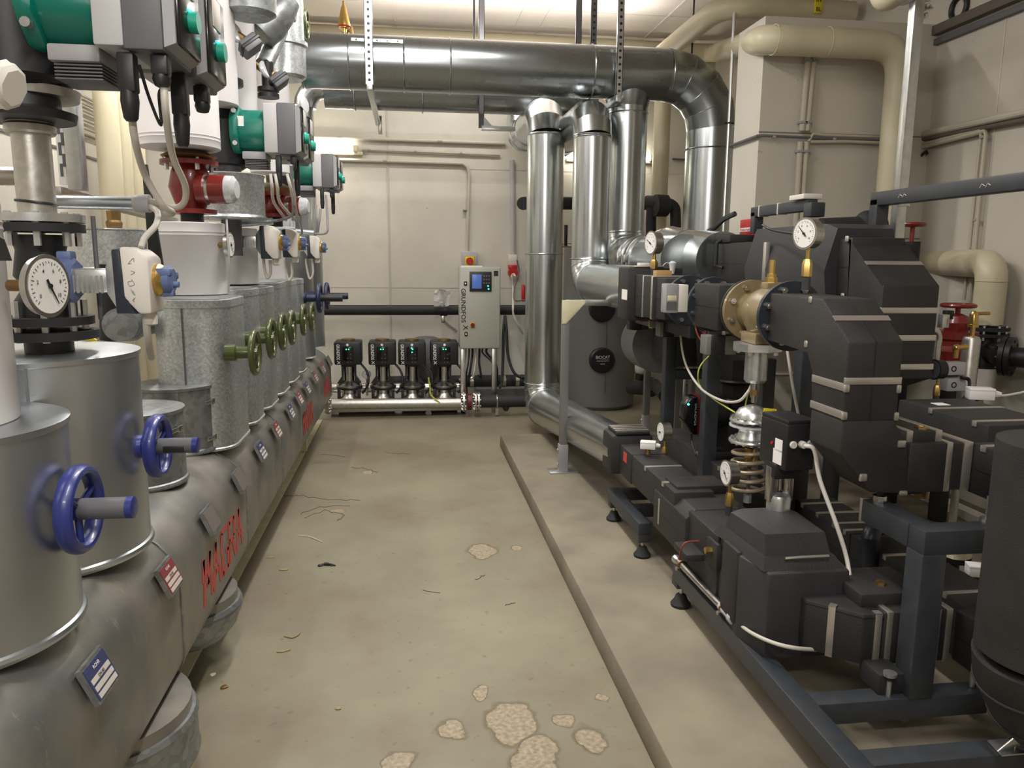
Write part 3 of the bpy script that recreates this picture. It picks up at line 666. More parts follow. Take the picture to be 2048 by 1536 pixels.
for px in (945, 1010, 1037): q = zx(px, 765, Yb_).x; MB().cyl((q-.02, Yb_+.12, zi), (q+.02, Yb_+.12, zi), .07).build('pipe_clamp', 'steel', t)
a = zx(1005, 785, Yb_+.3); MB().box((a.x-.3, Yb_+.25, 0), (a.x+.35, BW, .14), .01).build('wall_ledge', 'tank', label='low grey concrete ledge behind the cabinet legs', cat='ledge')
a, b = zx(662, 822, PY), zx(930, 822, PY)
t = T('pump_skid', (a.x, PY, 0), 'pale steel base frame under the four pumps', 'frame')
MB().box((a.x, PY-.2, .05), (b.x, PY+.35, zman-.055), .004).build('base_plate', 'castpipe', t)
for x in (a.x+.05, (a.x+b.x)/2, b.x-.05): MB().box((x-.04, PY-.12, 0), (x+.04, PY+.3, .055), .004).build('skid_foot', 'steel', t)
# pressure vessel and small gauge
a = zx(853, 712, 8.45)
t = T('expansion_vessel', (a.x, 8.45, a.z-.3), 'dark grey pressure vessel between the two right pumps', 'vessel')
MB().lathe((a.x, 8.45, a.z-.32), (0, 0, 1), [(0, .02), (.04, .1), (.1, .17), (.16, .19), (.45, .19), (.5, .17), (.53, .1), (.54, .02)], 32).build('shell', 'darkgrey', t)
MB().cyl((a.x, 7.75, a.z-.5), (a.x, 8.45, a.z-.3), .03).build('neck', 'steel', t)
def gauge(name, label, c, n, R, depth, stem_dir=(0, 0, -1), stem=.1, rim='steel', dial='dial', brass=True, up=(0, 0, 1), needle=135, marks=True, cock=True, back=False):
    c, n = V(c), V(n).normalized(); t = T(name, c+V(stem_dir)*(R+stem), label, 'gauge')
    MB().lathe(c-n*depth, n, [(0, R*.82), (.004, R*.97), (depth*.9, R*.97), (depth*.92, R*1.06), (depth, R*1.06), (depth, R*.93)], 36, cap=True).build('case', rim, t)
    MB().cyl(c+n*.0005, c+n*.0015, R*.92, seg=36).build('dial', dial, t)
    u = V(up)-n*V(up).dot(n); u.normalize(); r_ = u.cross(n)
    k = MB()
    for i in range(0, 28):
        a = math.radians(-135+270*i/27); d = u*math.cos(a)+r_*math.sin(a); L = .12 if i % 3 == 0 else .06
        s1, s2 = c+n*.002+d*R*(.82-L), c+n*.002+d*R*.82; k.tube([s1, s2], R*.012, 4)
    k.build('scale', 'black', t)
    a = math.radians(needle); d = u*math.cos(a)+r_*math.sin(a)
    MB().prism([c+n*.004-d*R*.25-r_.cross(n)*0+n.cross(d)*R*.05, c+n*.004-d*R*.25-n.cross(d)*R*.05, c+n*.004+d*R*.7-n.cross(d)*R*.012, c+n*.004+d*R*.7+n.cross(d)*R*.012], n*.001).build('needle', 'black', t)
    MB().cyl(c+n*.003, c+n*.007, R*.08, seg=12).build('needle_hub', 'black', t)
    if marks:
        for i, s in enumerate(('0', '2', '4', '6', '8', '10')):
            a = math.radians(-125+50*i); lettering(s, c+n*.002+(u*math.cos(a)+r_*math.sin(a))*R*.55, r_, u, R*.13, 'black', t, 'scale_number')
    m = c-n*depth*.5; sd = V(stem_dir)
    if stem and not back:
        MB().cyl(m+sd*R*.95, m+sd*(R+stem*.3), R*.14, seg=10).build('stem', 'brass' if brass else 'steel', t)
        MB().lathe(m+sd*(R+stem*.25), sd, [(0, R*.24), (stem*.12, R*.34), (stem*.42, R*.34), (stem*.46, R*.26), (stem*.75, R*.26)], 6 if cock else 12).build('cock_body', 'brass' if brass else 'steel', t)
        if cock: MB().cyl(m+sd*(R+stem*.7), m+sd*(R+stem), R*.3, seg=8).build('socket', 'frame', t)
    return t
a = zx(733, 749, 8.1); gauge('pressure_gauge', 'small white pressure gauge between the two left pumps', a, (0, -1, 0), .045, .03, stem=.18, brass=False, cock=False, marks=False)
# cables under the cabinet
for i, px in enumerate((932, 940, 947, 953, 961, 968, 976)):
    x0 = cp(px, 698).x; x1 = P((928, 936, 942, 950, 958, 985, 990)[i], 740, Y=cy0+.08).x
    p = [(x0, cy0+.1, B.z), (x0, cy0+.1, B.z-.06), (x1, cy0+.05, B.z-.16), (x1-.02 if i < 4 else x1+.02, cy0+.06, B.z-.3), (x1, cy0+.15, B.z-.55 if i in (0, 1, 6) else B.z-.3)]
    MB().tube(p, .012 if i % 2 == 0 else .008, 8, smooth=5).build('cabinet_cable', 'black' if i != 3 else 'cable', label=('first', 'second', 'third', 'fourth, light coloured', 'fifth', 'sixth', 'seventh')[i]+' cable from the left in the bundle under the control cabinet', cat='cable', group='cables under the control cabinet')
MB().tube([P(857, 755, Y=7.6), P(860, 775, Y=7.6), P(862, 790, Y=7.6), P(880, 806, Y=7.6)], .008, 6, smooth=5).build('earth_wire', 'yg', label='yellow-green earth wire before the rightmost pump', cat='wire')
# water treatment tank
tx = P(1198, 700, Y=8.0); R_ = .395; ty = 8.2
txx = P(1197, 700, Y=ty).x; ttop = P(1197, 430, Y=ty).z
t = T('treatment_tank', (txx, ty, 0), 'tall grey cylindrical tank with round black lids behind the ducts', 'tank')
MB().lathe((txx, ty, 0), (0, 0, 1), [(0, R_-.04), (.04, R_), (ttop-.35, R_), (ttop-.33, R_-.02), (ttop-.3, R_-.02)], 48).build('shell', 'tank', t)
MB().cyl((txx-.02, ty-R_-.003, .2), (txx-.02, ty-R_-.003, ttop-.35), .004, seg=6).build('seam', 'darkgrey', t)
for px, py_ in ((1205, 721), (1205, 618)):
    c = P(px, py_, Y=ty-R_-.02); k = MB().lathe(c+V((0, .05, 0)), (0, -1, 0), [(0, .135), (.045, .135), (.06, .12), (.062, .1)], 36).build('lid', 'black', t)
    if py_ > 700:
        lettering('BIOCAT', c+V((0, -.0145, .036)), (1, 0, 0), (0, 0, 1), .032, 'white', k, w=.15)
        for dz, w_ in ((.008, .13), (-.005, .13)): MB().box((c.x-w_/2, c.y-.016, c.z+dz-.002), (c.x+w_/2, c.y-.013, c.z+dz)).build('rule_line', 'white', k)
        lettering('-----', c+V((0, -.0145, -.035)), (1, 0, 0), (0, 0, 1), .008, 'white', k, w=.05)
# black pipe loops above the tank
q1, q2 = P(1046, 407, Y=7.3), P(1300, 408, Y=7.9)
t = T('insulated_pipe', q1, 'black insulated pipe passing behind the three ducts at head height', 'pipe')
MB().tube([q1, P(1062, 405, Y=7.7), P(1090, 406, Y=7.9), q2], .06, 16).build('insulation', 'insul', t)
t = T('insulated_pipe', P(1300, 460, Y=7.4), 'black insulated pipe bend with a collar beside the beige pipe', 'pipe')
c = P(1325, 410, Y=7.4)
MB().cyl(P(1295, 405, Y=7.6), P(1318, 407, Y=7.45), .07).build('insulation', 'insul', t)
MB().lathe(P(1310, 411, Y=7.4), (1, .1, 0), [(0, .09), (.0, .105), (.12, .105), (.14, .08)], 24).build('collar', 'insul', t)
MB().tube([P(1303, 415, Y=7.5), P(1302, 440, Y=7.5), P(1302, 480, Y=7.5)], .05, 16).build('insulation', 'insul', t)
MB().tube([P(1330, 409, Y=7.4), P(1340, 408, Y=7.4), P(1349, 416, Y=7.4), P(1351, 430, Y=7.4), P(1351, 480, Y=7.4)], .052, 16, smooth=4).build('insulation', 'insul', t)
for (px, p0, p1, Y) in ((1134, 460, 480, 7.4), (1132, 520, 528, 7.4)): pass
a = P(1131, 492, Y=7.4); t = T('small_valve', a, 'small dark valve in the gap between the first two ducts', 'valve')
MB().cyl(a+V((-.06, 0, 0)), a+V((.06, 0, 0)), .015).build('body', 'steel', t); MB().box(a+V((-.015, -.02, .0)), a+V((.015, .02, .2)), .004).build('lever', 'black', t)
# pipes right of the tank
k = P(1285, 775, Y=7.3)
t = T('insulated_pipe', k, 'low black insulated pipe behind the slim grey posts right of the tank', 'pipe')
MB().tube([P(1262, 775, Y=7.4), P(1290, 776, Y=7.2), P(1306, 780, Y=7.1)], .07, 16).build('insulation', 'insul', t)
MB().tube([P(1305, 765, Y=7.1), P(1320, 780, Y=6.6), P(1330, 792, Y=6.2)], .055, 16).build('insulation', 'insul', t)
MB().torus(P(1308, 768, Y=7.0), (.5, -1, -.3), .058, .008, 24, 6).build('pipe_clamp', 'steel', t)
MB().cyl(P(1294, 720, Y=7.2), P(1294, 600, Y=7.2), .05).build('insulation', 'black', t)
t = T('ball_valve', P(1280, 740, Y=7.2), 'pale cast valve fitting beside the dark tank pipe', 'valve')
MB().sph(P(1284, 735, Y=7.15), .07, 1, 1, 1.3).build('body', 'whiteplastic', t); MB().box(P(1276, 728, Y=7.1)+V((0, 0, -.02)), P(1300, 722, Y=7.1)+V((0, .05, .02)), .006).build('top_flange', 'whiteplastic', t)
MB().cyl(P(1278, 760, Y=7.1), P(1280, 748, Y=7.1), .04).build('cap', 'black', t)
# ================================================================ left: collector manifold with jacketed valves
FX = -.72
def prof(off=0.):
    p = []
    o = off
    p.append((-1.42-o, .36)); 
    for k in range(7):
        a = math.radians(180+90*k/6); p.append((-1.34+(.08+o)*math.cos(a), .36+(.08+o)*math.sin(a)))
    for k in range(7):
        a = math.radians(270+90*k/6); p.append((FX-.08+(.08+o)*math.cos(a), .36+(.08+o)*math.sin(a)))
    for k in range(9):
        a = math.radians(90*k/8); p.append((FX-.2+(.2+o)*math.cos(a), .575+(.2+o)*math.sin(a)))
    for k in range(9):
        a = math.radians(90+90*k/8); p.append((-1.22+(.2+o)*math.cos(a), .575+(.2+o)*math.sin(a)))
    return p
mf = T('collector_manifold', (-1.07, 4, .28), 'long weathered galvanised collector body along the left with red lettering', 'manifold')
cuts = [.5, 2.39, 3.38, 4.36, 5.12, 6.2, 7.15]
for i, (a, b) in enumerate(zip(cuts, cuts[1:])):
    e = .0015*(i % 2); MB().loft([[V((x, a+.002, z)) for x, z in prof(e)], [V((x, b-.002, z)) for x, z in prof(e)]]).build('jacket_section', 'manifold', mf)
for y in cuts[1:-1]:
    MB().loft([[V((x, y-.012, z)) for x, z in prof(.0035)], [V((x, y-.004, z)) for x, z in prof(.005)], [V((x, y+.006, z)) for x, z in prof(.0)]]).build('joint_bead', 'galv_old', mf)
k = random.Random(3)
LET = {'M': [((0, 0), (.08, 1)), ((.08, 1), (.45, .35)), ((.45, .35), (.82, 1)), ((.82, 1), (.9, 0))], 'A': [((0, 0), (.45, 1)), ((.45, 1), (.9, 0)), ((.25, .36), (.65, .36))],
       'G': [((.9, 1), (.1, 1)), ((.1, 1), (.1, 0)), ((.1, .03), (.88, .03)), ((.85, 0), (.85, .5)), ((.9, .48), (.5, .48))], 'R': [((.1, 0), (.1, 1)), ((.1, .97), (.85, .97)), ((.82, 1), (.82, .5)), ((.85, .5), (.1, .5)), ((.45, .5), (.9, 0))]}
def logo(y0, y1, z, h):
    k = MB(); n = 5; w = (y1-y0)/n; th = h*.15
    for i, ch in enumerate('MAGRA'):
        for (a, b), (c, d) in LET[ch]:
            segs = []
            m_ = .5
            if (b-m_)*(d-m_) < -1e-6:
                s = (m_-b)/(d-b); q = (a+(c-a)*s, m_); segs = [((a, b), q), (q, (c, d))]
            else: segs = [((a, b), (c, d))]
            for p, q in segs:
                low = (p[1]+q[1])/2 < m_-.001
                def pt(e): return V((FX+.0022, y0+w*(i+e[0]*.92)+(.016 if low else 0)+h*.12*e[1], z+(e[1]-.5)*h*.96+(-.004 if low else .004)))
                A, B = pt(p), pt(q); dd = (B-A)
                if dd.length < 1e-4: continue
                dd.normalize(); nn = V((0, -dd.z, dd.y))*th/2*(1.25 if abs(dd.z) > .5 else .8)
                k.prism([A-nn, B-nn, B+nn, A+nn], (.0008, 0, 0))
    o = k.build('red_lettering', 'redtext', mf); o['kind'] = 'stuff'
logo(2.62, 3.26, .475, .165); logo(5.2, 5.75, .475, .15); logo(6.5, 7.0, .475, .14)
for y, z0 in ((6.35, .28), (1.4, .28)): MB().box((-.93, y-.04, .012), (-.85, y+.04, .29), .004).build('support_post', 'cream', label='pale square post carrying the %s end of the collector' % ('far' if y > 3 else 'near'), cat='post')
# drain pots under the manifold
for y, r, lab in ((2.2, .25, 'nearer round galvanised pot with a cream jacket under the collector'), (2.98, .22, 'farther round galvanised pot under the collector below the red lettering')):
    t = T('drain_pot', (-.9, y, .03), lab, 'pot')
    zb = .0 if y < 2.5 else .1
    MB().lathe((-.9, y, .02+zb), (0, 0, 1), [(0, r-.06), (.05, r-.015), (.1, r)], 40).build('lower_shell', 'cream' if y < 2.5 else 'galv_old', t)
    MB().lathe((-.9, y, .12+zb), (0, 0, 1), [(0, r+.004), (.012, r+.008), (.024, r+.003), (.12-zb, r+.003), (.13-zb, r+.008), (.145-zb, r)], 40).build('clamp_band', 'galv_old', t)
    MB().cyl((-.9, y, .26), (-.9, y, .3), r-.01, seg=40).build('neck', 'manifold', t)
# name plates
cols = ['blue', 'red', 'grey', 'grey', 'blue', 'red', 'blue', 'red', 'blue', 'red', 'red', 'grey']
pls = [(182, 1357), (327, 1158), (412, 1043), (472, 964), (515, 905), (547, 862), (575, 825), (593, 798), (609, 778), (625, 755), (641, 737), (655, 723)]
where = ['nearest the camera, below the first drum', 'below the second drum', 'blank, below the small clamped drum', 'blank, below the larger clamped drum', 'below the first rounded jacket', 'before the third seam of the collector', 'just after the third seam of the collector', 'at the fourth seam of the collector', 'after the fourth seam of the collector', 'fourth from the far end', 'second from the far end', 'at the far end of the collector']
where[9] = 'third from the far end'
for (px, py), c, wl in zip(pls, cols, where):
    q = P(px, py, X=-.735); t = T('name_plate', q, '%s name plate on the collector %s' % ({'blue': 'blue and white', 'red': 'red and white', 'grey': 'dull brown'}[c], wl), 'plate')
    n = V((math.cos(math.radians(24)), 0, math.sin(math.radians(24)))); u = V((0, 1, 0)); v = n.cross(u)*-1
    v = V((-n.z, 0, n.x)); o = q+n*.012
    def pl(w, h, dz, th, m, nm, oz=0, col=None, par=None):
        c0 = o+v*dz+n*oz; return MB().prism([c0-u*w/2-v*h/2, c0+u*w/2-v*h/2, c0+u*w/2+v*h/2, c0-u*w/2+v*h/2], n*th).build(nm, m, par or t)
    pl(.125, .092, 0, .012, 'galv_old', 'holder')
    f = pl(.11, .078, 0, .002, 'plate_'+c, 'plate_face', .012)
    if c != 'grey':
        for dz in (.004, -.014, -.031): pl(.098, .012, dz, .001, 'cable', 'white_stripe', .014, par=f)
        k_ = lettering('ROHR', o+v*.027+n*.0145, u, v, .009, 'dial', f); k_ = lettering('DN 80', o+v*.004+n*.0155, u, v, .008, 'black', f)
# ---- drums and caps
def drum(label, cx, cy, r, z0, z1, m='alu', name='valve_drum', top='galv_old', latches=0):
    t = T(name, (cx, cy, z0), label, 'drum')
    MB().lathe((cx, cy, z0), (0, 0, 1), [(0, r+.006), (.008, r+.009), (.016, r+.006), (.02, r), (z1-z0-.015, r), (z1-z0-.012, r+.005), (z1-z0, r+.006), (z1-z0+.002, r-.004)], 64).build('jacket', m, t)
    MB().lathe((cx, cy, z1-.008), (0, 0, 1), [(0, r), (.004, r-.002), (.005, .02)], 64).build('lid', top, t)
    a = math.radians(-70); d = V((math.cos(a), math.sin(a), 0))
    MB().box((cx+d.x*r-.003, cy+d.y*r-.002, z0+.02), (cx+d.x*r+.004, cy+d.y*r+.004, z1-.012), .001).build('seam', m, t)
    for i in range(latches):
        z = z1-.07 if i == 0 else z0+.06; a = math.radians(-18); d = V((math.cos(a), math.sin(a), 0)); u = V((-d.y, d.x, 0)); c = V((cx, cy, z))+d*(r+.004)
        for s0, s1, w_, nm in ((-.05, .02, .016, 'latch_strap'), (-.0, .03, .024, 'latch_buckle')):
            MB().prism([c+u*s0-V((0, 0, w_/2)), c+u*s1-V((0, 0, w_/2)), c+u*s1+V((0, 0, w_/2)), c+u*s0+V((0, 0, w_/2))], d*.008, .002).build(nm, 'steel', t)
    return t
DX, DR = -1.02, .26
c1 = cyof(DX, DR, 163, .85); c2 = cyof(DX, DR, 300, .85)
drum('first smooth silver drum, nearest the camera at lower left', DX, c1, DR, .77, 1.24)
drum('second smooth silver drum with an open dusty top', DX, c2, DR, .77, 1.335)
cs = cyof(-1.0, .17, 371, .9); cb = cyof(-1.0, .17, 436, .9)
drum('smaller spangled galvanised drum with a dusty lid behind the second blue handwheel', -1.0, cs, .17, .775, 1.05, 'galv_old', 'capped_stub', 'castpipe', 1)
drum('larger spangled galvanised drum with a dusty lid and two latches', -1.0, cb, .17, .775, 1.06, 'galv_old', 'capped_stub', 'castpipe', 2)
def rrect(x0, x1, y0, y1, r, z):
    o = []
    for cx, cy, a0 in ((x1-r, y1-r, 0), (x0+r, y1-r, 90), (x0+r, y0+r, 180), (x1-r, y0+r, 270)):
        for k in range(9): a = math.radians(a0+90*k/8); o.append(V((cx+r*math.cos(a), cy+r*math.sin(a), z)))
    return o
def rjacket(label, y0, y1, x0, x1, z0, z1, m='galv', r=.12, mid=None):
    t = T('valve_jacket', ((x0+x1)/2, (y0+y1)/2, z0), label, 'jacket')
    def ring(g, z): return rrect(x0-g, x1+g, y0-g, y1+g, r+g, z)
    MB().loft([ring(.005, z0), ring(.006, z0+.01), ring(0, z0+.014), ring(0, z1-.035), ring(.003, z1-.033), ring(.003, z1-.002), ring(-.004, z1)]).build('jacket', m, t)
    MB().loft([ring(-.02, z1-.002), ring(-.02, z1+.003)]).build('lid', 'galv_old', t)
    MB().box((x0+(x1-x0)*.45-.003, y0-.005, z0+.02), (x0+(x1-x0)*.45+.003, y0+.001, z1-.035)).build('seam', 'darkgrey', t)
    if mid: MB().cyl((x1-.01, mid, z0+.02), (x1-.01, mid, z1-.03), .02, seg=12).build('side_fold', m, t)
    return t
ya = cyof(-.88, .12, 477, .8); yb_ = cyof(-.88, .12, 497, .85)
xl_ = P(300, 750, Y=ya-.12).x
rjacket('first tall rounded galvanised valve jacket behind the drums', ya-.12, yb_+.12, xl_, -.76, .77, 1.415)
prev = yb_+.12
names = ['second', 'third', 'fourth', 'fifth', 'sixth']
for nm, px in zip(names, (527, 555, 578, 598, 612)):
    c = cyof(-.88, .12, px, .85); y1 = c+.12; y0 = max(prev+.012, y1-.44)
    rjacket('%s tall rounded galvanised valve jacket in the row behind the green handwheels' % nm, y0, y1, -1.2, -.76, .77, 1.43+.004*(px % 5), 'galv'); prev = y1
for nm, px in (('seventh valve jacket, smooth and taller than those before it', 631), ('last valve jacket at the far end of the row', 650)):
    c = cyof(-1.0, .22, px, .85)
    if c-.22 < prev: c = prev+.225
    t = T('valve_jacket', (-1.0, c, .77), nm, 'jacket'); prev = c+.22
    MB().lathe((-1.0, c, .77), (0, 0, 1), [(0, .228), (.012, .22), (.87, .22), (.88, .226), (.9, .222), (.902, .02)], 48).build('jacket', 'alu', t)
# ---- white PVC jackets
def pvc(label, cx, cy, r, z0, z1, nm='pipe_jacket', grooves=True, low=False):
    g = []
    if grooves:
        zz = z1-z0-.06 if not low else .03
        g = [(zz, r), (zz+.004, r+.002), (zz+.008, r), (zz+.014, r), (zz+.018, r+.002), (zz+.022, r)]
    pr = [(0, r-.004), (.003, r)]+(g)+[(z1-z0-.003, r), (z1-z0, r-.004)]
    pr.sort(key=lambda p: p[0])
    t = T(nm, (cx, cy, z0), label, 'pipe')
    MB().lathe((cx, cy, z0), (0, 0, 1), pr, 56).build('jacket', 'pvc', t)
    return t
rW = .17
t = pvc('white plastic pipe jacket standing on the first drum at the left edge', DX, c1, rW, 1.242, P(30, 390, Y=c1-rW).z)
q = P(4, 500, Y=c1-rW*.97)
MB().prism([V((q.x-.05, q.y+.012, q.z+.05)), V((q.x+.005, q.y+.0, q.z+.02)), V((q.x+.015, q.y, q.z-.02)), V((q.x-.05, q.y+.012, q.z-.02))], (0, .003, 0)).build('flow_arrow', 'black', t)
w2 = cyof(-1.0, .155, 455, 1.5)
pvc('white plastic pipe jacket below the red valve', -1.0, w2, .155, 1.42, 1.745)
w3 = cyof(-1.0, .15, 518, 1.5); w4 = cyof(-1.0, .15, 571, 1.5)
pvc('white plastic pipe jacket behind the second actuator', -1.0, w3, .15, 1.44, 1.75)
pvc('white plastic pipe jacket behind the third actuator', -1.0, w4, .15, 1.44, 1.75)
zu_ = P(370, 292, Y=w2-.17).z
ju = cyof(-1.0, .17, 439, 2.2)
pvc('large white pipe jacket hanging above the red valve', -1.0, ju, .17, zu_, 3.3, low=True)
for px, zb, lab in ((481, P(460, 222, Y=4.4).z, 'white riser jacket above the second green pump'), (521, 2.3, 'white riser jacket right of the second green pump riser'), (588, 2.2, 'white riser jacket nearest the galvanised elbow')):
    c = cyof(-1.0, .15, px-6, 2.5); pvc(lab, -1.0, c, .15, zb, 3.5 if px > 500 else 3.75, low=False)
# ---- thermometers
gc = P(97, 572, Y=c1-.02); n = V((.966, -.26, 0)).normalized()
def thermo(c, n, R, label, base):
    t = gauge('thermometer', label, c, n, R, .022, stem=0, needle=150)
    MB().cyl(c-n*.02, V(base), .012, seg=12).build('stem', 'bronze', t); return t
thermo(gc, n, .062, 'round steel thermometer on the white jacket at the left edge', gc-n*.09)
gc = P(461, 490, Y=w2-.06); thermo(gc+V((.0, 0, 0)), V((.995, -.1, 0)), .055, 'round steel thermometer on the white jacket below the red valve', gc-V((.07, 0, 0)))
# ---- handwheels
def handwheel(label, c, R, m, hubx, stub=0., stubm='darkgrey', spokes=5, tube_r=None, flat=1.0):
    c = V(c); t = T('handwheel', (c.x, c.y, c.z), label, 'handwheel')
    tr = tube_r or R*.15
    MB().torus(c, (1, 0, 0), R-tr, tr, 40, 12, flat).build('rim', m, t)
    for i in range(spokes):
        a = 2*math.pi*i/spokes+.4; d = V((0, math.cos(a), math.sin(a)))
        MB().tube([c+d*R*.15-V((tr*.3, 0, 0)), c+d*(R-tr)], tr*.62, 8).build('spoke', m, t)
    MB().lathe(V((hubx, c.y, c.z)), (1, 0, 0), [(0, R*.36), ((c.x-hubx)*.35, R*.36), ((c.x-hubx)*.4, R*.26), ((c.x-hubx)*.95, R*.24), (c.x-hubx+.012, R*.2)], 24).build('hub', m, t)
    if stub:
        MB().cyl(c, c+V((stub, 0, 0)), R*.24, seg=28).build('stem_sleeve', stubm, t)
        MB().lathe(c+V((stub, 0, 0)), (1, 0, 0), [(0, R*.245), (.014, R*.245), (.016, R*.19)], 28).build('end_cap', m, t)
    return t
def xw(px, py, y): return P(px, py, Y=y)
y = c1+.0; q = xw(160, 1018, y); s = xw(255, 1015, y).x-q.x
hw = handwheel('blue handwheel with a grey stem sleeve on the first drum', q, .1, 'blue', DX+DR-.01, s, flat=1.5, spokes=3, tube_r=.0135)
y = c2+.0; q = xw(316, 892, y); s = xw(386, 888, y).x-q.x
hw = handwheel('blue handwheel with a slotted grey stem sleeve on the second drum', q, .092, 'blue', DX+DR-.01, s, flat=1.5, spokes=3, tube_r=.012)
MB().box((q.x+.02, q.y-.026, q.z-.014), (q.x+s-.02, q.y-.018, q.z+.004), .002).build('travel_slot', 'black', hw)
gl = ['first green handwheel from the camera', 'second green handwheel from the camera', 'third green handwheel from the camera', 'fourth green handwheel from the camera', 'fifth green handwheel, after a small gap', 'sixth and farthest green handwheel']
for lab, (px, py) in zip(gl, ((510, 705), (543, 677), (565, 663), (584, 655), (607, 640), (624, 634))):
    q = P(px, py, X=-.655); handwheel(lab+' on the row of jackets', q, .1, 'olive', -.775, 0, spokes=4, tube_r=.013)
for lab, (px, py) in zip(('nearer dark blue handwheel at the end of the row', 'farther dark blue handwheel beside the back wall pipe'), ((639, 596), (654, 592))):
    q = P(px, py, X=-.65); handwheel(lab, q, .11, 'bluedark', -.80, .15, 'black', spokes=5, tube_r=.016)
# green handwheels high up
q = P(613, 48, Y=5.6); t = handwheel('dark green handwheel standing out below the ceiling beside the large duct', q, .095, 'olive', q.x-.06, 0, spokes=4, tube_r=.012)
q = P(586, 10, Y=5.0); handwheel('dark green handwheel at the top edge beside the galvanised elbow', q, .095, 'olive', q.x-.06, 0, spokes=4, tube_r=.012)
# ---- actuators
XA = lambda px: P(px, 560, Y=2.22).x
def actuator(label, y, z, first=False):
    t = T('valve_actuator', (XA(250), y, z), label, 'actuator'); h = .088
    c = lambda px, dz=0, dy=0: V((XA(px), y+dy, z+dz))
    MB().lathe(c(125), (1, 0, 0), [(0, .05), (.005, .062), (XA(163)-XA(125)-.01, .062), (XA(163)-XA(125), .05)], 8).build('clamp_flange', 'blueact', t)
    MB().box((XA(128), y-.02, z+.05), (XA(158), y+.02, z+.075), .006).build('clamp_lug', 'blueact', t)
    b = MB().box((XA(150), y-.032, z-.032), (XA(238), y+.032, z+.03), .006).build('neck', 'zinc', t)
    for i in range(7): x = XA(160)+i*.012; MB().box((x, y-.036, z-.034), (x+.005, y-.03, z+.012)).build('cooling_fin', 'zinc', b)
    MB().loft([[V((XA(228), y+sy*.034, z+sz*.034)) for sy, sz in ((-1, -1), (1, -1), (1, 1), (-1, 1))], [V((XA(248), y+sy*.05, z+sz*.07)) for sy, sz in ((-1, -1), (1, -1), (1, 1), (-1, 1))]]).build('cone', 'zinc', t)
    MB().prism([V((XA(246), y-.055, z+h-.008)), V((XA(266), y-.055, z+h-.005)), V((XA(266), y-.055, z-.04)), V((XA(290), y-.055, z-h)), V((XA(248), y-.055, z-h))], (0, .11, 0), .005).build('base_plate', 'navy', t)
    bd = MB().prism([V((XA(262), y-.057, z+h)), V((XA(296), y-.057, z+h-.006)), V((XA(318), y-.057, z+h-.03)), V((XA(318), y-.057, z-h)), V((XA(293), y-.057, z-h)), V((XA(264), y-.057, z-.045))], (0, .114, 0), .009).build('housing', 'whiteplastic', t)
    if first:
        for i in range(5):
            k = MB(); zz = z+.05-.026*i
            k.tube([V((XA(276)+random.uniform(0, .02), y-.0575, zz+random.uniform(-.012, .012))) for _ in range(5)], .0009, 4, smooth=3); k.build('handwritten_mark', 'greyplastic', bd)
    MB().lathe(c(318), (1, 0, 0), [(0, .042), (.01, .044), (.018, .04), (.022, .036)], 32).build('dial_ring', 'brass', t)
    kn = MB().lathe(c(326), (1, 0, 0), [(0, .036), (.028, .038), (.034, .03)], 28).build('knob', 'blueact', t)
    for a in (20, 140, 260):
        d = V((0, math.cos(math.radians(a)), math.sin(math.radians(a)))); p = c(326)+d*.034+V((.014, 0, 0)); MB().box(p-V((.016, .01, .01)), p+V((.022, .01, .01)), .004).build('knob_grip', 'blueact', kn)
    MB().cyl(c(345, -.012), c(362, -.012), .008, seg=12).build('pin', 'blueact', t)
    MB().lathe(V((XA(300), y, z-h)), (0, 0, -1), [(0, .018), (.012, .02), (.03, .019), (.034, .012)], 12).build('cable_gland', 'whiteplastic', t)
actuator('first grey-white valve actuator with a blue knob and scribbled notes', 2.2, P(300, 560, Y=2.2).z, True)
for lab, y, px, py in (('second valve actuator from the camera, beside the white jacket thermometer', 4.26, 545, 484), ('third valve actuator from the camera, partly hidden', 4.98, 588, 486), ('farthest valve actuator with a dark knob before the back wall', 6.15, 628, 494)):
    actuator(lab, y, P(px, py, Y=y).z)
# ---- assembly on second drum: black valve, flanges, silver pipe
ax_ = P(82, 500, Y=c2).x; zz = lambda py: P(80, py, Y=c2).z
t = T('shutoff_valve', (ax_, c2, zz(690)), 'black flanged valve standing on the second drum', 'valve')
for py, R, m in ((668, .125, 'rubber'), (640, .115, 'rubber'), (456, .11, 'rubber')):
    k = MB(); k.cyl((ax_, c2, zz(py)-.011), (ax_, c2, zz(py)+.011), R, seg=36); k.build('flange', m, t)
MB().cyl((ax_, c2, zz(438)-.009), (ax_, c2, zz(438)+.012), .112, seg=36).build('upper_flange', 'zinc', t)
for a in range(0, 360, 45):
    d = V((math.cos(math.radians(a+20)), math.sin(math.radians(a+20)), 0))*.09; p = V((ax_, c2, 0))+d
    MB().cyl(p+V((0, 0, zz(680))), p+V((0, 0, zz(600))), .009, seg=6).build('bolt', 'zinc', t)
    MB().cyl(p+V((0, 0, zz(492))), p+V((0, 0, zz(425))), .009, seg=6).build('bolt', 'zinc', t)
MB().lathe((ax_, c2, zz(640)), (0, 0, 1), [(0, .075), (.05, .075), (.09, .05), (.12, .07), (zz(470)-zz(640)-.04, .06), (zz(470)-zz(640), .07)], 28).build('valve_body', 'black', t)
MB().cyl((ax_, c2, 1.335), (ax_, c2, zz(672)), .06).build('neck', 'black', t)
for dx, dy in ((.10, .02),): MB().cyl((ax_+dx+.03, c2+dy, zz(640)), (ax_+dx+.03, c2+dy, zz(430)), .006, seg=6).build('stay_rod', 'darkgrey', t)
t = T('steel_pipe', (ax_, c2, zz(430)), 'silver painted steel pipe rising from the black valve to the green pump', 'pipe')
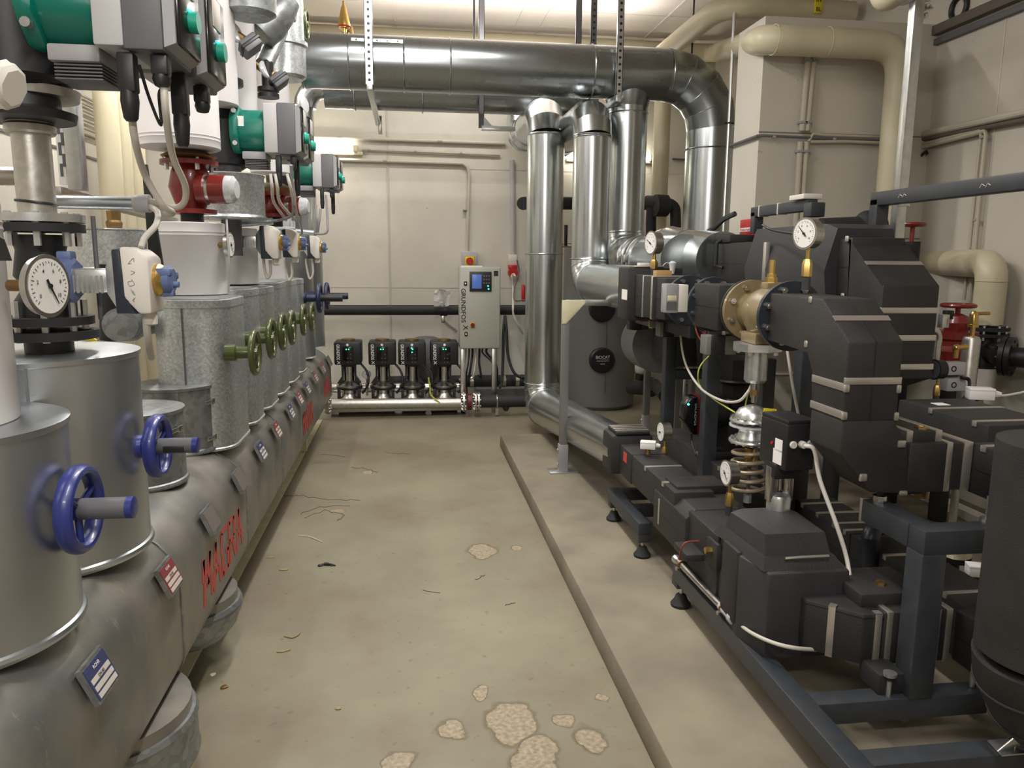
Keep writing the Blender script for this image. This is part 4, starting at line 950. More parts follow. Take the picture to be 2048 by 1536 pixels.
MB().cyl((ax_, c2, zz(436)), (ax_, c2, zz(250)), .046, seg=36).build('pipe', 'castpipe', t)
MB().lathe((ax_, c2, zz(270)), (0, 0, 1), [(0, .056), (.006, .06), (.022, .06), (.028, .054), (.05, .054), (.058, .07), (.085, .078), (.09, .12), (.112, .125), (.113, .05)], 40).build('weld_flange', 'castpipe', t)
MB().torus((ax_, c2, zz(405)), (0.1, 0, 1), .048, .004, 30, 6).build('cable_tie', 'black', t)
# ---- pumps
YF1 = 2.03
PX0, PXL, PXD, PXF = P(22, 60, Y=YF1).x, P(183, 60, Y=YF1).x, P(245, 60, Y=YF1).x, P(325, 60, Y=YF1).x-.0
def twin_pump(label, y, zc, near=False):
    t = T('circulation_pump', (-1.02, y, zc-.2), label, 'pump')
    MB().lathe((ax_, y+.05, zc-.27), (0, 0, 1), [(0, .12), (.02, .125), (.03, .09), (.07, .085), (.1, .13), (.32, .14), (.4, .09), (.5, .09), (.51, .12), (.54, .12)], 32).build('pump_body', 'black', t)
    MB().sph((ax_-.02, y+.2, zc-.02), .15 if near else .11, 1, 1.2, .95).build('volute', 'black', t)
    for i, dy in enumerate((0, .29)):
        yc = y-.01+dy
        k = MB(); rr = .108; pts = []
        for a in range(8): an = math.radians(22.5+45*a); pts.append((yc+rr*1.05*math.cos(an), zc+rr*1.05*math.sin(an)))
        mo = k.prism([V((PX0+.02, a, b)) for a, b in pts], (PXL-PX0-.015, 0, 0), .022).build('motor', 'green', t)
        MB().prism([V((PX0, yc+(a-yc)*1.16, zc+(b-zc)*1.16)) for a, b in pts], (.05, 0, 0), .02).build('motor_flange', 'green', t)
        if i == 0:
            MB().prism([V((PX0+.04, yc-.115, zc+.08))], (0, 0, 0)) if False else None
            st = MB().box((PXL-.17, yc-.105, zc+.01), (PXL-.10, yc-.101, zc+.06)).build('rating_label', 'white', mo)
            for a in (-.075, .085): MB().cyl((PX0+.03, yc-.118, zc+a), (PX0+.03, yc-.10, zc+a), .012, seg=10).build('bolt', 'zinc', mo)
        MB().box((PXL, yc-.12, zc-.12), (PXD, yc+.12, zc+.125), .006).build('module_back', 'lightgrey', t)
        md = MB().prism([V((PXD, yc-.123, zc+.13)), V((PXF, yc-.123, zc+.13)), V((PXF, yc-.123, zc-.127)), V((PXD, yc-.123, zc-.127))], (0, .246, 0), .006).build('module_front', 'darkgrey', t)
        MB().loft([[V((PXF-.004, yc+a*.115, zc+b*.12)) for a, b in ((-1, -1), (1, -1), (1, 1), (-1, 1))], [V((PXF+.025, yc+a*.105, zc+b*.105)) for a, b in ((-1, -1), (1, -1), (1, 1), (-1, 1))]]).build('module_bezel', 'greyplastic', t)
        fc = MB().box((PXF+.02, yc-.095, zc-.105), (PXF+.034, yc+.095, zc+.12), .005).build('display_face', 'blackgloss', t)
        MB().box((PXF+.034, yc-.05, zc+.03), (PXF+.037, yc+.04, zc+.11), .001).build('display', 'whiteplastic', fc)
        MB().cyl((PXF+.034, yc+.0, zc-.03), (PXF+.055, yc+.0, zc-.03), .026, seg=24).build('adjust_knob', 'teal', fc)
        MB().tube([V((PXF+.037, yc+.03*math.cos(a), zc-.03+.03*math.sin(a))) for a in (.9, 1.2, 1.57, 1.9, 2.2)], .003, 6).build('light_ring', 'cyanled', fc)
    k = MB()
    for j in range(5): k.box((PXL-.11, y-.08, zc-.158-.008*j), (PXL+.0, y+.05, zc-.154-.008*j), .001)
    k.build('cooling_grille', 'darkgrey', t)['kind'] = 'stuff'
    MB().box((PXL-.12, y-.09, zc-.15), (PXL-.0, y+.06, zc-.11), .006).build('grey_base', 'greyplastic', t)
    for j, (x, yy, L) in enumerate(((PXL+.065, y-.1, .13), (PXF-.02, y-.09, .05), (PXF-.03, y+.1, .16), (PXF-.01, y+.25, .05))):
        if j == 3 and not near: continue
        s = 1 if near else .75
        MB().box((x-.02*s, yy-.02*s, zc-.15-L*.55), (x+.02*s, yy+.02*s, zc-.13), .006).build('plug', 'black', t)
        MB().lathe((x, yy, zc-.15-L*.5), (0, 0, -1), [(0, .02*s), (L*.2, .022*s), (L*.5, .017*s), (L*.55, .012*s)], 12).build('cable_gland', 'black', t)
    return t
YF2 = YF1*(817-183)/(817-514); YF3 = YF1*(817-183)/(817-613)
ZP = P(545, 257, Y=YF2).z
twin_pump('large green twin pump with grey control boxes at the top left corner', YF1+.13, P(214, 90, Y=YF1).z+.12, True)
twin_pump('second green twin pump, above the red valve row', YF2+.13, ZP)
twin_pump('farthest green twin pump against the back wall', YF3+.13, P(622, 341, Y=YF3).z)
# pale lever at the left edge
k = P(-8, 150, Y=1.7); MB().lathe(V((k.x-.04, 1.75, k.z)), (1, -.2, -.3), [(0, .03), (.02, .04), (.03, .05), (.04, .046), (.05, .046), (.058, .036)], 8).build('bleed_wheel', 'whiteplastic', label='worn off-white plastic wheel at the upper left edge', cat='wheel')
# ---- red valve over second white jacket
def red_valve(label, y, px, pyt, pyb, sc=1.0):
    x = P(px, pyt, Y=y).x; zt, zb = P(px, pyt, Y=y).z, P(px, pyb, Y=y).z
    t = T('red_valve', (x, y, zb), label, 'valve')
    MB().cyl((x, y, zt-.02), (x, y, zt+.0), .125*sc, seg=32).build('top_flange', 'red', t)
    MB().cyl((x, y, zb), (x, y, zb+.02), .11*sc, seg=32).build('bottom_flange', 'red', t)
    MB().lathe((x, y, zb), (0, 0, 1), [(0, .06*sc), ((zt-zb)*.2, .07*sc), ((zt-zb)*.5, .095*sc), ((zt-zb)*.8, .08*sc), (zt-zb, .06*sc)], 28).build('valve_body', 'red', t)
    z = (zt+zb)/2-.01
    MB().lathe((x+.05, y-.05, z), (1, -.12, 0), [(0, .07*sc), (.035, .07*sc), (.036, .06*sc)], 28).build('side_flange', 'red', t)
    MB().lathe((x+.085, y-.054, z), (1, -.12, 0), [(0, .06*sc), (.02, .062*sc)], 28).build('clamp_ring', 'steel', t)
    MB().lathe((x+.105, y-.056, z), (1, -.12, 0), [(0, .064*sc), (.07*sc, .064*sc)], 28).build('end_housing', 'red', t)
    MB().lathe((x+.105+.07*sc, y-.065, z), (1, -.12, 0), [(0, .062*sc), (.03, .06*sc), (.045, .04*sc)], 24).build('sight_cap', 'glassy', t)
    for a in range(4):
        d = V((math.cos(a*1.57+.6), math.sin(a*1.57+.6), 0))*.1*sc; MB().cyl(V((x, y, zt-.045))+d, V((x, y, zt+.015))+d, .01, seg=6).build('bolt', 'zinc', t)
    MB().lathe((x, y, zt), (0, 0, 1), [(0, .1), (.02, .12), (.05, .06)], 24).build('gasket_collar', 'bronze', t)
    MB().cyl((x, y, zb-.05), (x, y, zb), .05).build('neck', 'black', t)
red_valve('dark red flanged strainer valve under the large white jacket', w2, 378, 322, 428)
red_valve('second dark red valve behind the spangled galvanised ring', 4.6, 545, 385, 435, .8)
# galvanised big ring under pump 2
y = 4.2; x = P(460, 390, Y=y).x; z0, z1 = P(460, 437, Y=y-.2).z, P(460, 343, Y=y-.2).z
t = T('galvanised_drum', (x, y, z0), 'short wide spangled galvanised drum under the second green pump', 'drum')
MB().lathe((x, y, z0), (0, 0, 1), [(0, .1), (.001, .175), (.012, .18), (.025, .17), (z1-z0-.01, .17), (z1-z0, .176), (z1-z0+.004, .17), (z1-z0+.01, .05)], 56).build('jacket', 'galv', t)
MB().cyl((x, y, z1), (x, y, ZP-.2), .06).build('pump_neck', 'black', t); MB().cyl((x, y, z0-.18), (x, y, z0), .05).build('lower_pipe', 'darkgrey', t)
# far aluminium risers
c = cyof(-1.0, .18, 632, 1.8)
t = T('ribbed_riser', (-1.0, c, 1.67), 'ribbed silver riser jacket standing on the seventh valve jacket', 'jacket'); k = MB(); n_ = 40
def star(z, r): return [V((-1.0+(r+(.006 if i % 2 else 0))*math.cos(i*2*math.pi/n_), c+(r+(.006 if i % 2 else 0))*math.sin(i*2*math.pi/n_), z)) for i in range(n_)]
k.loft([star(1.672, .18), star(2.15, .18), star(2.2, .15)]).build('jacket', 'alu', t)
# galvanised fittings near the ceiling
Yg = 5.5; x0 = P(568, 80, Y=Yg).x
t = T('galvanised_riser', (x0, Yg, 2.7), 'spangled galvanised vertical pipe with a rolled collar meeting the large duct', 'pipe')
za_, zb_ = P(580, 95, Y=Yg).z, P(580, 160, Y=Yg).z
MB().lathe((x0, Yg, zb_), (0, 0, 1), [(0, .11), (.02, .135), (za_-zb_, .135), (za_-zb_+.005, .15), (za_-zb_+.03, .15), (za_-zb_+.035, .13), (CZ-zb_, .13)], 40).build('jacket', 'galv', t)
t = T('galvanised_branch', (x0-.1, Yg-.4, za_), 'dull galvanised angled branch pipe below the ceiling at upper left', 'pipe')
MB().lathe(P(515, 70, Y=4.9), (.5, .2, .6), [(0, .05), (.01, .10), (.1, .11), (.22, .09), (.3, .06)], 36).build('branch', 'galv_old', t)
MB().cyl(P(528, 130, Y=4.9), P(560, 60, Y=5.1), .05, seg=24).build('small_branch', 'galv_old', t)
t = T('canopy_plate', P(540, 20, Y=4.6), 'grey sheet metal pot bottom at the top edge beside the white riser', 'pot')
MB().lathe(P(500, 36, Y=4.3), (0, 0, 1), [(0, .06), (.0, .10), (.02, .13), (.3, .14)], 36).build('pot', 'galv_old', t)
def small_drive(label, px, py, y):
    c = P(px, py, Y=y); t = T('small_actuator', c, label, 'actuator')
    R = Matrix.Rotation(math.radians(-42), 3, 'Y') @ Matrix.Rotation(math.radians(20), 3, 'Z')
    MB().box(c-V((.05, .05, .035)), c+V((.05, .05, .035)), .01, R).build('housing', 'darkgrey', t)
    MB().box(c-V((.055, .053, .008)), c+V((.055, .053, .012)), .004, R).build('cover_edge', 'black', t)
    MB().lathe(c+V((-.075, -.02, .055)), (.9, -.4, .3), [(0, .05), (.012, .052), (.02, .045)], 28).build('dial', 'glassy', t)
    MB().cyl(c+V((-.14, 0, .1)), c+V((-.03, 0, .03)), .022).build('stem', 'bronze', t)
small_drive('small dark tilted actuator with a glass dial below the galvanised elbow', 557, 163, 4.9)
small_drive('small dark tilted actuator with a glass dial beside the tall white riser', 500, 92, 4.3)
q = P(606, 210, Y=5.9); MB().lathe(q, (.9, -.4, .1), [(-.05, .012), (0, .012), (.002, .055), (.016, .055), (.02, .045)], 24).build('thermometer', 'glassy', label='small glass-faced thermometer at the foot of the galvanised riser', cat='thermometer')
q = P(537, 196, Y=4.9); t = T('black_flange', q, 'pair of black pipe flanges above the second green pump', 'flange')
for dz in (0, .035): MB().cyl(q+V((0, 0, dz)), q+V((0, 0, dz+.022)), .062, seg=28).build('flange', 'black', t)
MB().cyl(q+V((0, 0, .05)), q+V((0, 0, .2)), .035).build('neck', 'black', t)
# ---- supports, beam, conduit, tray
a, b = P(105, 372, X=-1.38), P(345, 436, X=-1.38)
t = T('support_beam', a, 'long brown-grey steel beam running back behind the silver conduit', 'beam')
MB().prism([V((-1.41, a.y, a.z-.035)), V((-1.35, a.y, a.z-.035)), V((-1.35, a.y, a.z)), V((-1.41, a.y, a.z))], b-a, .002).build('beam', 'castpipe', t)
MB().box((-1.36, a.y, a.z-.06), (-1.30, a.y+.05, a.z-.03), .002).build('end_angle', 'bronze', t)
yc = 2.42; a, b = P(60, 405, Y=yc), P(282, 405, Y=yc); z = (a.z+b.z)/2
t = T('cable_conduit', a, 'silver aluminium conduit tube with a grey end sleeve carrying pump cables', 'conduit')
MB().cyl((a.x, yc, z), (b.x, yc, z), .019, seg=24).build('tube', 'alu', t)
MB().lathe((b.x-.02, yc, z), (1, 0, 0), [(0, .021), (.004, .024), (.02, .026), (.045, .026), (.046, .018)], 24).build('end_sleeve', 'lightgrey', t)
k = P(15, 352, Y=2.6); MB().cyl((k.x-.1, 2.6, k.z), (k.x+.06, 2.6, k.z), .028, seg=20).build('pipe_stub', 'steel', label='short dark-mouthed steel pipe stub above the white jacket at the left edge', cat='pipe')
Yt = 3.1; a, b = P(97, 175, Y=Yt), P(142, 370, Y=Yt)
t = T('perforated_tray', (b.x, Yt, b.z), 'white perforated cable tray standing upright behind the silver pipe', 'tray')
x0, x1 = a.x+.01, b.x
k = MB(); H_ = a.z+.25-b.z
k.box((x0, Yt, b.z), (x1, Yt+.002, a.z+.25)); k.build('tray', 'white', t)
k = MB(); n_ = 8
for j in range(9):
    for i, fx in enumerate((.3, .58, .85)):
        zz_ = b.z+.03+j*.075+(.035 if i % 2 else 0); xx = x0+(x1-x0)*fx
        k.box((xx-.005, Yt-.002, zz_), (xx+.005, Yt, zz_+.045))
k.build('slot_row', 'darkgrey', t)['kind'] = 'stuff'
MB().box((x1, Yt-.03, b.z-.02), (x1+.05, Yt+.03, a.z+.3), .003).build('side_channel', 'zinc', t)
# beige verticals and thin lines on the left wall
for (px, r, lab) in ((218, .092, 'first, widest beige vertical pipe on the left wall'), (248, .06, 'second beige vertical pipe on the left wall'), (272, .075, 'third beige vertical pipe on the left wall')):
    q = P(px, 300, X=-2.4); MB().cyl((-2.4, q.y, 0), (-2.4, q.y, CZ), r, seg=28).build('vertical_pipe', 'beige', label=lab, cat='pipe')
for i, py_ in enumerate((200, 214, 228, 246, 262, 272)):
    z = P(185, py_, X=-2.66).z; MB().cyl((-2.67, 2.5, z), (-2.67, 7.5, z), .012, seg=8).build('wall_line', 'wallpipe', label='thin pipe of the parallel bundle on the left wall', cat='pipe', group='thin pipes along the left wall')
z = P(180, 315, X=-2.69).z; MB().box((-2.7, 2.5, z-.01), (-2.69, 8.4, z+.01)).build('trim_20', 'darkgrey', **S)
for y in (4.3, 4.9): MB().box((-2.7, y, 0), (-2.62, y+.12, CZ)).build('trim_%d' % int(y*5), 'wallpaint', **S)
# galvanised things seen through the gap
q0, q1 = P(228, 530, Y=3.7), P(228, 458, Y=3.7)
t = T('galvanised_drum', q0, 'spangled galvanised drum behind the first valve actuator', 'drum')
MB().lathe((q0.x, 3.7, q0.z-.02), (0, 0, 1), [(0, .14), (.005, .145), (.012, .14), (q1.z-q0.z+.01, .14), (q1.z-q0.z+.015, .146), (q1.z-q0.z+.02, .14)], 44).build('jacket', 'galv', t)
q = P(232, 450, Y=3.7); MB().lathe((q.x, 3.68, q.z-.02), (0, 0, 1), [(0, .03), (.03, .035), (.04, .028), (.08, .03)], 6).build('brass_fitting', 'bronze', t)
a, b = P(240, 650, Y=3.3), P(300, 640, Y=3.9)
t = T('galvanised_branch', a, 'galvanised horizontal jacket end below the first valve actuator', 'pipe')
MB().cyl(a, b, .068, seg=32).build('branch', 'galv_old', t); MB().torus(a+(b-a)*.25, b-a, .07, .006, 32, 6).build('band', 'galv', t)
q = P(236, 595, Y=3.4); MB().cyl(q, q+V((0, 0, .06)), .025, seg=10).build('brass_nipple', 'bronze', t)
MB().cyl(P(225, 680, Y=3.5), P(225, 530, Y=3.5), .05).build('dark_pipe', 'rubber', t)
a = P(303, 350, Y=3.4); t = T('flat_bar', P(320, 520, Y=3.4), 'dark upright flat bar between the silver conduit and the red valve', 'bar')
MB().prism([P(283, 330, Y=3.4), P(293, 328, Y=3.4), P(330, 560, Y=3.4), P(300, 560, Y=3.4)], (0, .02, 0), .003).build('bar', 'rubber', t)
q = P(180, 678, Y=2.5); MB().box(q-V((.02, .005, .008)), q+V((.02, .005, .008)), .003, Matrix.Rotation(.5, 3, 'Y')).build('yellow_tape', 'yellow', label='scrap of yellow tape above the second drum', cat='tape')
# cables of the pumps
def cab(pts, r, label, m='cable', **kw): MB().tube([P(px, py, Y=y) for px, py, y in pts], r, 10, smooth=6).build('pump_cable', m, label=label, cat='cable', **kw)
cab([(327, 150, 2.08), (331, 220, 2.08), (345, 310, 2.2), (370, 370, 2.3), (368, 405, 2.35), (345, 415, 2.4), (300, 402, 2.42)], .009, 'thick light cable from the second plug of the big pump looping down into the conduit')
cab([(262, 212, 2.08), (270, 280, 2.1), (290, 350, 2.25), (325, 410, 2.3), (345, 425, 2.35), (330, 428, 2.4), (300, 410, 2.42)], .009, 'thick light cable from the first plug of the big pump into the conduit')
cab([(298, 412, 2.42), (315, 425, 2.35), (312, 450, 2.25), (290, 475, 2.22), (282, 495, 2.2)], .0085, 'light cable from the conduit end into the first actuator')
cab([(292, 628, 2.2), (294, 660, 2.2), (298, 690, 2.25), (303, 715, 2.4)], .010, 'light cable leaving the first actuator downwards')
cab([(278, 130, 2.05), (300, 200, 2.1), (322, 250, 2.2), (318, 190, 2.2), (326, 175, 2.2)], .004, 'thin black wire looping below the big pump', 'black')
cab([(453, 440, 3.7), (455, 470, 3.65), (458, 520, 3.62), (457, 585, 3.62)], .005, 'thin grey wire hanging beside the white jacket thermometer', 'greyplastic')
for i, (x0, x1, x2, y) in enumerate(((541, 548, 572, 4.1), (550, 560, 590, 4.15), (574, 588, 596, 4.1), (583, 590, 585, 4.3))):
    cab([(x0, 348, y), ((x0+x1)//2, 375, y), (x1, 405, y+.1), (x2, 440, y+.4)], .008, ('leftmost', 'second', 'third', 'rightmost')[i]+' light cable of the bundle under the second green pump', group='cables under the second green pump')
cab([(582, 330, 4.1), (586, 400, 4.2), (584, 430, 4.3), (560, 440, 4.4), (540, 442, 4.4)], .008, 'grey cable swinging left under the second pump to its conduit', 'greyplastic')
cab([(586, 400, 4.6), (598, 440, 4.9), (604, 465, 5.2), (596, 470, 5.3)], .007, 'grey cable between the second and third actuators', 'greyplastic')
cab([(632, 410, 5.9), (633, 440, 5.9), (633, 465, 5.95)], .009, 'left cable under the farthest green pump', 'greyplastic')
cab([(641, 418, 5.9), (638, 445, 5.9), (635, 465, 5.95)], .009, 'middle cable under the farthest green pump', 'greyplastic')
cab([(652, 390, 5.9), (655, 440, 5.9), (653, 465, 5.9), (628, 468, 5.95)], .009, 'right looping cable under the farthest green pump', 'greyplastic')
for i, (x, y, z0) in enumerate(((540, 4.26, 520), (583, 4.98, 525), (625, 6.15, 522))):
    cab([(x, z0, y), (x+1, z0+25, y), (x-6, z0+35, y), (x-12, z0+10, y), (x-13, z0-5, y)], .008, ('light cable loop under the second actuator', 'light cable loop under the third actuator', 'light cable loop under the farthest actuator')[i])
for (pa, pb, Y, lab) in (((475, 447), (545, 442), 4.4, 'grey conduit tube under the galvanised drum'), ((585, 462), (628, 466), 5.9, 'short silver conduit under the farthest green pump'), ((545, 458), (590, 460), 5.2, 'grey conduit tube above the third actuator')):
    MB().cyl(P(*pa, Y=Y), P(*pb, Y=Y), .02, seg=16).build('cable_conduit', 'alu', label=lab, cat='conduit')
# ================================================================ right: heat transfer station
def pipebox(label, nm='insulation_shell', loc=(0, 0, 0), group=None, cat='insulation'): return T(nm, loc, label, cat, group)
def yband(t, x0, x1, z0, z1, y, wd=.022, nm='strap', full=False):
    if not full:
        MB().box((x0-.001, y-wd/2, z1-.002), (x1+.001, y+wd/2, z1+.003), .001).build(nm, 'strap', t); MB().box((x0-.004, y-wd/2, z1-.018), (x0+.004, y+wd/2, z1+.003), .0015).build('strap_clip', 'strap', t); return
    g = .0025; MB().box((x0-g, y-wd/2, z0-g), (x1+g, y+wd/2, z1+g), .001).build(nm, 'strap', t)
def clip(t, p, s=(.012, .012, .014)): MB().box(V(p)-V(s), V(p)+V(s), .005).build('strap_clip', 'strap', t)
def ybox(t, x0, x1, z0, z1, y0, y1, m='epp', nm='shell', bev=.006, bands=(), half=True, full=False):
    o = MB().box((x0, y0, z0), (x1, y1, z1), bev).build(nm, m, t)
    if half: MB().box((x0-.0012, y0+.004, (z0+z1)/2-.0015), (x1+.001, y1-.004, (z0+z1)/2+.0015)).build('shell_joint', 'black', t)
    for b in bands: yband(t, x0, x1, z0, z1, b, full=full)
    return o
def yy(px, z, X): 
    lo, hi = .8, 9
    for _ in range(30):
        m = (lo+hi)/2
        if Q((X, m, z))[0] > px: lo = m
        else: hi = m
    return m
# ---- run 1 near elbow
XL, XR = 1.338, 1.522
YF, YB = 2.2, 2.385
t = pipebox('big near black foam elbow bending down in front, with four steel straps', 'insulated_elbow', (1.43, 2.3, .86))
yv = yy(1535, 1.39, XL)
ptsL = [(yv, 1.477), (2.37, 1.477), (YF, 1.352), (YF, 1.10), (2.395, 1.10), (2.395, 1.235), (2.44, 1.298), (yv, 1.298)]
MB().prism([V((XL, y, z)) for y, z in ptsL], (XR-XL, 0, 0), .007).build('upper_shell', 'epp', t)
MB().prism([V(((XL+XR)/2-.0015, y, z+.001)) for y, z in ((2.372, 1.477), (YF-.0012, 1.352), (YF-.0012, 1.10), (2.3, 1.3))], (.003, 0, 0)).build('shell_joint', 'black', t)
pf = [(1691, 765), (1691, 908), (1742, 986), (1816, 988), (1816, 886), (1788, 862), (1788, 765)]
pf = [P(a, b, Y=YF) for a, b in pf]
for p in pf[:2]: p.x = XL
pf[-1].x = XR; pf[-2].x = XR
pf[0].z = 1.105; pf[-1].z = 1.105
lw = MB().prism(pf, (0, YB-YF+.01, 0), .007).build('lower_shell', 'epp', t)
# straps: slanted, front, two on the left side
k = MB()
sl = [(2.345, 1.462), (2.325, 1.447)]
def lerp(a, b, s): return a+(b-a)*s
for s0 in (.42,):
    a = V((XL-.003, lerp(2.37, YF, s0), lerp(1.477, 1.352, s0))); d = V((0, YF-2.37, 1.352-1.477)).normalized(); n = V((0, d.z, -d.y)); n = -n if n.y > 0 else n
    k.prism([a, a+d*.024, a+d*.024+n*.003, a+n*.003], (XR-XL+.006, 0, 0))
k.build('strap', 'strap', t)
zf = P(1745, 762, Y=YF).z
MB().box((XL-.003, YF-.003, zf-.011), (XR+.003, YF+.006, zf+.011), .001).build('strap', 'strap', t)
for py_ in (768, 823):
    zz_ = P(1665, py_, X=XL).z
    MB().box((XL-.003, YF-.0, zz_-.012), (XL+.005, YB+.012, zz_+.012), .001).build('strap', 'strap', t); clip(t, (XL+.004, YF-.001, zz_-.002), (.01, .005, .013))
    clip(t, (XR-.004, YF-.001, P(1790, py_+10, Y=YF).z), (.008, .005, .014))
clip(t, P(1726, 955, Y=YF)+V((0, 0, 0)), (.013, .006, .013)); clip(t, P(1803, 888, Y=YF), (.014, .006, .012)); clip(t, P(1806, 986, Y=YF), (.014, .006, .008))
clip(t, P(1621, 597, X=XL)+V((0, 0, -.004)), (.004, .01, .012)); clip(t, P(1612, 688, X=XL), (.004, .01, .012))
# right-going boxes
X1, X2, X3 = P(1816, 935, Y=YF).x, P(1893, 935, Y=YF).x, P(1942, 935, Y=YF).x
zt_, zb_ = P(1850, 887, Y=YF).z, P(1850, 985, Y=YF).z
t = pipebox('black foam box with a brass plug on top, right of the near elbow', 'insulated_tee', (X1, YF, zb_))
MB().box((X1+.001, YF, zb_), (X2, YB, zt_), .006).build('front_shell', 'epp', t)
MB().box((X1-.03, YF+.02, zt_-.01), (X2-.01, YB+.06, zt_+.035), .005).build('top_cover', 'epp', t)
MB().box((X2, YF+.003, zb_+.004), (X3-.003, YB-.003, zt_-.003), .005).build('side_shell', 'epp', t)
for x0, x1 in ((X2-.004, X2+.016), (P(1925, 935, Y=YF).x, P(1942, 935, Y=YF).x)): MB().box((x0, YF-.001, zb_+.001), (x1, YB+.002, zt_+.001), .002).build('strap', 'strap', t)
for x in (X1-.002, X2-.035):
    MB().box((x, YF+.017, zt_+.0), (x+.022, YB+.062, zt_+.038), .002).build('strap', 'strap', t)
q = P(1843, 857, Z=zt_+.035); MB().lathe(q, (0, 0, 1), [(0, .02), (.006, .02), (.008, .012), (.003, .011)], 6).build('brass_plug', 'brass', t)
q = P(1841, 1008, Y=YF+.08); zpost = .82
MB().cyl((q.x, YF+.08, zpost), (q.x, YF+.08, zb_), .022, seg=20).build('brass_nipple', 'bronze', t)
MB().box((X1-.03, YF+.04, zb_-.018), (X2-.04, YB, zb_), .003).build('base_pad', 'black', t)
# box running to the camera at the right
def yrun(label, px_far, py_far, px_near, X, zt, zb, w=.19, bands=(), nm='insulated_pipe_box', m='epp', near=None):
    y1 = yy(px_far, zt, X); y0 = near if near is not None else yy(px_near, zt, X)
    t = pipebox(label, nm, (X+w/2, (y0+y1)/2, zb)); ybox(t, X, X+w, zb, zt, y0, y1, m, 'shell', .006, [yy(b, zt, X) for b in bands]); return t, y0, y1
a = P(1943, 888, Y=2.2); XR1 = a.x+.01
tt, y0, y1 = yrun('black foam box at the right edge with two straps over its top', 1943, 888, 2100, XR1, a.z+.002, P(1943, 985, Y=2.2).z, bands=(1968, 2016))
q = P(1984, 1003, Y=2.02); MB().cyl((q.x, 2.03, .82), (q.x, 2.03, a.z-.12), .008, seg=10).build('support_bolt', 'zinc', tt); MB().cyl((q.x, 2.03, .82), (q.x, 2.03, .832), .022, seg=16).build('bolt_foot', 'zinc', tt)
# near vertical pipe at the right edge
Yn = 1.62; xl0 = P(2016, 1000, Y=Yn).x; Rn = .17
t = T('insulated_riser', (xl0+Rn, Yn, .3), 'thick black foam-covered pipe at the right edge curving at its foot', 'pipe')
MB().cyl((xl0+Rn, Yn, .62), (xl0+Rn, Yn, P(2048, 915, Y=Yn-.1).z), Rn, seg=48).build('upper_shell', 'epp', t)
e = [V((xl0+Rn, Yn, .622))]+[V((xl0+Rn+.2-.2*math.cos(a), Yn, .622-.17*math.sin(a))) for a in (.3, .6, .9, 1.2)]
MB().tube(e, Rn+.004, 48).build('foot_bend', 'epp', t)
for i in (1, 2): MB().torus(e[i], (e[i+1]-e[i-1]), Rn+.006, .004, 48, 6).build('rib', 'rubber', t)
# ---- sand coloured valve on run 1
VX, VZ = 1.43, 1.39
yA, yB = yy(1452, VZ, VX-.12), yv+.03
t = T('control_valve', (VX, (yA+yB)/2, VZ-.15), 'large sand-coloured flanged control valve between black foam boxes', 'valve')
def fl(y, R, th, m, nb=8, nm='flange', boff=0):
    MB().cyl((VX, y-th/2, VZ), (VX, y+th/2, VZ), R, seg=48).build(nm, m, t)
    for i in range(nb):
        a = 2*math.pi*(i+.5)/nb; c = V((VX+R*.8*math.cos(a), y, VZ+R*.8*math.sin(a)))
        o = MB().lathe(c+V((0, -th/2-.018, 0)), (0, 1, 0), [(0, .006), (.004, .007), (.0041, .013), (.018, .013), (th+.03, .011)], 6).build('bolt', 'steel', t)
fl(yA+.01, .128, .022, 'sand'); fl(yA+.032, .13, .014, 'black', 0)
fl(yB+.0, .118, .03, 'sand', 0); fl(yB-.03, .132, .02, 'navy', 8)
m0 = (yA+yB)/2
MB().lathe((VX, yB, VZ), (0, 1, 0), [(0, .085), (.04, .078), ((yA-yB)*.4, .1), ((yA-yB)*.6, .1), ((yA-yB)*.85, .075), (yA-yB, .08)], 36).build('valve_body', 'sand', t)
MB().sph((VX, m0, VZ-.01), .105, .95, 1.05, 1.05).build('valve_bulb', 'sand', t)
MB().box((VX-.03, m0-.03, VZ+.08), (VX+.04, m0+.03, VZ+.122), .006).build('top_boss', 'sand', t)
MB().lathe((VX, m0, VZ+.12), (0, 0, 1), [(0, .024), (.02, .024), (.021, .018), (.035, .018), (.036, .012), (.09, .012)], 6).build('brass_probe', 'brass', t)
zc_ = lambda py: P(1513, py, Y=m0).z
MB().prism([V((VX-.085, m0-.07, zc_(686))), V((VX+.085, m0-.07, zc_(686))), V((VX+.085, m0+.07, zc_(686))), V((VX-.085, m0+.07, zc_(686)))], (0, 0, zc_(664)-zc_(686)), .006).build('bottom_pad', 'sand', t)
cx = P(1514, 700, Y=m0).x
MB().lathe((cx, m0, zc_(701)), (0, 0, 1), [(0, .098), (.002, .1), (zc_(686)-zc_(701), .1)], 8).build('steel_plate', 'zinc', t)
for a in range(4): MB().cyl((cx+.075*math.cos(a*1.57+.78), m0+.075*math.sin(a*1.57+.78), zc_(708)), (cx+.075*math.cos(a*1.57+.78), m0+.075*math.sin(a*1.57+.78), zc_(700)), .011, seg=6).build('bolt', 'steel', t)
MB().lathe((cx, m0, zc_(765)), (0, 0, 1), [(0, .02), (.0, .036), (.012, .045), (zc_(701)-zc_(765), .045)], 36).build('steel_cup', 'zinc', t)
st = [(zc_(840)-.01, .03)]
MB().lathe((cx, m0, zc_(805)), (0, 0, 1), [(0, .012), (.02, .012), (.021, .016), (zc_(765)-zc_(805), .018)], 20).build('stem', 'steel', t)
MB().cyl((cx, m0, zc_(790)), (cx, m0, zc_(779)), .02, seg=8).build('lock_nut', 'bronze', t)
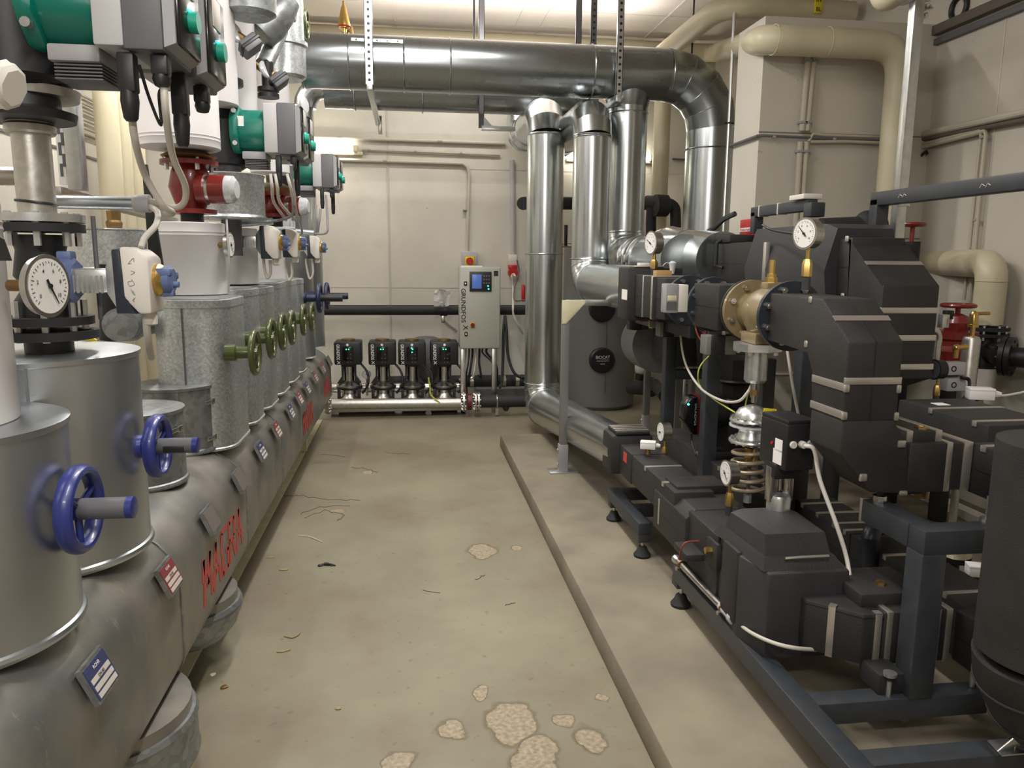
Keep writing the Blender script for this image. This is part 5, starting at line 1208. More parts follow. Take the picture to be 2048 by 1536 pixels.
# diaphragm actuator and spring
t2 = T('spring_actuator', (cx-.01, m0, zc_(990)), 'silver two-dome diaphragm actuator with a coiled spring under the sand-coloured valve', 'actuator'); sx = cx-.003
MB().lathe((sx, m0, zc_(842)), (0, 0, 1), [(0, .088), (.004, .09), (.01, .088), (.012, .07), (.03, .068), (.05, .055), (.062, .03), (.068, .012)], 40).build('upper_dome', 'zinc', t2)
MB().lathe((sx, m0, zc_(852)), (0, 0, 1), [(0, .06), (.001, .09), (.008, .09), (.009, .06)], 40).build('clamp_ring', 'glassy', t2)
MB().lathe((sx, m0, zc_(886)), (0, 0, 1), [(0, .06), (.006, .088), (.012, .09), (.018, .088), (.024, .06), (.05, .05), (.065, .06)], 40).build('lower_dome', 'zinc', t2)
k1 = MB()
for z in (zc_(838), zc_(880)):
    for i in range(16): a = i*math.pi/8; k1.cyl((sx+.08*math.cos(a), m0+.08*math.sin(a), z-.012), (sx+.08*math.cos(a), m0+.08*math.sin(a), z+.012), .006, seg=6)
k1.build('rim_bolt', 'steel', t2)['kind'] = 'stuff'
z0, z1 = zc_(985), zc_(892); n_ = 5.2
MB().tube([V((sx+.068*math.cos(a), m0+.068*math.sin(a), z0+(z1-z0)*a/(2*math.pi*n_))) for a in [i*.3 for i in range(int(2*math.pi*n_/.3))]], .0085, 8).build('spring', 'springm', t2)
MB().cyl((sx, m0, zc_(1002)), (sx, m0, zc_(886)), .008, seg=10).build('spindle', 'darkgrey', t2)
MB().cyl((sx, m0, zc_(930)), (sx, m0, zc_(895)), .022, seg=12).build('brass_bush', 'brass', t2)
MB().cyl((sx, m0, zc_(1004)), (sx, m0, zc_(988)), .016, seg=6).build('end_nut', 'zinc', t2)
q = P(1540, 821, Y=m0-.06); MB().box(q-V((.028, .002, .008)), q+V((.028, .002, .008)), .002, Matrix.Rotation(.1, 3, 'Y')).build('yellow_label', 'yellow', t2)
# ---- run 1 far parts
y5 = yy(1240, 1.4, 1.28)
t = pipebox('black foam collar where the second duct meets the upper pipe run', 'insulated_collar', (VX, y5, 1.26))
ybox(t, VX-.165, VX+.165, VZ-.15, VZ+.16, y5-.22, y5, half=False, bev=.012); MB().box((VX-.13, y5-.22, VZ+.16), (VX+.05, y5-.12, VZ+.17), .003).build('steel_strip', 'strap', t)
MB().box((VX-.167, y5-.21, VZ-.03), (VX-.164, y5-.10, VZ+.03)).build('white_label', 'white', t)
def segm(label, pxa, pxb, dx, dz, bands=(), X0=VX, Z0=VZ, m='epp', nm='insulated_pipe_box', full=False):
    ya, yb = yy(pxa, Z0, X0-dx), yy(pxb, Z0, X0-dx)
    t = pipebox(label, nm, (X0, (ya+yb)/2, Z0-dz)); ybox(t, X0-dx, X0+dx, Z0-dz, Z0+dz, yb, ya, m, bands=[yy(b, Z0, X0-dx) for b in bands], full=full); return t, ya, yb
t, a_, b_ = segm('black foam box with a blue sticker just after the upper collar', 1250, 1281, .125, .12)
MB().box((VX-.127, a_-.14, VZ+.03), (VX-.1245, a_-.05, VZ+.10)).build('blue_sticker', 'screen', t)
segm('black foam box between two pale vertical straps behind the small display unit', 1282, 1306, .115, .115, (1285, 1303), full=True)
segm('narrow black foam box just left of the small display unit', 1308, 1330, .10, .11)
def disc(label, px, R, m='navy', th=.02, X0=VX, Z0=VZ):
    y = yy(px, Z0, X0-R); t = T('pipe_flange', (X0, y, Z0-R), label, 'flange')
    MB().lathe((X0, y-th/2, Z0), (0, 1, 0), [(0, R-.004), (.003, R), (th-.003, R), (th, R-.004)], 48).build('disc', m, t)
    for i in range(8): a = 2*math.pi*(i+.5)/8; MB().cyl((X0+R*.82*math.cos(a), y-th/2-.014, Z0+R*.82*math.sin(a)), (X0+R*.82*math.cos(a), y+th/2+.014, Z0+R*.82*math.sin(a)), .011, seg=6).build('bolt', 'steel', t)
    return t
disc('dark pipe flange behind the small display unit', 1329, .13); disc('dark pipe flange right of the small display unit', 1374, .13)
segm('short black foam box before the sand-coloured valve', 1386, 1436, .10, .10, ())
y = yy(1350, VZ, VX-.2)-.1
a, b = P(1333, 568, Y=y), P(1356, 626, Y=y); c = P(1368, 570, Y=y)
t = T('display_unit', (a.x, y, b.z), 'small grey meter with a display mounted on the upper pipe run', 'meter')
MB().box((a.x, y, b.z), (b.x+.0, y+.07, a.z), .004).build('front_cover', 'greyplastic', t); MB().box((b.x, y-.0, b.z+.003), (b.x+.045, y+.075, a.z-.003), .004).build('side_body', 'whiteplastic', t)
MB().box((a.x+.008, y-.002, a.z-.075), (b.x-.01, y+.001, a.z-.052), .0005).build('lcd', 'cream', t); MB().box((a.x+.004, y-.001, b.z+.012), (b.x-.006, y+.001, a.z-.08)).build('face_plate', 'darkgrey', t)
q = P(1325, 550, X=1.40); MB().box(q-V((.045, .03, .022)), q+V((.045, .03, .025)), .002).build('wood_block', 'wood', label='small pale wooden block on the upper pipe run behind the meter', cat='block')
q = P(1286, 534, X=1.40); MB().box(q-V((.03, .03, .03)), q+V((.035, .03, .025)), .005).build('sensor_box', 'whiteplastic', label='small white sensor box left of the wooden block', cat='sensor')
q = P(1345, 535, X=1.45); MB().lathe(q-V((0, 0, .035)), (0, 0, 1), [(0, .012), (.03, .016), (.06, .022), (.07, .01)], 12).build('immersion_sensor', 'glassy', label='small clear-capped sensor right of the wooden block', cat='sensor')
# gauges
gauge('pressure_gauge', 'steel pressure gauge on a brass cock above the far upper pipe run', P(1301, 486, X=1.36), (-.974, -.225, 0), .064, .055, stem=.12, needle=-60)
gauge('pressure_gauge', 'large steel pressure gauge on a brass cock above the near foam box', P(1609, 467, Y=2.66), (-.95, -.31, 0), .054, .048, stem=.148, needle=-45)
gauge('pressure_gauge', 'small steel pressure gauge on the lower run behind the white sensor box', P(1321, 864, Y=3.75), (-1, -.04, 0), .05, .05, stem=.11, needle=-100)
gauge('pressure_gauge', 'steel pressure gauge with a big white dial in front of the coiled spring', P(1451, 946, Y=2.86), (-1, -.03, 0), .05, .045, stem=.13, needle=140)
gauge('pressure_gauge', 'black-cased pressure gauge on a brass stem at the far right box', P(1868, 739, Y=3.1), (-1, -.02, 0), .043, .045, stem=.11, rim='black', dial='darkgrey', needle=170, marks=False)
# ---- lower run
LX, LZ = 1.26, .43
ye = yy(1212, .5, 1.06)
t = pipebox('black foam collar with steel strips where the first duct meets the lower run', 'insulated_collar', (LX, ye, .36))
zct = P(1215, 868, X=1.06).z
ye = yy(1204, .55, 1.075)
ybox(t, 1.075, 1.31, .435, .655, ye-.2, ye, half=False, bev=.02)
MB().box((1.10, ye-.2, .655), (1.29, ye-.02, .675), .006).build('top_cover', 'epp', t)
for i in range(4): MB().box((1.10+.002, ye-.055-.04*i, .674), (1.29, ye-.04-.04*i, .679), .001).build('steel_strip', 'strap', t)
t, a_, b_ = segm('black foam box with a small red sticker on the lower run', 1234, 1262, .095, .08, (), 1.215, .53)
MB().box((1.1175, b_+.08, .54), (1.1205, b_+.14, .59)).build('red_sticker', 'redtext', t)
t, a_, b_ = segm('black foam box under the white sensor box on the lower run', 1260, 1348, .09, .075, (1290, 1325), 1.215, .53)
yv1 = yy(1352, .5, 1.08)
def octbox(label, xc, w, zc, h, y0, y1, ch=.05, nm='insulated_valve_box', m='epp'):
    t = pipebox(label, nm, (xc, (y0+y1)/2, zc-h)); p = [(-w, -h+ch), (-w+ch, -h), (w-ch, -h), (w, -h+ch), (w, h-ch), (w-ch, h), (-w+ch, h), (-w, h-ch)]
    MB().prism([V((xc+a, y0, zc+b)) for a, b in p], (0, y1-y0, 0), .006).build('shell', m, t)
    MB().box((xc-w-.0012, y0+.004, zc-.002), (xc+w+.001, y1-.004, zc+.002)).build('shell_joint', 'black', t); return t
t = octbox('big black foam valve box on the lower run beside the adjustable feet', 1.27, .15, .455, .125, yv1-.0, yv1+.42, .04)
MB().box((1.135, yv1-.3, .335), (1.41, yv1+.02, .575), .01).build('near_shell', 'epp', t)
MB().box((1.15, yv1+.2, .58), (1.38, yv1+.36, .618), .004).build('top_cover', 'epp', t)
MB().box((1.117, yv1+.33, .4), (1.122, yv1+.345, .52), .001).build('strap', 'strap', t)
t, a_, b_ = segm('black foam box with two bright straps before the motor valve box', 1405, 1455, .10, .095, (1415,), LX+.01, .47)
MB().box((LX-.135, b_+.0, .45), (LX-.09, b_+.10, .55), .006).build('side_block', 'epp', t)
MB().cyl((LX-.16, b_+.05, .51), (LX-.13, b_+.05, .51), .014, seg=6).build('sensor_nut', 'brass', t)
# motor valve box
ym0, ym1 = 2.24, 2.66
t = pipebox('largest black foam valve box below the black motor actuator', 'insulated_valve_box', (1.3, 2.5, .3))
xr = P(1696, 1200, Y=ym0).x
pts = [(1.15, ym0), (xr, ym0), (xr+.02, ym0+.12), (xr, ym1), (1.15, ym1), (1.12, ym0+.16)]
MB().prism([V((a, b, .29)) for a, b in pts], (0, 0, .30), .008).build('lower_shell', 'eppgrey', t)
zt2 = .59
MB().loft([[V(p) for p in ((1.14, ym0+.02, zt2), (xr-.01, ym0+.02, zt2), (xr-.01, ym1-.02, zt2), (1.12, ym1-.02, zt2))],
           [V(p) for p in ((1.155, ym0+.05, zt2+.035), (xr-.03, ym0+.05, zt2+.035), (xr-.03, ym1-.04, zt2+.035), (1.14, ym1-.04, zt2+.035))]]).build('step', 'epp', t)
hz = zt2+.035
MB().loft([[V(p) for p in ((1.165, ym0+.07, hz), (xr-.035, ym0+.07, hz), (xr-.035, ym1-.06, hz), (1.15, ym1-.06, hz))],
           [V(p) for p in ((1.175, ym0+.095, hz+.065), (xr-.045, ym0+.095, hz+.065), (xr-.05, ym1-.08, hz+.06), (1.16, ym1-.08, hz+.06))],
           [V(p) for p in ((1.20, ym0+.26, hz+.08), (xr-.06, ym0+.26, hz+.08), (xr-.08, ym1-.1, hz+.08), (1.19, ym1-.1, hz+.08))]]).build('hood', 'eppgrey', t)
MB().box((1.115, ym0+.17, .33), (1.14, ym0+.3, .60), .01).build('side_rib', 'epp', t)
MB().tube([(1.22, ym0+.035, hz+.002), (1.27, ym0+.03, hz+.006), (1.37, ym0+.03, hz+.006)], .005, 6).build('wire_clip', 'strap', t)
# motor actuator
ym = 2.55; mx = P(1557, 1000, Y=ym).x; mzf = lambda py: P(1557, py, Y=ym).z
t = T('motor_actuator', (mx, ym, .695), 'black box-shaped motor actuator with white label on a steel yoke', 'actuator')
MB().lathe((mx, ym, .695), (0, 0, 1), [(0, .042), (.05, .043), (.062, .038), (.07, .02), (.075, .012)], 32).build('bonnet', 'zinc', t)
MB().lathe((mx, ym, mzf(1000)), (0, 0, 1), [(0, .03), (.012, .034), (.02, .03)], 24).build('collar', 'steel', t)
for s in (-1, 1): MB().box((mx+s*.03-.012*(s < 0)-.004, ym-.02, mzf(1000)), (mx+s*.03+.014, ym+.02, mzf(932)), .002).build('yoke_arm', 'steel', t)
MB().cyl((mx, ym, mzf(1000)), (mx, ym, mzf(935)), .007, seg=12).build('spindle', 'steel', t)
MB().cyl((mx, ym, mzf(990)), (mx, ym, mzf(980)), .014, seg=12).build('coupling', 'black', t)
MB().box((mx-.045, ym-.045, mzf(952)), (mx+.06, ym+.045, mzf(922)), .006).build('gear_housing', 'black', t)
# rotated housing
a = math.radians(6); Rz = Matrix.Rotation(a, 3, 'Z'); hc = V((P(1574, 884, Y=ym).x, ym, (mzf(930)+mzf(838))/2))
hh = (mzf(838)-mzf(930))/2
def rb(lo, hi, nm, m, bev=.004, par=None): return MB().box(hc+V(lo), hc+V(hi), bev, Rz, hc).build(nm, m, par or t)
def rbo(c, s, nm, m, bev, par=None):
    c = hc+Rz @ V(c); return MB().box(c-V(s), c+V(s), bev, Rz, c).build(nm, m, par or t)
rbo((0, 0, -.0), (.058, .085, hh), 'housing', 'black', .008)
rbo((0, 0, hh+.004), (.057, .084, .009), 'lid', 'black', .006)
rbo((-.059, -.04, .0), (.0012, .022, .022), 'upper_label', 'white', 0); rbo((-.059, -.036, -.042), (.0012, .026, .026), 'lower_label', 'white', 0)
c = hc+Rz @ V((-.059, .0, .0)); MB().cyl(c, c+Rz @ V((-.004, 0, 0)), .006, seg=12).build('red_button', 'brightred', t)
for i, dx in enumerate((-.034, .0, .034)):
    c = hc+Rz @ V((dx, -.085, .012)); MB().lathe(c, Rz @ V((0, -1, 0)), [(0, .013), (.006, .014), (.02 if i == 1 else .01, .012)], 12).build('gland', 'whiteplastic', t)
# corner box of the lower run
zt3 = .512; plan = [P(a_, b_, Z=zt3) for a_, b_ in ((1579, 1166), (1612, 1200), (1727, 1230), (1768, 1228), (1712, 1178), (1672, 1160))]
t = pipebox('black foam corner box turning right in front of the largest valve box', 'insulated_elbow', (plan[2].x, plan[2].y, .345))
MB().prism([V((p.x, p.y, .345)) for p in plan], (0, 0, zt3-.345), .006).build('shell', 'epp', t)
c_ = sum(plan, V((0, 0, 0)))/6
ax0 = [V((c_.x+(p.x-c_.x)*1.012, c_.y+(p.y-c_.y)*1.012, zt3-.014)) for p in plan]
MB().prism(ax0, (0, 0, .008), .002).build('edge_bead', 'epp', t)
def outer(i, s): p = plan[i].lerp(plan[i+1], s); return p
for (i, s) in ((1, .47), (2, .75)):
    p = outer(i, s); d = (plan[i+1]-plan[i]).normalized(); n = V((d.y, -d.x, 0)); n = n if n.y < 0 else -n
    MB().prism([V((p.x, p.y, .343))-d*.011, V((p.x, p.y, .343))+d*.011, V((p.x, p.y, .343))+d*.011+n*.004, V((p.x, p.y, .343))-d*.011+n*.004], (0, 0, zt3-.343+.004), .001).build('strap', 'strap', t)
    MB().prism([V((p.x, p.y, zt3+.001))-d*.011+n*.004, V((p.x, p.y, zt3+.001))+d*.011+n*.004, V((p.x, p.y, zt3+.001))+d*.011-n*.02, V((p.x, p.y, zt3+.001))-d*.011-n*.02], (0, 0, .003)).build('strap_clip', 'strap', t)
p = plan[0]; MB().box((p.x-.004, p.y-.005, .343), (p.x+.008, p.y+.02, zt3+.003), .002).build('strap', 'strap', t)
q = P(1702, 1180, Z=zt3); MB().cyl(q, q+V((0, 0, .008)), .014, seg=16).build('cable_grommet', 'whiteplastic', t)
yc0 = plan[3].y
XA0, XB0 = plan[3].x+.002, P(1905, 1230, Y=yc0).x
t = pipebox('black foam box with a brass plug behind the frame post on the lower run', 'insulated_tee', (XA0, yc0, .33))
MB().box((XA0, yc0, .34), (XB0, yc0+.19, .515), .006).build('front_shell', 'epp', t)
MB().box((XA0-.05, yc0+.05, .50), (XB0-.05, yc0+.26, .555), .006).build('top_cover', 'epp', t)
for x in (XA0+.02, XA0+.15, XB0-.05, XB0-.01): MB().box((x-.01, yc0-.003, .338), (x+.01, yc0+.19, .518), .002).build('strap', 'strap', t)
MB().lathe((XA0+.06, yc0+.12, .552), (0, 0, 1), [(0, .018), (.012, .018), (.013, .01)], 6).build('brass_plug', 'brass', t)
a = P(1912, 1218, Y=yc0+.02)
t, y0, y1 = yrun('lower black foam box at the right edge coming towards the camera', 1912, 1218, 2100, a.x, a.z, a.z-.17, .19, (1990,), near=1.55)
# ---- run 3, low behind
z3 = .46; e0, e1 = P(1592, 1000, Z=z3), P(1900, 1192, Z=z3); X3a = (e0.x+e1.x)/2
def y3(px): return yy(px, z3, X3a)
t = pipebox('long low black foam box with several straps behind the motor valve box', 'insulated_pipe_box', (X3a+.1, 3.2, .25))
ybox(t, X3a, X3a+.2, .26, z3, y3(1700), y3(1590), 'epp', 'shell', .006, [y3(p) for p in (1605, 1635, 1668, 1690)])
ybox(t, X3a, X3a+.2, .26, z3, y3(2000), y3(1701), 'epp', 'shell', .006, [y3(p) for p in (1770, 1890)])
q = P(1740, 1050, Y=2.7)
MB().tube([P(1743, 1160, Y=2.72), P(1742, 1090, Y=2.72), P(1742, 1070, Y=2.72), P(1752, 1055, Y=2.75), P(1775, 1052, Y=2.85)], .034, 20, smooth=3).build('pipe_bend', 'navy', label='dark blue-black bare pipe bend beside the frame corner', cat='pipe')
q = P(1912, 1100, Y=2.9)
t = T('sensor_box', q, 'beige and black sensor actuator seen under the frame at right', 'sensor')
MB().lathe(q-V((0, 0, .025)), (0, 0, 1), [(0, .06), (.05, .065), (.075, .05), (.078, .03)], 8).build('cover', 'cream', t); MB().lathe(q-V((0, 0, .05)), (0, 0, 1), [(0, .055), (.026, .064)], 8).build('base', 'black', t); MB().cyl(q+V((-.02, 0, .05)), q+V((-.02, 0, .062)), .014).build('knob', 'black', t); MB().cyl(q-V((0, 0, .12)), q-V((0, 0, .05)), .02).build('stem', 'black', t)
def wbox(label, px, py, y, s=1.):
    q = P(px, py, Y=y); t = T('sensor_box', q-V((0, 0, .03)), label, 'sensor'); R = Matrix.Rotation(-.35, 3, 'Z')
    MB().box(q-V((.045*s, .03*s, .022*s)), q+V((.045*s, .03*s, .022*s)), .004, R, q).build('housing', 'white', t); MB().box(q+V((-.046*s, -.031*s, .012*s)), q+V((.046*s, .031*s, .024*s)), .004, R, q).build('lid', 'white', t)
    g = q+R @ V((.045*s, -.0, 0)); MB().lathe(g, R @ V((1, -.3, 0)), [(0, .014*s), (.015*s, .014*s), (.03*s, .009*s)], 10).build('gland', 'whiteplastic', t)
    MB().cyl(q-V((0, 0, .055*s)), q-V((0, 0, .02*s)), .018*s, .014*s).build('probe_neck', 'bronze', t); return t
wbox('white sensor box seen through the frame at lower right', 1958, 1140, 2.7); wbox('white sensor box with a cable on the far right foam box', 1960, 787, 2.85, 1.05); wbox('small white sensor box on the lower run beside the pressure gauge', 1296, 890, 3.7, .85)
# ---- run 2, upper far
RX0, RX1 = P(1760, 650, Y=2.95).x, P(1873, 650, Y=2.95).x
z2t, z2b = 1.70, 1.44; Y2f = 2.95; Y2b = 3.19
t = pipebox('farther tall black foam elbow behind the near one with pale straps', 'insulated_elbow', (RX0, Y2f, 1.0))
pt = P(1760, 555, Y=Y2f+.03).z
yl = yy(1700, 1.57, RX0)
pp = [(yl, z2t), (Y2b+.06, z2t), (Y2f, 1.50), (Y2f, 1.11), (Y2f+.24, 1.02), (Y2f+.24, 1.35), (Y2f+.33, z2b), (yl, z2b)]
MB().prism([V((RX0, y, z)) for y, z in pp], (RX1-RX0, 0, 0), .008).build('shell', 'epp', t)
def fband(py, Yf=Y2f):
    z = P(1800, py, Y=Yf).z; MB().box((RX0-.003, Yf-.003, z-.012), (RX1+.003, Yf+.02, z+.012), .001).build('strap', 'strap', t)
fband(621); fband(676); fband(734)
d0, d1 = V((0, Y2b+.06, z2t)), V((0, Y2f, 1.50)); dd = (d1-d0).normalized(); a = d0.lerp(d1, .52); n = V((0, dd.z, -dd.y)); n = -n if n.y > 0 else n
MB().prism([V((RX0-.003, a.y, a.z)), V((RX0-.003, (a+dd*.026).y, (a+dd*.026).z)), V((RX0-.003, (a+dd*.026+n*.003).y, (a+dd*.026+n*.003).z)), V((RX0-.003, (a+n*.003).y, (a+n*.003).z))], (RX1-RX0+.006, 0, 0)).build('strap', 'strap', t)
for px in (1667, 1695): y = yy(px, z2t, RX0); clip(t, (RX0-.002, y, z2t-.006), (.005, .012, .014)); clip(t, (RX0-.002, y, z2b+.004), (.005, .012, .012))
a = P(1800, 795, Y=3.0)
t, y0, y1 = yrun('black foam box at far right carrying the black gauge and white sensor', 1797, 795, 1978, RX0+.05, a.z+.02, a.z-.16, .3, (1862, 1950))
k = P(1835, 795, Y=3.1); k = MB().box((RX0+.12, y1-.15, a.z+.021), (RX0+.17, y1-.1, a.z+.023)).build('paint_mark', 'white', t)
a = P(1905, 862, Y=3.3)
t = pipebox('grey-topped black foam box partly hidden behind the brass plug box', 'insulated_pipe_box', a-V((0, 0, .15))); MB().box((a.x-.1, 3.0, a.z-.16), (a.x+.28, 3.35, a.z), .006).build('shell', 'epp', t)
yw1, yw0 = yy(1482, 1.56, RX0-.08), yy(1640, 1.56, RX0-.08)
t = pipebox('large faceted black foam valve box in the upper far run', 'insulated_valve_box', ((RX0+RX1)/2, (yw0+yw1)/2, 1.3))
xc = (RX0+RX1)/2; w_, top, bot, mid = (RX1-RX0)/2+.09, 1.765, 1.33, 1.55
pr = [(-w_+.03, bot), (w_-.03, bot), (w_, mid), (w_-.06, top), (-w_+.06, top), (-w_, mid)]
MB().loft([[V((xc+a*.86, yw0-.0, mid+(b-mid)*.9)) for a, b in pr], [V((xc+a, yw0+.06, b)) for a, b in pr], [V((xc+a, yw1-.07, b)) for a, b in pr], [V((xc+a*.86, yw1, mid+(b-mid)*.9)) for a, b in pr]]).build('shell', 'eppgrey', t)
MB().box((xc-w_-.003, yw1-.32, mid-.14), (xc-w_+.02, yw1-.29, mid+.14), .002).build('strap', 'strap', t)
t = pipebox('black foam pipe box between the faceted box and the farther elbow', 'insulated_pipe_box', (xc, yl+.1, z2b)); ybox(t, RX0+.005, RX1-.005, z2b+.005, z2t-.005, yl+.002, yw0+.01)
yc1 = yy(1362, 1.6, RX0-.03)
t = pipebox('black foam box with a lever handle and blue sticker in the upper far run', 'insulated_valve_box', (xc, yc1, z2b))
ybox(t, RX0+.01, RX1-.01, z2b+.01, z2t+.0, yw1-.0, yc1-.25, half=True); MB().box((RX0-.05, yc1-.28, 1.40), (RX1+.04, yc1, 1.76), .015).build('collar', 'epp', t)
MB().box((RX0-.0, yc1-.75, z2t), (RX1-.02, yc1-.3, z2t+.05), .01).build('top_cover', 'epp', t)
q = P(1417, 460, X=xc); MB().cyl((q.x, q.y, z2t+.04), (q.x, q.y, z2t+.085), .05, seg=20).build('handle_base', 'blue', t)
MB().tube([V((q.x, q.y, z2t+.09)), V((q.x+.03, q.y-.05, z2t+.12)), V((q.x+.06, q.y-.12, z2t+.17)), V((q.x+.1, q.y-.2, z2t+.2))], .018, 8, smooth=3).build('lever_handle', 'black', t)
y = yy(1398, 1.6, RX0); MB().box((RX0+.004, y-.05, 1.58), (RX0+.0085, y+.03, 1.66)).build('blue_sticker', 'screen', t)
y = yy(1432, 1.6, RX0-.03); MB().tube([V((RX0+.0, y, 1.72)), V((RX0-.03, y, 1.70)), V((RX0-.03, y, 1.56)), V((RX0, y-.04, 1.55))], .011, 8).build('grip_bracket', 'rubber', t)
# ---- frames
def sq(t, a, b, w=.075, m='frame', nm='tube', h=None, bev=.004):
    a, b = V(a), V(b); h = h or w; lo = V((min(a.x, b.x), min(a.y, b.y), min(a.z, b.z))); hi = V((max(a.x, b.x), max(a.y, b.y), max(a.z, b.z)))
    d = hi-lo; e = V((w/2, w/2, h/2)); ax = max(range(3), key=lambda i: d[i]); e[ax] = 0
    return MB().box(lo-e, hi+e, bev).build(nm, m, t)
def foot(t, x, y, z0, z1):
    MB().lathe((x, y, z0), (0, 0, 1), [(0, .042), (.012, .044), (.03, .03), (.05, .022), (.056, .014)], 24).build('levelling_foot', 'rubber', t); MB().cyl((x, y, z0+.05), (x, y, z1), .008, seg=10).build('foot_bolt', 'zinc', t)
PZ = .11
t = T('pipe_stand', (1.5, 2, PZ), 'blue-grey square-tube frame on rubber feet carrying the near pipes', 'frame')
RXc = 1.155; zr = .262
sq(t, (RXc, .9, zr), (RXc, 3.05, zr), .07, nm='side_rail')
sq(t, (RXc, 3.03, .20), (RXc, 3.03, .245), .066, nm='rail_end'); foot(t, RXc, 3.03, PZ, .2)
sq(t, (RXc+.03, 1.72, zr-.002), (2.9, 1.72, zr-.002), .07, nm='cross_bar'); sq(t, (RXc+.03, 2.0, zr-.002), (2.9, 2.0, zr-.002), .07, nm='cross_bar')
sq(t, (RXc, 1.3, .17), (RXc, 1.3, .24), .05, nm='rail_end')
foot(t, RXc, 1.3, PZ, .17); 
px_, py_ = 1.517, 2.0
sq(t, (px_, py_, zr+.03), (px_, py_, .75), .078, nm='post')
sq(t, (1.48, py_, .785), (2.7, py_, .785), .075, nm='top_bar')
o = P(1742, 1010, X=1.48); ybk = 2.29
sq(t, (px_, py_+.04, .784), (px_, ybk, .784), .075, nm='top_bar'); MB().box((px_-.04, ybk-.012, .744), (px_+.04, ybk+.0, .824), .002).build('end_strap', 'strap', t)
MB().cyl((1.52, 2.25, .82), (1.52, 2.25, .875), .01, seg=10).build('support_bolt', 'black', t); MB().cyl((1.52, 2.25, .822), (1.52, 2.25, .842), .022, seg=8).build('support_nut', 'steel', t)
q = P(1749, 1385, Y=2.05); MB().box((q.x-.03, 1.99, zr+.03), (q.x+.06, 2.10, zr+.10), .01).build('rubber_block', 'rubber', t)
MB().cyl((q.x, 1.985, zr+.0), (q.x, 1.985, .345), .008, seg=10).build('support_bolt', 'zinc', t); MB().cyl((q.x, 1.985, zr+.10), (q.x, 1.985, zr+.11), .02, seg=12).build('support_nut', 'zinc', t)
q = P(1945, 1360, Y=2.0); MB().cyl((q.x, 2.0, zr+.035), (q.x, 2.0, .36), .008, seg=10).build('support_bolt', 'zinc', t); MB().box((q.x+.03, 1.96, zr-.04), (q.x+.065, 2.04, zr+.037), .002).build('end_strap', 'strap', t)
q = P(2005, 1440, Y=1.72)
br = T('angle_bracket', q, 'galvanised angle bracket bolted to the front frame bar at lower right', 'bracket')
MB().prism([V((q.x-.03, 1.675, zr+.036)), V((q.x+.05, 1.675, zr+.036)), V((q.x+.04, 1.74, zr+.036)), V((q.x-.02, 1.74, zr+.036))], (0, 0, .005), .001).build('base_plate', 'zinc', br)
MB().prism([V((q.x-.03, 1.69, zr+.04)), V((q.x+.02, 1.69, zr+.04)), V((q.x+.12, 1.69, zr+.12)), V((q.x+.07, 1.69, zr+.12))], (0, .006, 0), .001).build('slanted_arm', 'zinc', br)
MB().cyl((q.x+.02, 1.70, zr+.04), (q.x+.02, 1.70, zr+.052), .011, seg=6).build('bolt', 'zinc', br)
t = T('pipe_stand', (1.3, 3.9, PZ), 'small blue-grey frame end with two rubber feet under the duct collar', 'frame')
yf0, yf1 = yy(1276, .25, 1.12), yy(1212, .28, 1.12)
sq(t, (RXc, yf0, zr+.0), (RXc, yf1-.03, zr+.0), .065, nm='side_rail')
for y in (yf0+.03, yf1-.06): sq(t, (RXc, y, .19), (RXc, y, .245), .06, nm='rail_end'); foot(t, RXc, y, PZ, .2)
for y in (yf1-.06, yf1-.35): sq(t, (RXc+.03, y, zr), (1.75, y, zr), .06, nm='cross_bar')
MB().cyl((1.3, yf1-.06, zr+.03), (1.3, yf1-.06, .4), .008, seg=8).build('support_bolt', 'zinc', t)
sq(t, (1.75, yf1, zr), (1.75, 3.0, zr), .06, nm='side_rail')
# upright posts mid frame
def vpost(px, py0, py1, Y, w, label, m='frame', z0=None, z1=None):
    x = P(px, (py0+py1)/2, Y=Y).x; a = P(px, py0, Y=Y).z if z1 is None else z1; b = PZ if z0 is None else z0
    t = T('frame_post', (x, Y, b), label, 'post'); MB().box((x-w/2, Y-w/2, b), (x+w/2, Y+w/2, a), .004).build('tube', m, t); return t, x, a
t, x1_, a1 = vpost(1337, 662, 860, 4.65, .07, 'dark blue-grey post left of the slim galvanised strut')
sq(t, (x1_, 4.65, P(1380, 748, Y=4.65).z), (x1_+.5, 4.65, P(1380, 748, Y=4.65).z), .06, nm='cross_bar')
t, x2_, a2 = vpost(1418, 655, 1000, 3.75, .072, 'thick dark blue-grey post beside the small circulation pump')
sq(t, (x2_-.03, 3.9, P(1400, 663, Y=3.9).z), (x2_-.03, 4.9, P(1400, 663, Y=3.9).z), .075, nm='cross_bar')
t, x3_, a3 = vpost(1607, 690, 870, 3.6, .08, 'dark post behind the sand-coloured valve', z1=1.25)
MB().box((x3_+.04, 3.6, PZ), (x3_+.06, 3.62, 1.25), .002).build('pale_edge', 'steel', t)
t, x4_, a4 = vpost(1532, 690, 860, 3.35, .06, 'dark post hidden behind the steel cup', z1=1.15)
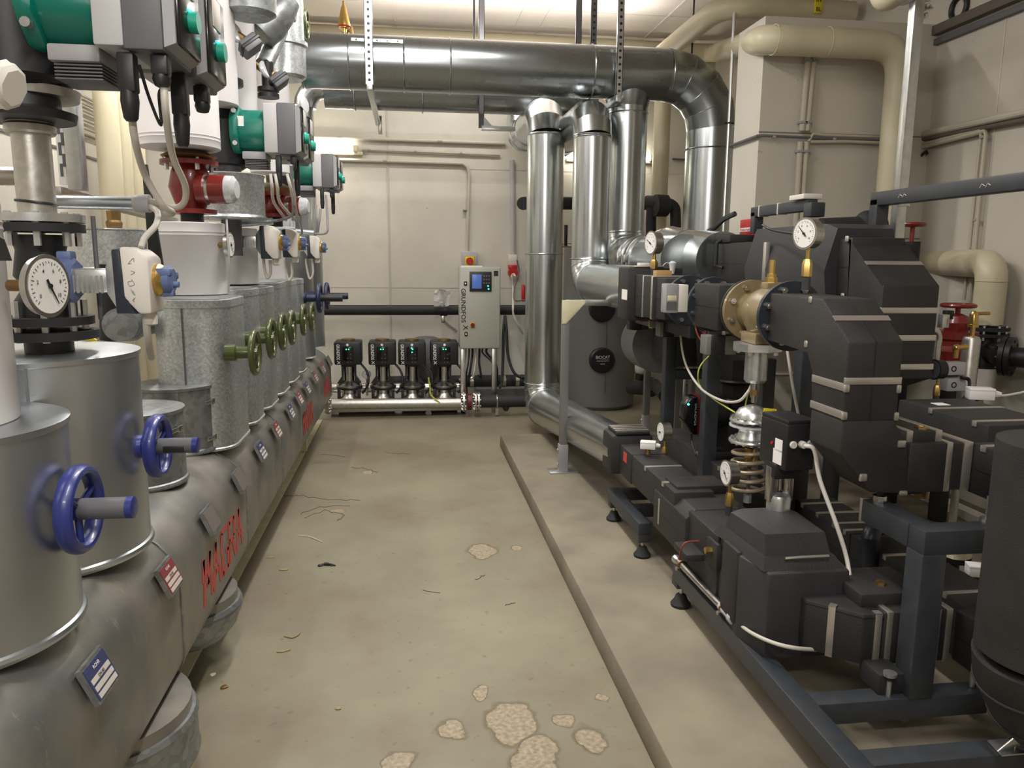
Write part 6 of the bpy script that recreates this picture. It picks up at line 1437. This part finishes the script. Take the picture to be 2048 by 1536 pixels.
for px, py, Y, lab in ((1275, 648, 5.1, 'left square beam end with a black cap under the upper run'), (1338, 660, 4.3, 'middle square beam end with a black cap under the upper run'), (1437, 692, 3.25, 'right square beam end with a black cap under the upper run')):
    q = P(px, py, Y=Y); t = T('beam_end', q, lab, 'beam')
    MB().box((q.x-.055, Y, q.z-.04), (q.x+.085, Y+.08, q.z+.045), .004).build('beam', 'frame' if Y > 5 else 'tank', t); MB().box((q.x-.035, Y-.006, q.z-.042), (q.x+.03, Y+.01, q.z+.047), .004).build('end_cap', 'black', t)
    MB().cyl((q.x+.04, Y+.04, q.z+.04), (q.x+.04, Y+.04, q.z+.16), .01, seg=8).build('support_bolt', 'zinc', t)
# slim galvanised struts
def strut(px, pyb, w, top, label, bracket=False):
    q = P(px, pyb, Z=PZ); q = P(px, pyb+22, Z=PZ) if px == 1125 else q; t = T('galvanised_strut', q, label, 'strut')
    MB().box((q.x-w/2, q.y-w/2, PZ), (q.x+w/2, q.y+w/2, top), .004).build('channel', 'tank', t)
    MB().box((q.x-w/2-.006, q.y-w/2-.006, PZ), (q.x+w/2+.006, q.y+w/2+.006, PZ+.2), .004).build('foot_sleeve', 'greyplastic', t)
    MB().box((q.x-.1, q.y-.06, PZ), (q.x+.1, q.y+.06, PZ+.01), .002).build('base_plate', 'zinc', t)
    for s in (-1, 1):
        for z in (PZ+.06, PZ+.16): MB().sph((q.x+s*(w/2+.01), q.y, z), .01, seg=8).build('bolt', 'zinc', t)
    return t, q
t, q = strut(1125, 921, .052, P(1125, 600, Y=5.5).z, 'slim galvanised strut with a triangular bracket in front of the first duct bend')
z = P(1140, 600, Y=q.y).z
MB().prism([V((q.x-.03, q.y-.03, z)), V((q.x+.13, q.y-.03, z)), V((q.x+.13, q.y-.03, z-.02)), V((q.x, q.y-.03, z-.16)), V((q.x-.03, q.y-.03, z-.16))], (0, .008, 0), .002).build('gusset_bracket', 'cream', t)
sq(t, (q.x, q.y+.02, z-.02), (1.5, q.y+.02, z-.02), .04, 'zinc', 'arm')
strut(1290, 876, .05, 1.2, 'slim galvanised strut left of the dark post')
strut(1350, 922, .055, .95, 'slim galvanised strut right of the dark post')
# small circulation pump
q = P(1375, 825, Y=3.95)
t = T('circulator_pump', q-V((0, 0, .12)), 'small black and dark red circulator pump with a green light left of the thick post', 'pump')
MB().prism([V((q.x-.055, q.y-.1, q.z-.02)), V((q.x-.045, q.y-.1, q.z+.06)), V((q.x-.02, q.y-.1, q.z+.1)), V((q.x+.02, q.y-.1, q.z+.105)), V((q.x+.025, q.y-.1, q.z-.105)), V((q.x-.005, q.y-.1, q.z-.1))], (0, .1, 0), .008).build('control_head', 'blackgloss', t)
MB().box((q.x+.024, q.y-.09, q.z-.105), (q.x+.05, q.y+.05, q.z+.1), .006).build('red_housing', 'maroon', t)
MB().cyl((q.x+.05, q.y, q.z), (q.x+.2, q.y, q.z), .09).build('pump_body', 'black', t)
MB().cyl((q.x-.035, q.y-.103, q.z+.065), (q.x-.035, q.y-.1, q.z+.065), .006, seg=10).build('indicator_light', 'led', t)
lettering('GRUNDFOS', (q.x+.006, q.y-.1015, q.z+.01), (0, 0, -1), (1, 0, 0), .011, 'greyplastic', t, w=.12)
# bulk of the dark equipment behind
q = P(1470, 830, Y=4.0)
t = T('black_pump', q-V((0, 0, .3)), 'big black pump body behind the silver actuator domes', 'pump')
MB().lathe((q.x, 4.0, q.z-.2), (0, 0, 1), [(0, .1), (.02, .14), (.16, .15), (.24, .13), (.26, .1), (.38, .1), (.4, .12), (.52, .12)], 10).build('motor', 'black', t)
for z in (q.z+.1, q.z+.2): MB().torus((q.x, 4.0, z), (0, 0, 1), .125, .01, 30, 6).build('cooling_fin', 'black', t)
MB().box((q.x-.05, 3.8, PZ), (q.x+.1, 4.1, q.z-.18), .01).build('base', 'rubber', t)
q = P(1470, 930, Y=3.7)
t = pipebox('dark foam box behind the pressure gauge and spring', 'insulated_pipe_box', q-V((0, 0, .1))); ybox(t, q.x-.13, q.x+.12, q.z-.22, q.z-.03+.05, 3.3, 4.5, bands=(3.6, 3.9))
q = P(1445, 905, Y=3.8); MB().box(q-V((.07, .06, .025)), q+V((.03, .06, .02)), .008).build('terminal_box', 'black', label='small flat black terminal box behind the spring actuator', cat='box')
for px, py, Y, label in ((1400, 705, 4.6, 'grey-black foam box under the upper run behind the cables'), (1475, 715, 4.3, 'black foam box behind the steel cup with a steel bar')):
    q = P(px, py, Y=Y); t = pipebox(label, 'insulated_pipe_box', q-V((0, 0, .1))); ybox(t, q.x-.15, q.x+.18, q.z-.09, q.z+.13, Y, Y+.5)
q = P(1320, 690, Y=5.2); MB().cyl((q.x, 5.2, q.z), (q.x, 5.5, q.z), .2, seg=40).build('grey_disc', 'tank', label='grey round pump cover behind the beams', cat='cover')
q = P(1385, 740, Y=5.6); MB().cyl((q.x, 5.6, .2), (q.x, 5.6, q.z+.15), .17, seg=36).build('steel_vessel', 'steel', label='shiny steel cylinder vessel seen between the dark posts', cat='vessel')
q0, q1 = P(1530, 748, Y=4.4), P(1640, 748, Y=4.4); MB().cyl(q0, q1, .015).build('crossing_pipe', 'steel', label='thin steel pipe crossing behind the dark post', cat='pipe')
# brackets above run 2
z = P(1508, 425, X=2.0).z
t = T('cable_bracket', (2.0, 4.0, z), 'blue-grey bar with cable ties on short legs above the faceted box', 'bracket')
ya, yb = yy(1510, z, 2.0), yy(1625, z, 2.0)
sq(t, (2.0, yb, z), (2.0, ya, z), .055, nm='bar'); sq(t, (2.0, ya-.03, 1.75), (2.0, ya-.03, z), .055, nm='leg'); sq(t, (2.0, yb-.02, z-.06), (2.0, yb-.02, z+.01), .075, nm='end_block')
for px in (1527, 1565): y = yy(px, z, 2.0); MB().box((1.969, y-.004, z-.031), (2.031, y+.004, z+.031), .002).build('cable_tie', 'whiteplastic', t)
q = P(1612, 404, X=2.0); MB().box((1.95, yb-.0, z+.03), (2.05, yb+.15, z+.055), .003).build('terminal_block', 'whiteplastic', t)
MB().tube([P(1525, 450, Y=3.8), P(1545, 460, Y=3.7), P(1590, 468, Y=3.3)], .006, 6, smooth=5).build('loose_cable', 'black', label='black cable sagging under the cable tie bar', cat='cable')
q = P(1490, 458, Y=4.9)
t = T('wall_sign', P(1490, 478, X=2.24), 'small red and white sign on the pale pillar', 'sign')
a, b = P(1481, 440, X=2.255), P(1506, 478, X=2.255)
MB().box((2.255, min(a.y, b.y), b.z), (2.262, max(a.y, b.y), a.z), .001).build('sign_board', 'brightred', t)
ymid = (a.y+b.y)/2; MB().box((2.2535, min(a.y, b.y), b.z+.052), (2.2555, max(a.y, b.y), b.z+.078)).build('white_band', 'white', t)
lettering('Freischalten', (2.2532, ymid, b.z+.065), (0, -1, 0), (0, 0, 1), .016, 'brightred', t, w=abs(a.y-b.y)*.9)
# upper right bar and silver post
Xb = 2.2; za, zn = P(1753, 400, X=Xb).z, P(2048, 362, X=Xb).z; zb_m = (za+zn)/2
ya, yb = yy(1752, za, Xb), 2.2
t = T('steel_bar', (Xb, 3, zb_m), 'blue-grey steel bar with chalk marks at upper right with a short leg', 'bar')
sq(t, (Xb, yb, zb_m), (Xb, ya, zb_m), .062, nm='bar'); sq(t, (Xb, ya-.03, zb_m-.17), (Xb, ya-.03, zb_m), .062, nm='leg')
for i, px in enumerate((1797, 1960)):
    y = yy(px, zb_m, Xb-.031); k = MB()
    for j in range(4): k.tube([V((Xb-.0325, y-.015*j, zb_m-.008+.012*(j % 2))), V((Xb-.0325, y-.015*j-.012, zb_m+.008-.01*(j % 2)))], .0012, 4)
    k.build('chalk_mark', 'white', t)
a, b = P(1830, 0, Y=3.5), P(1797, 462, Y=3.5); c = P(1799, 405, Y=3.5)
t = T('silver_post', (c.x, 3.5, 1.7), 'bright silver square post rising to the ceiling at upper right', 'post')
MB().box((c.x-.024, 3.476, b.z-.25), (c.x+.024, 3.524, CZ), .003).build('post', 'zinc', t); MB().cyl((c.x-.035, 3.47, c.z), (c.x+.035, 3.47, c.z), .012).build('clamp_bolt', 'steel', t)
MB().box((c.x-.03, 3.46, c.z-.02), (c.x+.03, 3.475, c.z+.02), .003).build('clamp_plate', 'zinc', t)
sqz = P(1700, 452, Y=3.9)
t = T('black_pipe', P(1660, 455, Y=4.0), 'dark insulated pipe behind the steel bar leg', 'pipe'); MB().cyl(P(1640, 458, Y=4.2), P(1765, 452, Y=4.2), .06).build('pipe', 'rubber', t); qq = P(1700, 455, Y=4.2); MB().cyl((qq.x, 4.2, PZ), (qq.x, 4.2, qq.z), .05).build('drop_pipe', 'rubber', t); MB().sph(P(1735, 447, Y=4.2), .075).build('fitting', 'rubber', t)
# red valves
def bonnet_valve(label, px, pyw, Y, R, body, pyb):
    q = P(px, pyw, Y=Y); t = T('gate_valve', (q.x, Y, P(px, pyb, Y=Y).z), label, 'valve')
    MB().torus(q, (0, 0, 1), R-.012, .012, 36, 8).build('wheel_rim', 'red', t)
    for i in range(4): a = i*math.pi/2+.4; MB().tube([q+V((0, 0, -.01)), q+V((math.cos(a), math.sin(a), 0))*(R-.012)], .009, 6).build('wheel_spoke', 'red', t)
    MB().cyl(q-V((0, 0, .1)), q+V((0, 0, .01)), .014, seg=12).build('spindle', 'red', t)
    MB().cyl((q.x, Y, PZ), (q.x, Y, q.z-(.3 if body else .1)), .05).build('pipe', 'rubber', t)
    if body:
        z = lambda p: P(px, p, Y=Y).z-q.z
        MB().lathe(q, (0, 0, 1), [(z(pyb), .11), (z(700), .12), (z(690), .1), (z(680), .1), (z(676), .115), (z(662), .115), (z(660), .06), (z(645), .07), (z(632), .055), (z(627), .02)], 28).build('valve_body', 'red', t)
    return t
bonnet_valve('big red valve with a flat handwheel behind the grey pressure switches', 1917, 611, 3.95, .093, True, 722)
bonnet_valve('small red handwheel beside the silver post', 1826, 449, 4.3, .075, False, 466)
# beige elbow
X_ = 3.03; a, b = P(1868, 528, Y=4.9), P(1985, 545, Y=4.05)
z_ = P(1960, 527, Y=4.1).z
bpipe('cream pipe elbow at right leading down to a black flange', [(P(1868, 528, Y=4.88).x, 4.9, z_+.0), (P(1986, 530, Y=4.05).x, 4.05, z_), (P(1986, 530, Y=4.05).x, 4.05, P(1975, 648, Y=4.05).z)], .082, beads=[((P(1986, 530, Y=4.05).x, 4.05, z_-.1), (0, 0, 1))], bends=.12)
q = P(1975, 660, Y=4.05); xq = P(1986, 530, Y=4.05).x
t = T('black_fitting', (xq, 4.05, q.z-.3), 'black flanged pipe tee at the right edge below the cream elbow', 'fitting')
for dz in (0, -.035): MB().cyl((xq, 4.05, q.z+dz), (xq, 4.05, q.z+dz+.018), .12, seg=36).build('flange', 'rubber', t)
for i in range(8): a = i*math.pi/4; MB().cyl((xq+.1*math.cos(a), 4.05+.1*math.sin(a), q.z-.055), (xq+.1*math.cos(a), 4.05+.1*math.sin(a), q.z+.03), .009, seg=6).build('bolt', 'steel', t)
MB().cyl((xq, 4.05, q.z-.22), (xq, 4.05, q.z-.03), .072).build('pipe', 'black', t)
c = P(2010, 712, Y=3.8); zq = c.z
MB().tube([V((xq, 4.05, q.z-.18)), V((xq, 3.98, zq)), V((c.x-.02, 3.8, zq))], .06, 20, smooth=3).build('branch', 'black', t)
for k_ in (0, .03): MB().cyl(V((c.x-.02+k_*.6, 3.8-k_*.8, zq)), V((c.x-.005+k_*.6, 3.78-k_*.8, zq)), .108, seg=36).build('flange', 'black', t)
for i in range(8):
    a = i*math.pi/4; d = V((.6, -.8, 0)); u = V((.8, .6, 0)); p = V((c.x-.02, 3.8, zq))+u*.085*math.cos(a)+V((0, 0, .085*math.sin(a))); MB().cyl(p-d*.012, p+d*.06, .009, seg=6).build('bolt', 'black', t)
MB().cyl(V((c.x, 3.77, zq)), V((c.x+.22, 3.48, zq)), .055).build('branch', 'black', t)
# air separator
q0, q1 = P(1940, 790, Y=3.6), P(1944, 672, Y=3.6)
t = T('air_separator', (q0.x, 3.6, q0.z-.1), 'dull silver upright cylinder with a brass air vent on top', 'vessel')
MB().cyl((q1.x, 3.6, PZ), (q1.x, 3.6, q0.z-.14), .02).build('drop_pipe', 'castpipe', t)
MB().lathe((q1.x, 3.6, q0.z-.15), (0, 0, 1), [(0, .043), (q1.z-q0.z+.13, .043), (q1.z-q0.z+.145, .036), (q1.z-q0.z+.15, .02)], 32).build('cylinder', 'castpipe', t)
MB().lathe((q1.x, 3.6, q1.z), (0, 0, 1), [(0, .012), (.045, .012), (.046, .026), (.06, .026), (.062, .02), (.11, .022), (.125, .014), (.13, .005)], 16).build('air_vent', 'brass', t)
MB().cyl((q1.x, 3.6, q1.z+.115), (q1.x+.07, 3.58, q1.z+.118), .009, seg=10).build('vent_outlet', 'brass', t)
for i, py in enumerate((736, 768)):
    q = P(1905, py, Y=3.45); t = T('pressure_switch', q-V((0, 0, .03)), ('upper grey pressure switch box beside the black gauge', 'lower grey pressure switch box beside the black gauge')[i], 'switch')
    MB().box(q-V((.05, .03, .032)), q+V((.05, .03, .032)), .005).build('housing', 'lightgrey', t); MB().torus(q+V((-.015, -.03, 0)), (0, 1, 0), .012, .003, 16, 6).build('dial_ring', 'black', t)
q = P(1912, 700, Y=3.5); t = T('brass_cock', q, 'brass elbow fitting above the grey pressure switches', 'fitting')
MB().tube([q+V((-.0, 0, -.04)), q+V((0, 0, .01)), q+V((.03, 0, .015)), q+V((.06, 0, .015))], .013, 10).build('body', 'brass', t); MB().sph(q+V((0, 0, .012)), .018, seg=12).build('joint', 'brass', t)
q = P(1868, 690, Y=3.4); MB().tube([P(1858, 660, Y=3.5), P(1870, 662, Y=3.5), P(1876, 675, Y=3.5), P(1873, 700, Y=3.5), P(1868, 760, Y=3.5)], .02, 14, smooth=3).build('chrome_pipe', 'steel', label='bright bent chrome pipe behind the black gauge', cat='pipe')
q = P(1887, 642, Y=3.7); t = T('solenoid', q, 'small metal solenoid block with black coil left of the red valve', 'valve'); MB().box(q-V((.02, .02, .035)), q+V((.02, .02, .035)), .003).build('block', 'zinc', t); MB().box(q+V((.01, -.01, .01)), q+V((.05, .03, .055)), .004).build('coil', 'black', t)
MB().tube([P(1922, 755, Y=3.4), P(1938, 760, Y=3.4), P(1936, 785, Y=3.3), P(1925, 800, Y=3.25)], .008, 8, smooth=4).build('switch_cable', 'black', label='black cable looping down from the pressure switches', cat='cable')
# wall foot trim at right
ridge('trim_24', (3.2, 1.0, .11), (3.28, 4.9, .16), 'white')
# ---- small pipes, tubes and cables
a, b = P(1350, 1116, X=1.14), P(1468, 1238, X=1.14)
a = V((1.135, a.y, .315)); b = V((1.135, b.y, .315)); a, b = P(1352, 1118, Z=.335), P(1466, 1237, Z=.335)
t = T('protective_tube', a, 'bright chrome cable tube clamped on top of the near frame rail', 'tube')
MB().cyl(a, b, .0135, seg=20).build('tube', 'steel', t); d = (b-a).normalized()
MB().lathe(a-d*.004, d, [(0, .019), (.01, .019), (.03, .014)], 20).build('end_sleeve', 'zinc', t); MB().lathe(b-d*.1, d, [(0, .0165), (.08, .0165), (.085, .021), (.11, .021), (.111, .014)], 20).build('end_sleeve', 'lightgrey', t)
for s in (.12, .86): p = a.lerp(b, s); MB().torus(p, d, .018, .004, 20, 6).build('clamp', 'bronze', t); MB().box(p-V((.028, .012, .02)), p-V((.012, -.004, .006)), .002).build('clamp_screw', 'steel', t)
def cab2(pts, r, label, m='cable', nm='cable', sm=6): MB().tube([P(px, py, Y=y) for px, py, y in pts], r, 10, smooth=sm).build(nm, m, label=label, cat='cable')
cab2([(1468, 1239, 2.48), (1500, 1264, 2.3), (1545, 1285, 2.2), (1590, 1296, 2.16), (1640, 1300, 2.2)], .0065, 'light cable running from the chrome tube under the black corner box')
c0 = hc+Rz @ V((0, -.105, .012)); q = P(1702, 1182, Z=zt3)
pts = [c0, c0+V((.02, -.03, -.01)), P(1640, 960, Y=2.4), P(1673, 1050, Y=2.35), P(1694, 1120, Y=2.32), q]
MB().tube(pts, .0075, 12, smooth=7).build('actuator_cable', 'whiteplastic', label='thick white cable hanging from the black motor actuator to the corner box', cat='cable')
cab2([(1360, 626, 4.3), (1362, 680, 4.2), (1372, 730, 4.0), (1400, 775, 3.6), (1440, 800, 3.2), (1475, 803, 3.0), (1495, 785, 2.95), (1503, 770, 2.95)], .006, 'light cable looping from the small meter to the steel cup')
cab2([(1418, 712, 3.6), (1402, 730, 3.6), (1396, 750, 3.6), (1402, 775, 3.6), (1430, 800, 3.3), (1470, 825, 3.1)], .0035, 'yellow-green earth wire beside the thick post', 'yg')
cab2([(1500, 775, 2.95), (1493, 800, 3.05), (1488, 830, 3.05)], .003, 'short yellow-green wire at the silver dome', 'yg')
cab2([(1242, 603, 4.9), (1246, 618, 4.8), (1265, 625, 4.6), (1310, 628, 4.3)], .005, 'thin copper-red capillary along the far upper run', 'redcable')
cab2([(1345, 630, 4.2), (1346, 648, 4.2), (1360, 652, 4.2), (1372, 640, 4.1), (1368, 628, 4.1)], .004, 'copper-red capillary coil under the small meter', 'redcable')
cab2([(1390, 638, 3.8), (1392, 660, 3.8), (1402, 680, 3.7), (1412, 677, 3.7), (1413, 645, 3.6)], .004, 'copper-red capillary loop left of the sand-coloured valve', 'redcable')
cab2([(1350, 632, 4.2), (1390, 655, 4.0), (1430, 681, 3.5)], .004, 'straight copper-red capillary behind the light cable', 'redcable')
cab2([(1398, 1082, 2.75), (1372, 1085, 2.75), (1362, 1100, 2.75), (1358, 1118, 2.8)], .0035, 'short copper-red wire entering the chrome tube', 'redcable')
cab2([(1573, 690, 3.5), (1585, 770, 3.4), (1598, 835, 3.3)], .007, 'slanting light cable in front of the dark post', 'cable')
cab2([(1383, 866, 3.8), (1384, 885, 3.8), (1392, 910, 3.7)], .005, 'short black cable under the small circulator pump', 'black')
cab2([(1992, 793, 2.85), (2020, 790, 2.8), (2060, 782, 2.7)], .006, 'light cable leaving the far right white sensor')
cab2([(1322, 538, 4.5), (1332, 526, 4.5), (1345, 530, 4.5)], .003, 'thin pale wire arching over the wooden block')
q = P(1300, 640, Y=4.6); t = T('drain_valve', q-V((0, 0, .05)), 'small brass drain cock with a red lever under the upper run', 'valve')
MB().cyl(q-V((-.01, 0, .05)), q+V((.01, 0, .06)), .017, seg=10).build('body', 'brass', t); MB().box(q+V((-.07, -.01, -.01)), q+V((-.01, .01, .012)), .004).build('red_lever', 'brightred', t)
t = T('sleeved_hose', P(1265, 590, Y=4.8), 'short black foam-covered hose with brass end on the far upper run', 'hose')
MB().tube([P(1268, 592, Y=4.85), P(1285, 590, Y=4.75), P(1295, 596, Y=4.7), P(1302, 608, Y=4.6)], .022, 14, smooth=3).build('sleeve', 'insul', t); MB().cyl(P(1257, 593, Y=4.9), P(1268, 592, Y=4.85), .015).build('nut', 'brass', t)
q = P(1402, 1114, Y=2.75); t = T('junction_box', q, 'flat black foam-topped box beside the chrome tube end', 'box'); MB().box(q-V((.06, .0, .02)), q+V((.06, .15, .01)), .006).build('box', 'epp', t)
# ---- floor bits
def bit(px, py, pts, label, m='debris', th=.004, nm='floor_scrap', z=0):
    c = P(px, py, Z=z); MB().prism([c+V((a, b, .0008)) for a, b in pts], (0, 0, th), .001).build(nm, m, label=label, cat='debris')
rnd = random.Random(5)
def blob(r, n=7, sx=1., sy=1.): return [(math.cos(i*2*math.pi/n)*r*sx*rnd.uniform(.6, 1.15), math.sin(i*2*math.pi/n)*r*sy*rnd.uniform(.6, 1.15)) for i in range(n)]
k = MB(); c = P(652, 1132, Z=0)
for dx, dy, r in ((-.03, 0, .009), (0, .012, .012), (.012, .005, .008), (.03, -.004, .006)): k.sph(c+V((dx, dy, r*.6)), r, 1.5, 1, .6, 10)
k.tube([c+V((-.04, -.004, .004)), c+V((-.01, .004, .01)), c+V((.02, .0, .01)), c+V((.05, -.008, .003))], .004, 6, smooth=3)
k.build('black_scrap', 'black', label='small crumpled black plastic scrap lying on the floor', cat='debris')
MB().tube([P(598, 1072, Z=.003), P(618, 1073, Z=.005), P(645, 1084, Z=.003)], .0022, 6, smooth=5).build('cable_tie', 'whiteplastic', label='pale cut cable tie on the floor left of centre', cat='debris')
MB().tube([P(568, 1272, Z=.003), P(585, 1275, Z=.004), P(598, 1268, Z=.004), P(600, 1262, Z=.003)], .003, 6, smooth=5).build('cable_tie', 'debris', label='curled beige strip on the floor near the cream pot', cat='debris')
bit(566, 1303, [(-.025, -.008), (.0, -.012), (.03, .006), (.024, .014), (0, .002), (-.02, .004)], 'brownish chip on the floor below the curled strip')
bit(568, 1140, blob(.02, 8, 1.2, .8), 'flat olive brown flake beside the black scrap'); bit(427, 1350, blob(.014), 'small white chip at lower left beside the cream pot', 'white')
bit(448, 1376, blob(.014), 'dark earthy crumb at lower left', 'bronze', .006); bit(677, 1418, blob(.012, 8), 'small olive ring-like crumb in the lower middle of the floor')
bit(540, 1115, blob(.02, 7, 1.3, .5), 'thin brown flake near the collector', 'debris', .002)
for i, (px, py) in enumerate(((700, 740+230), (745, 965))): pass
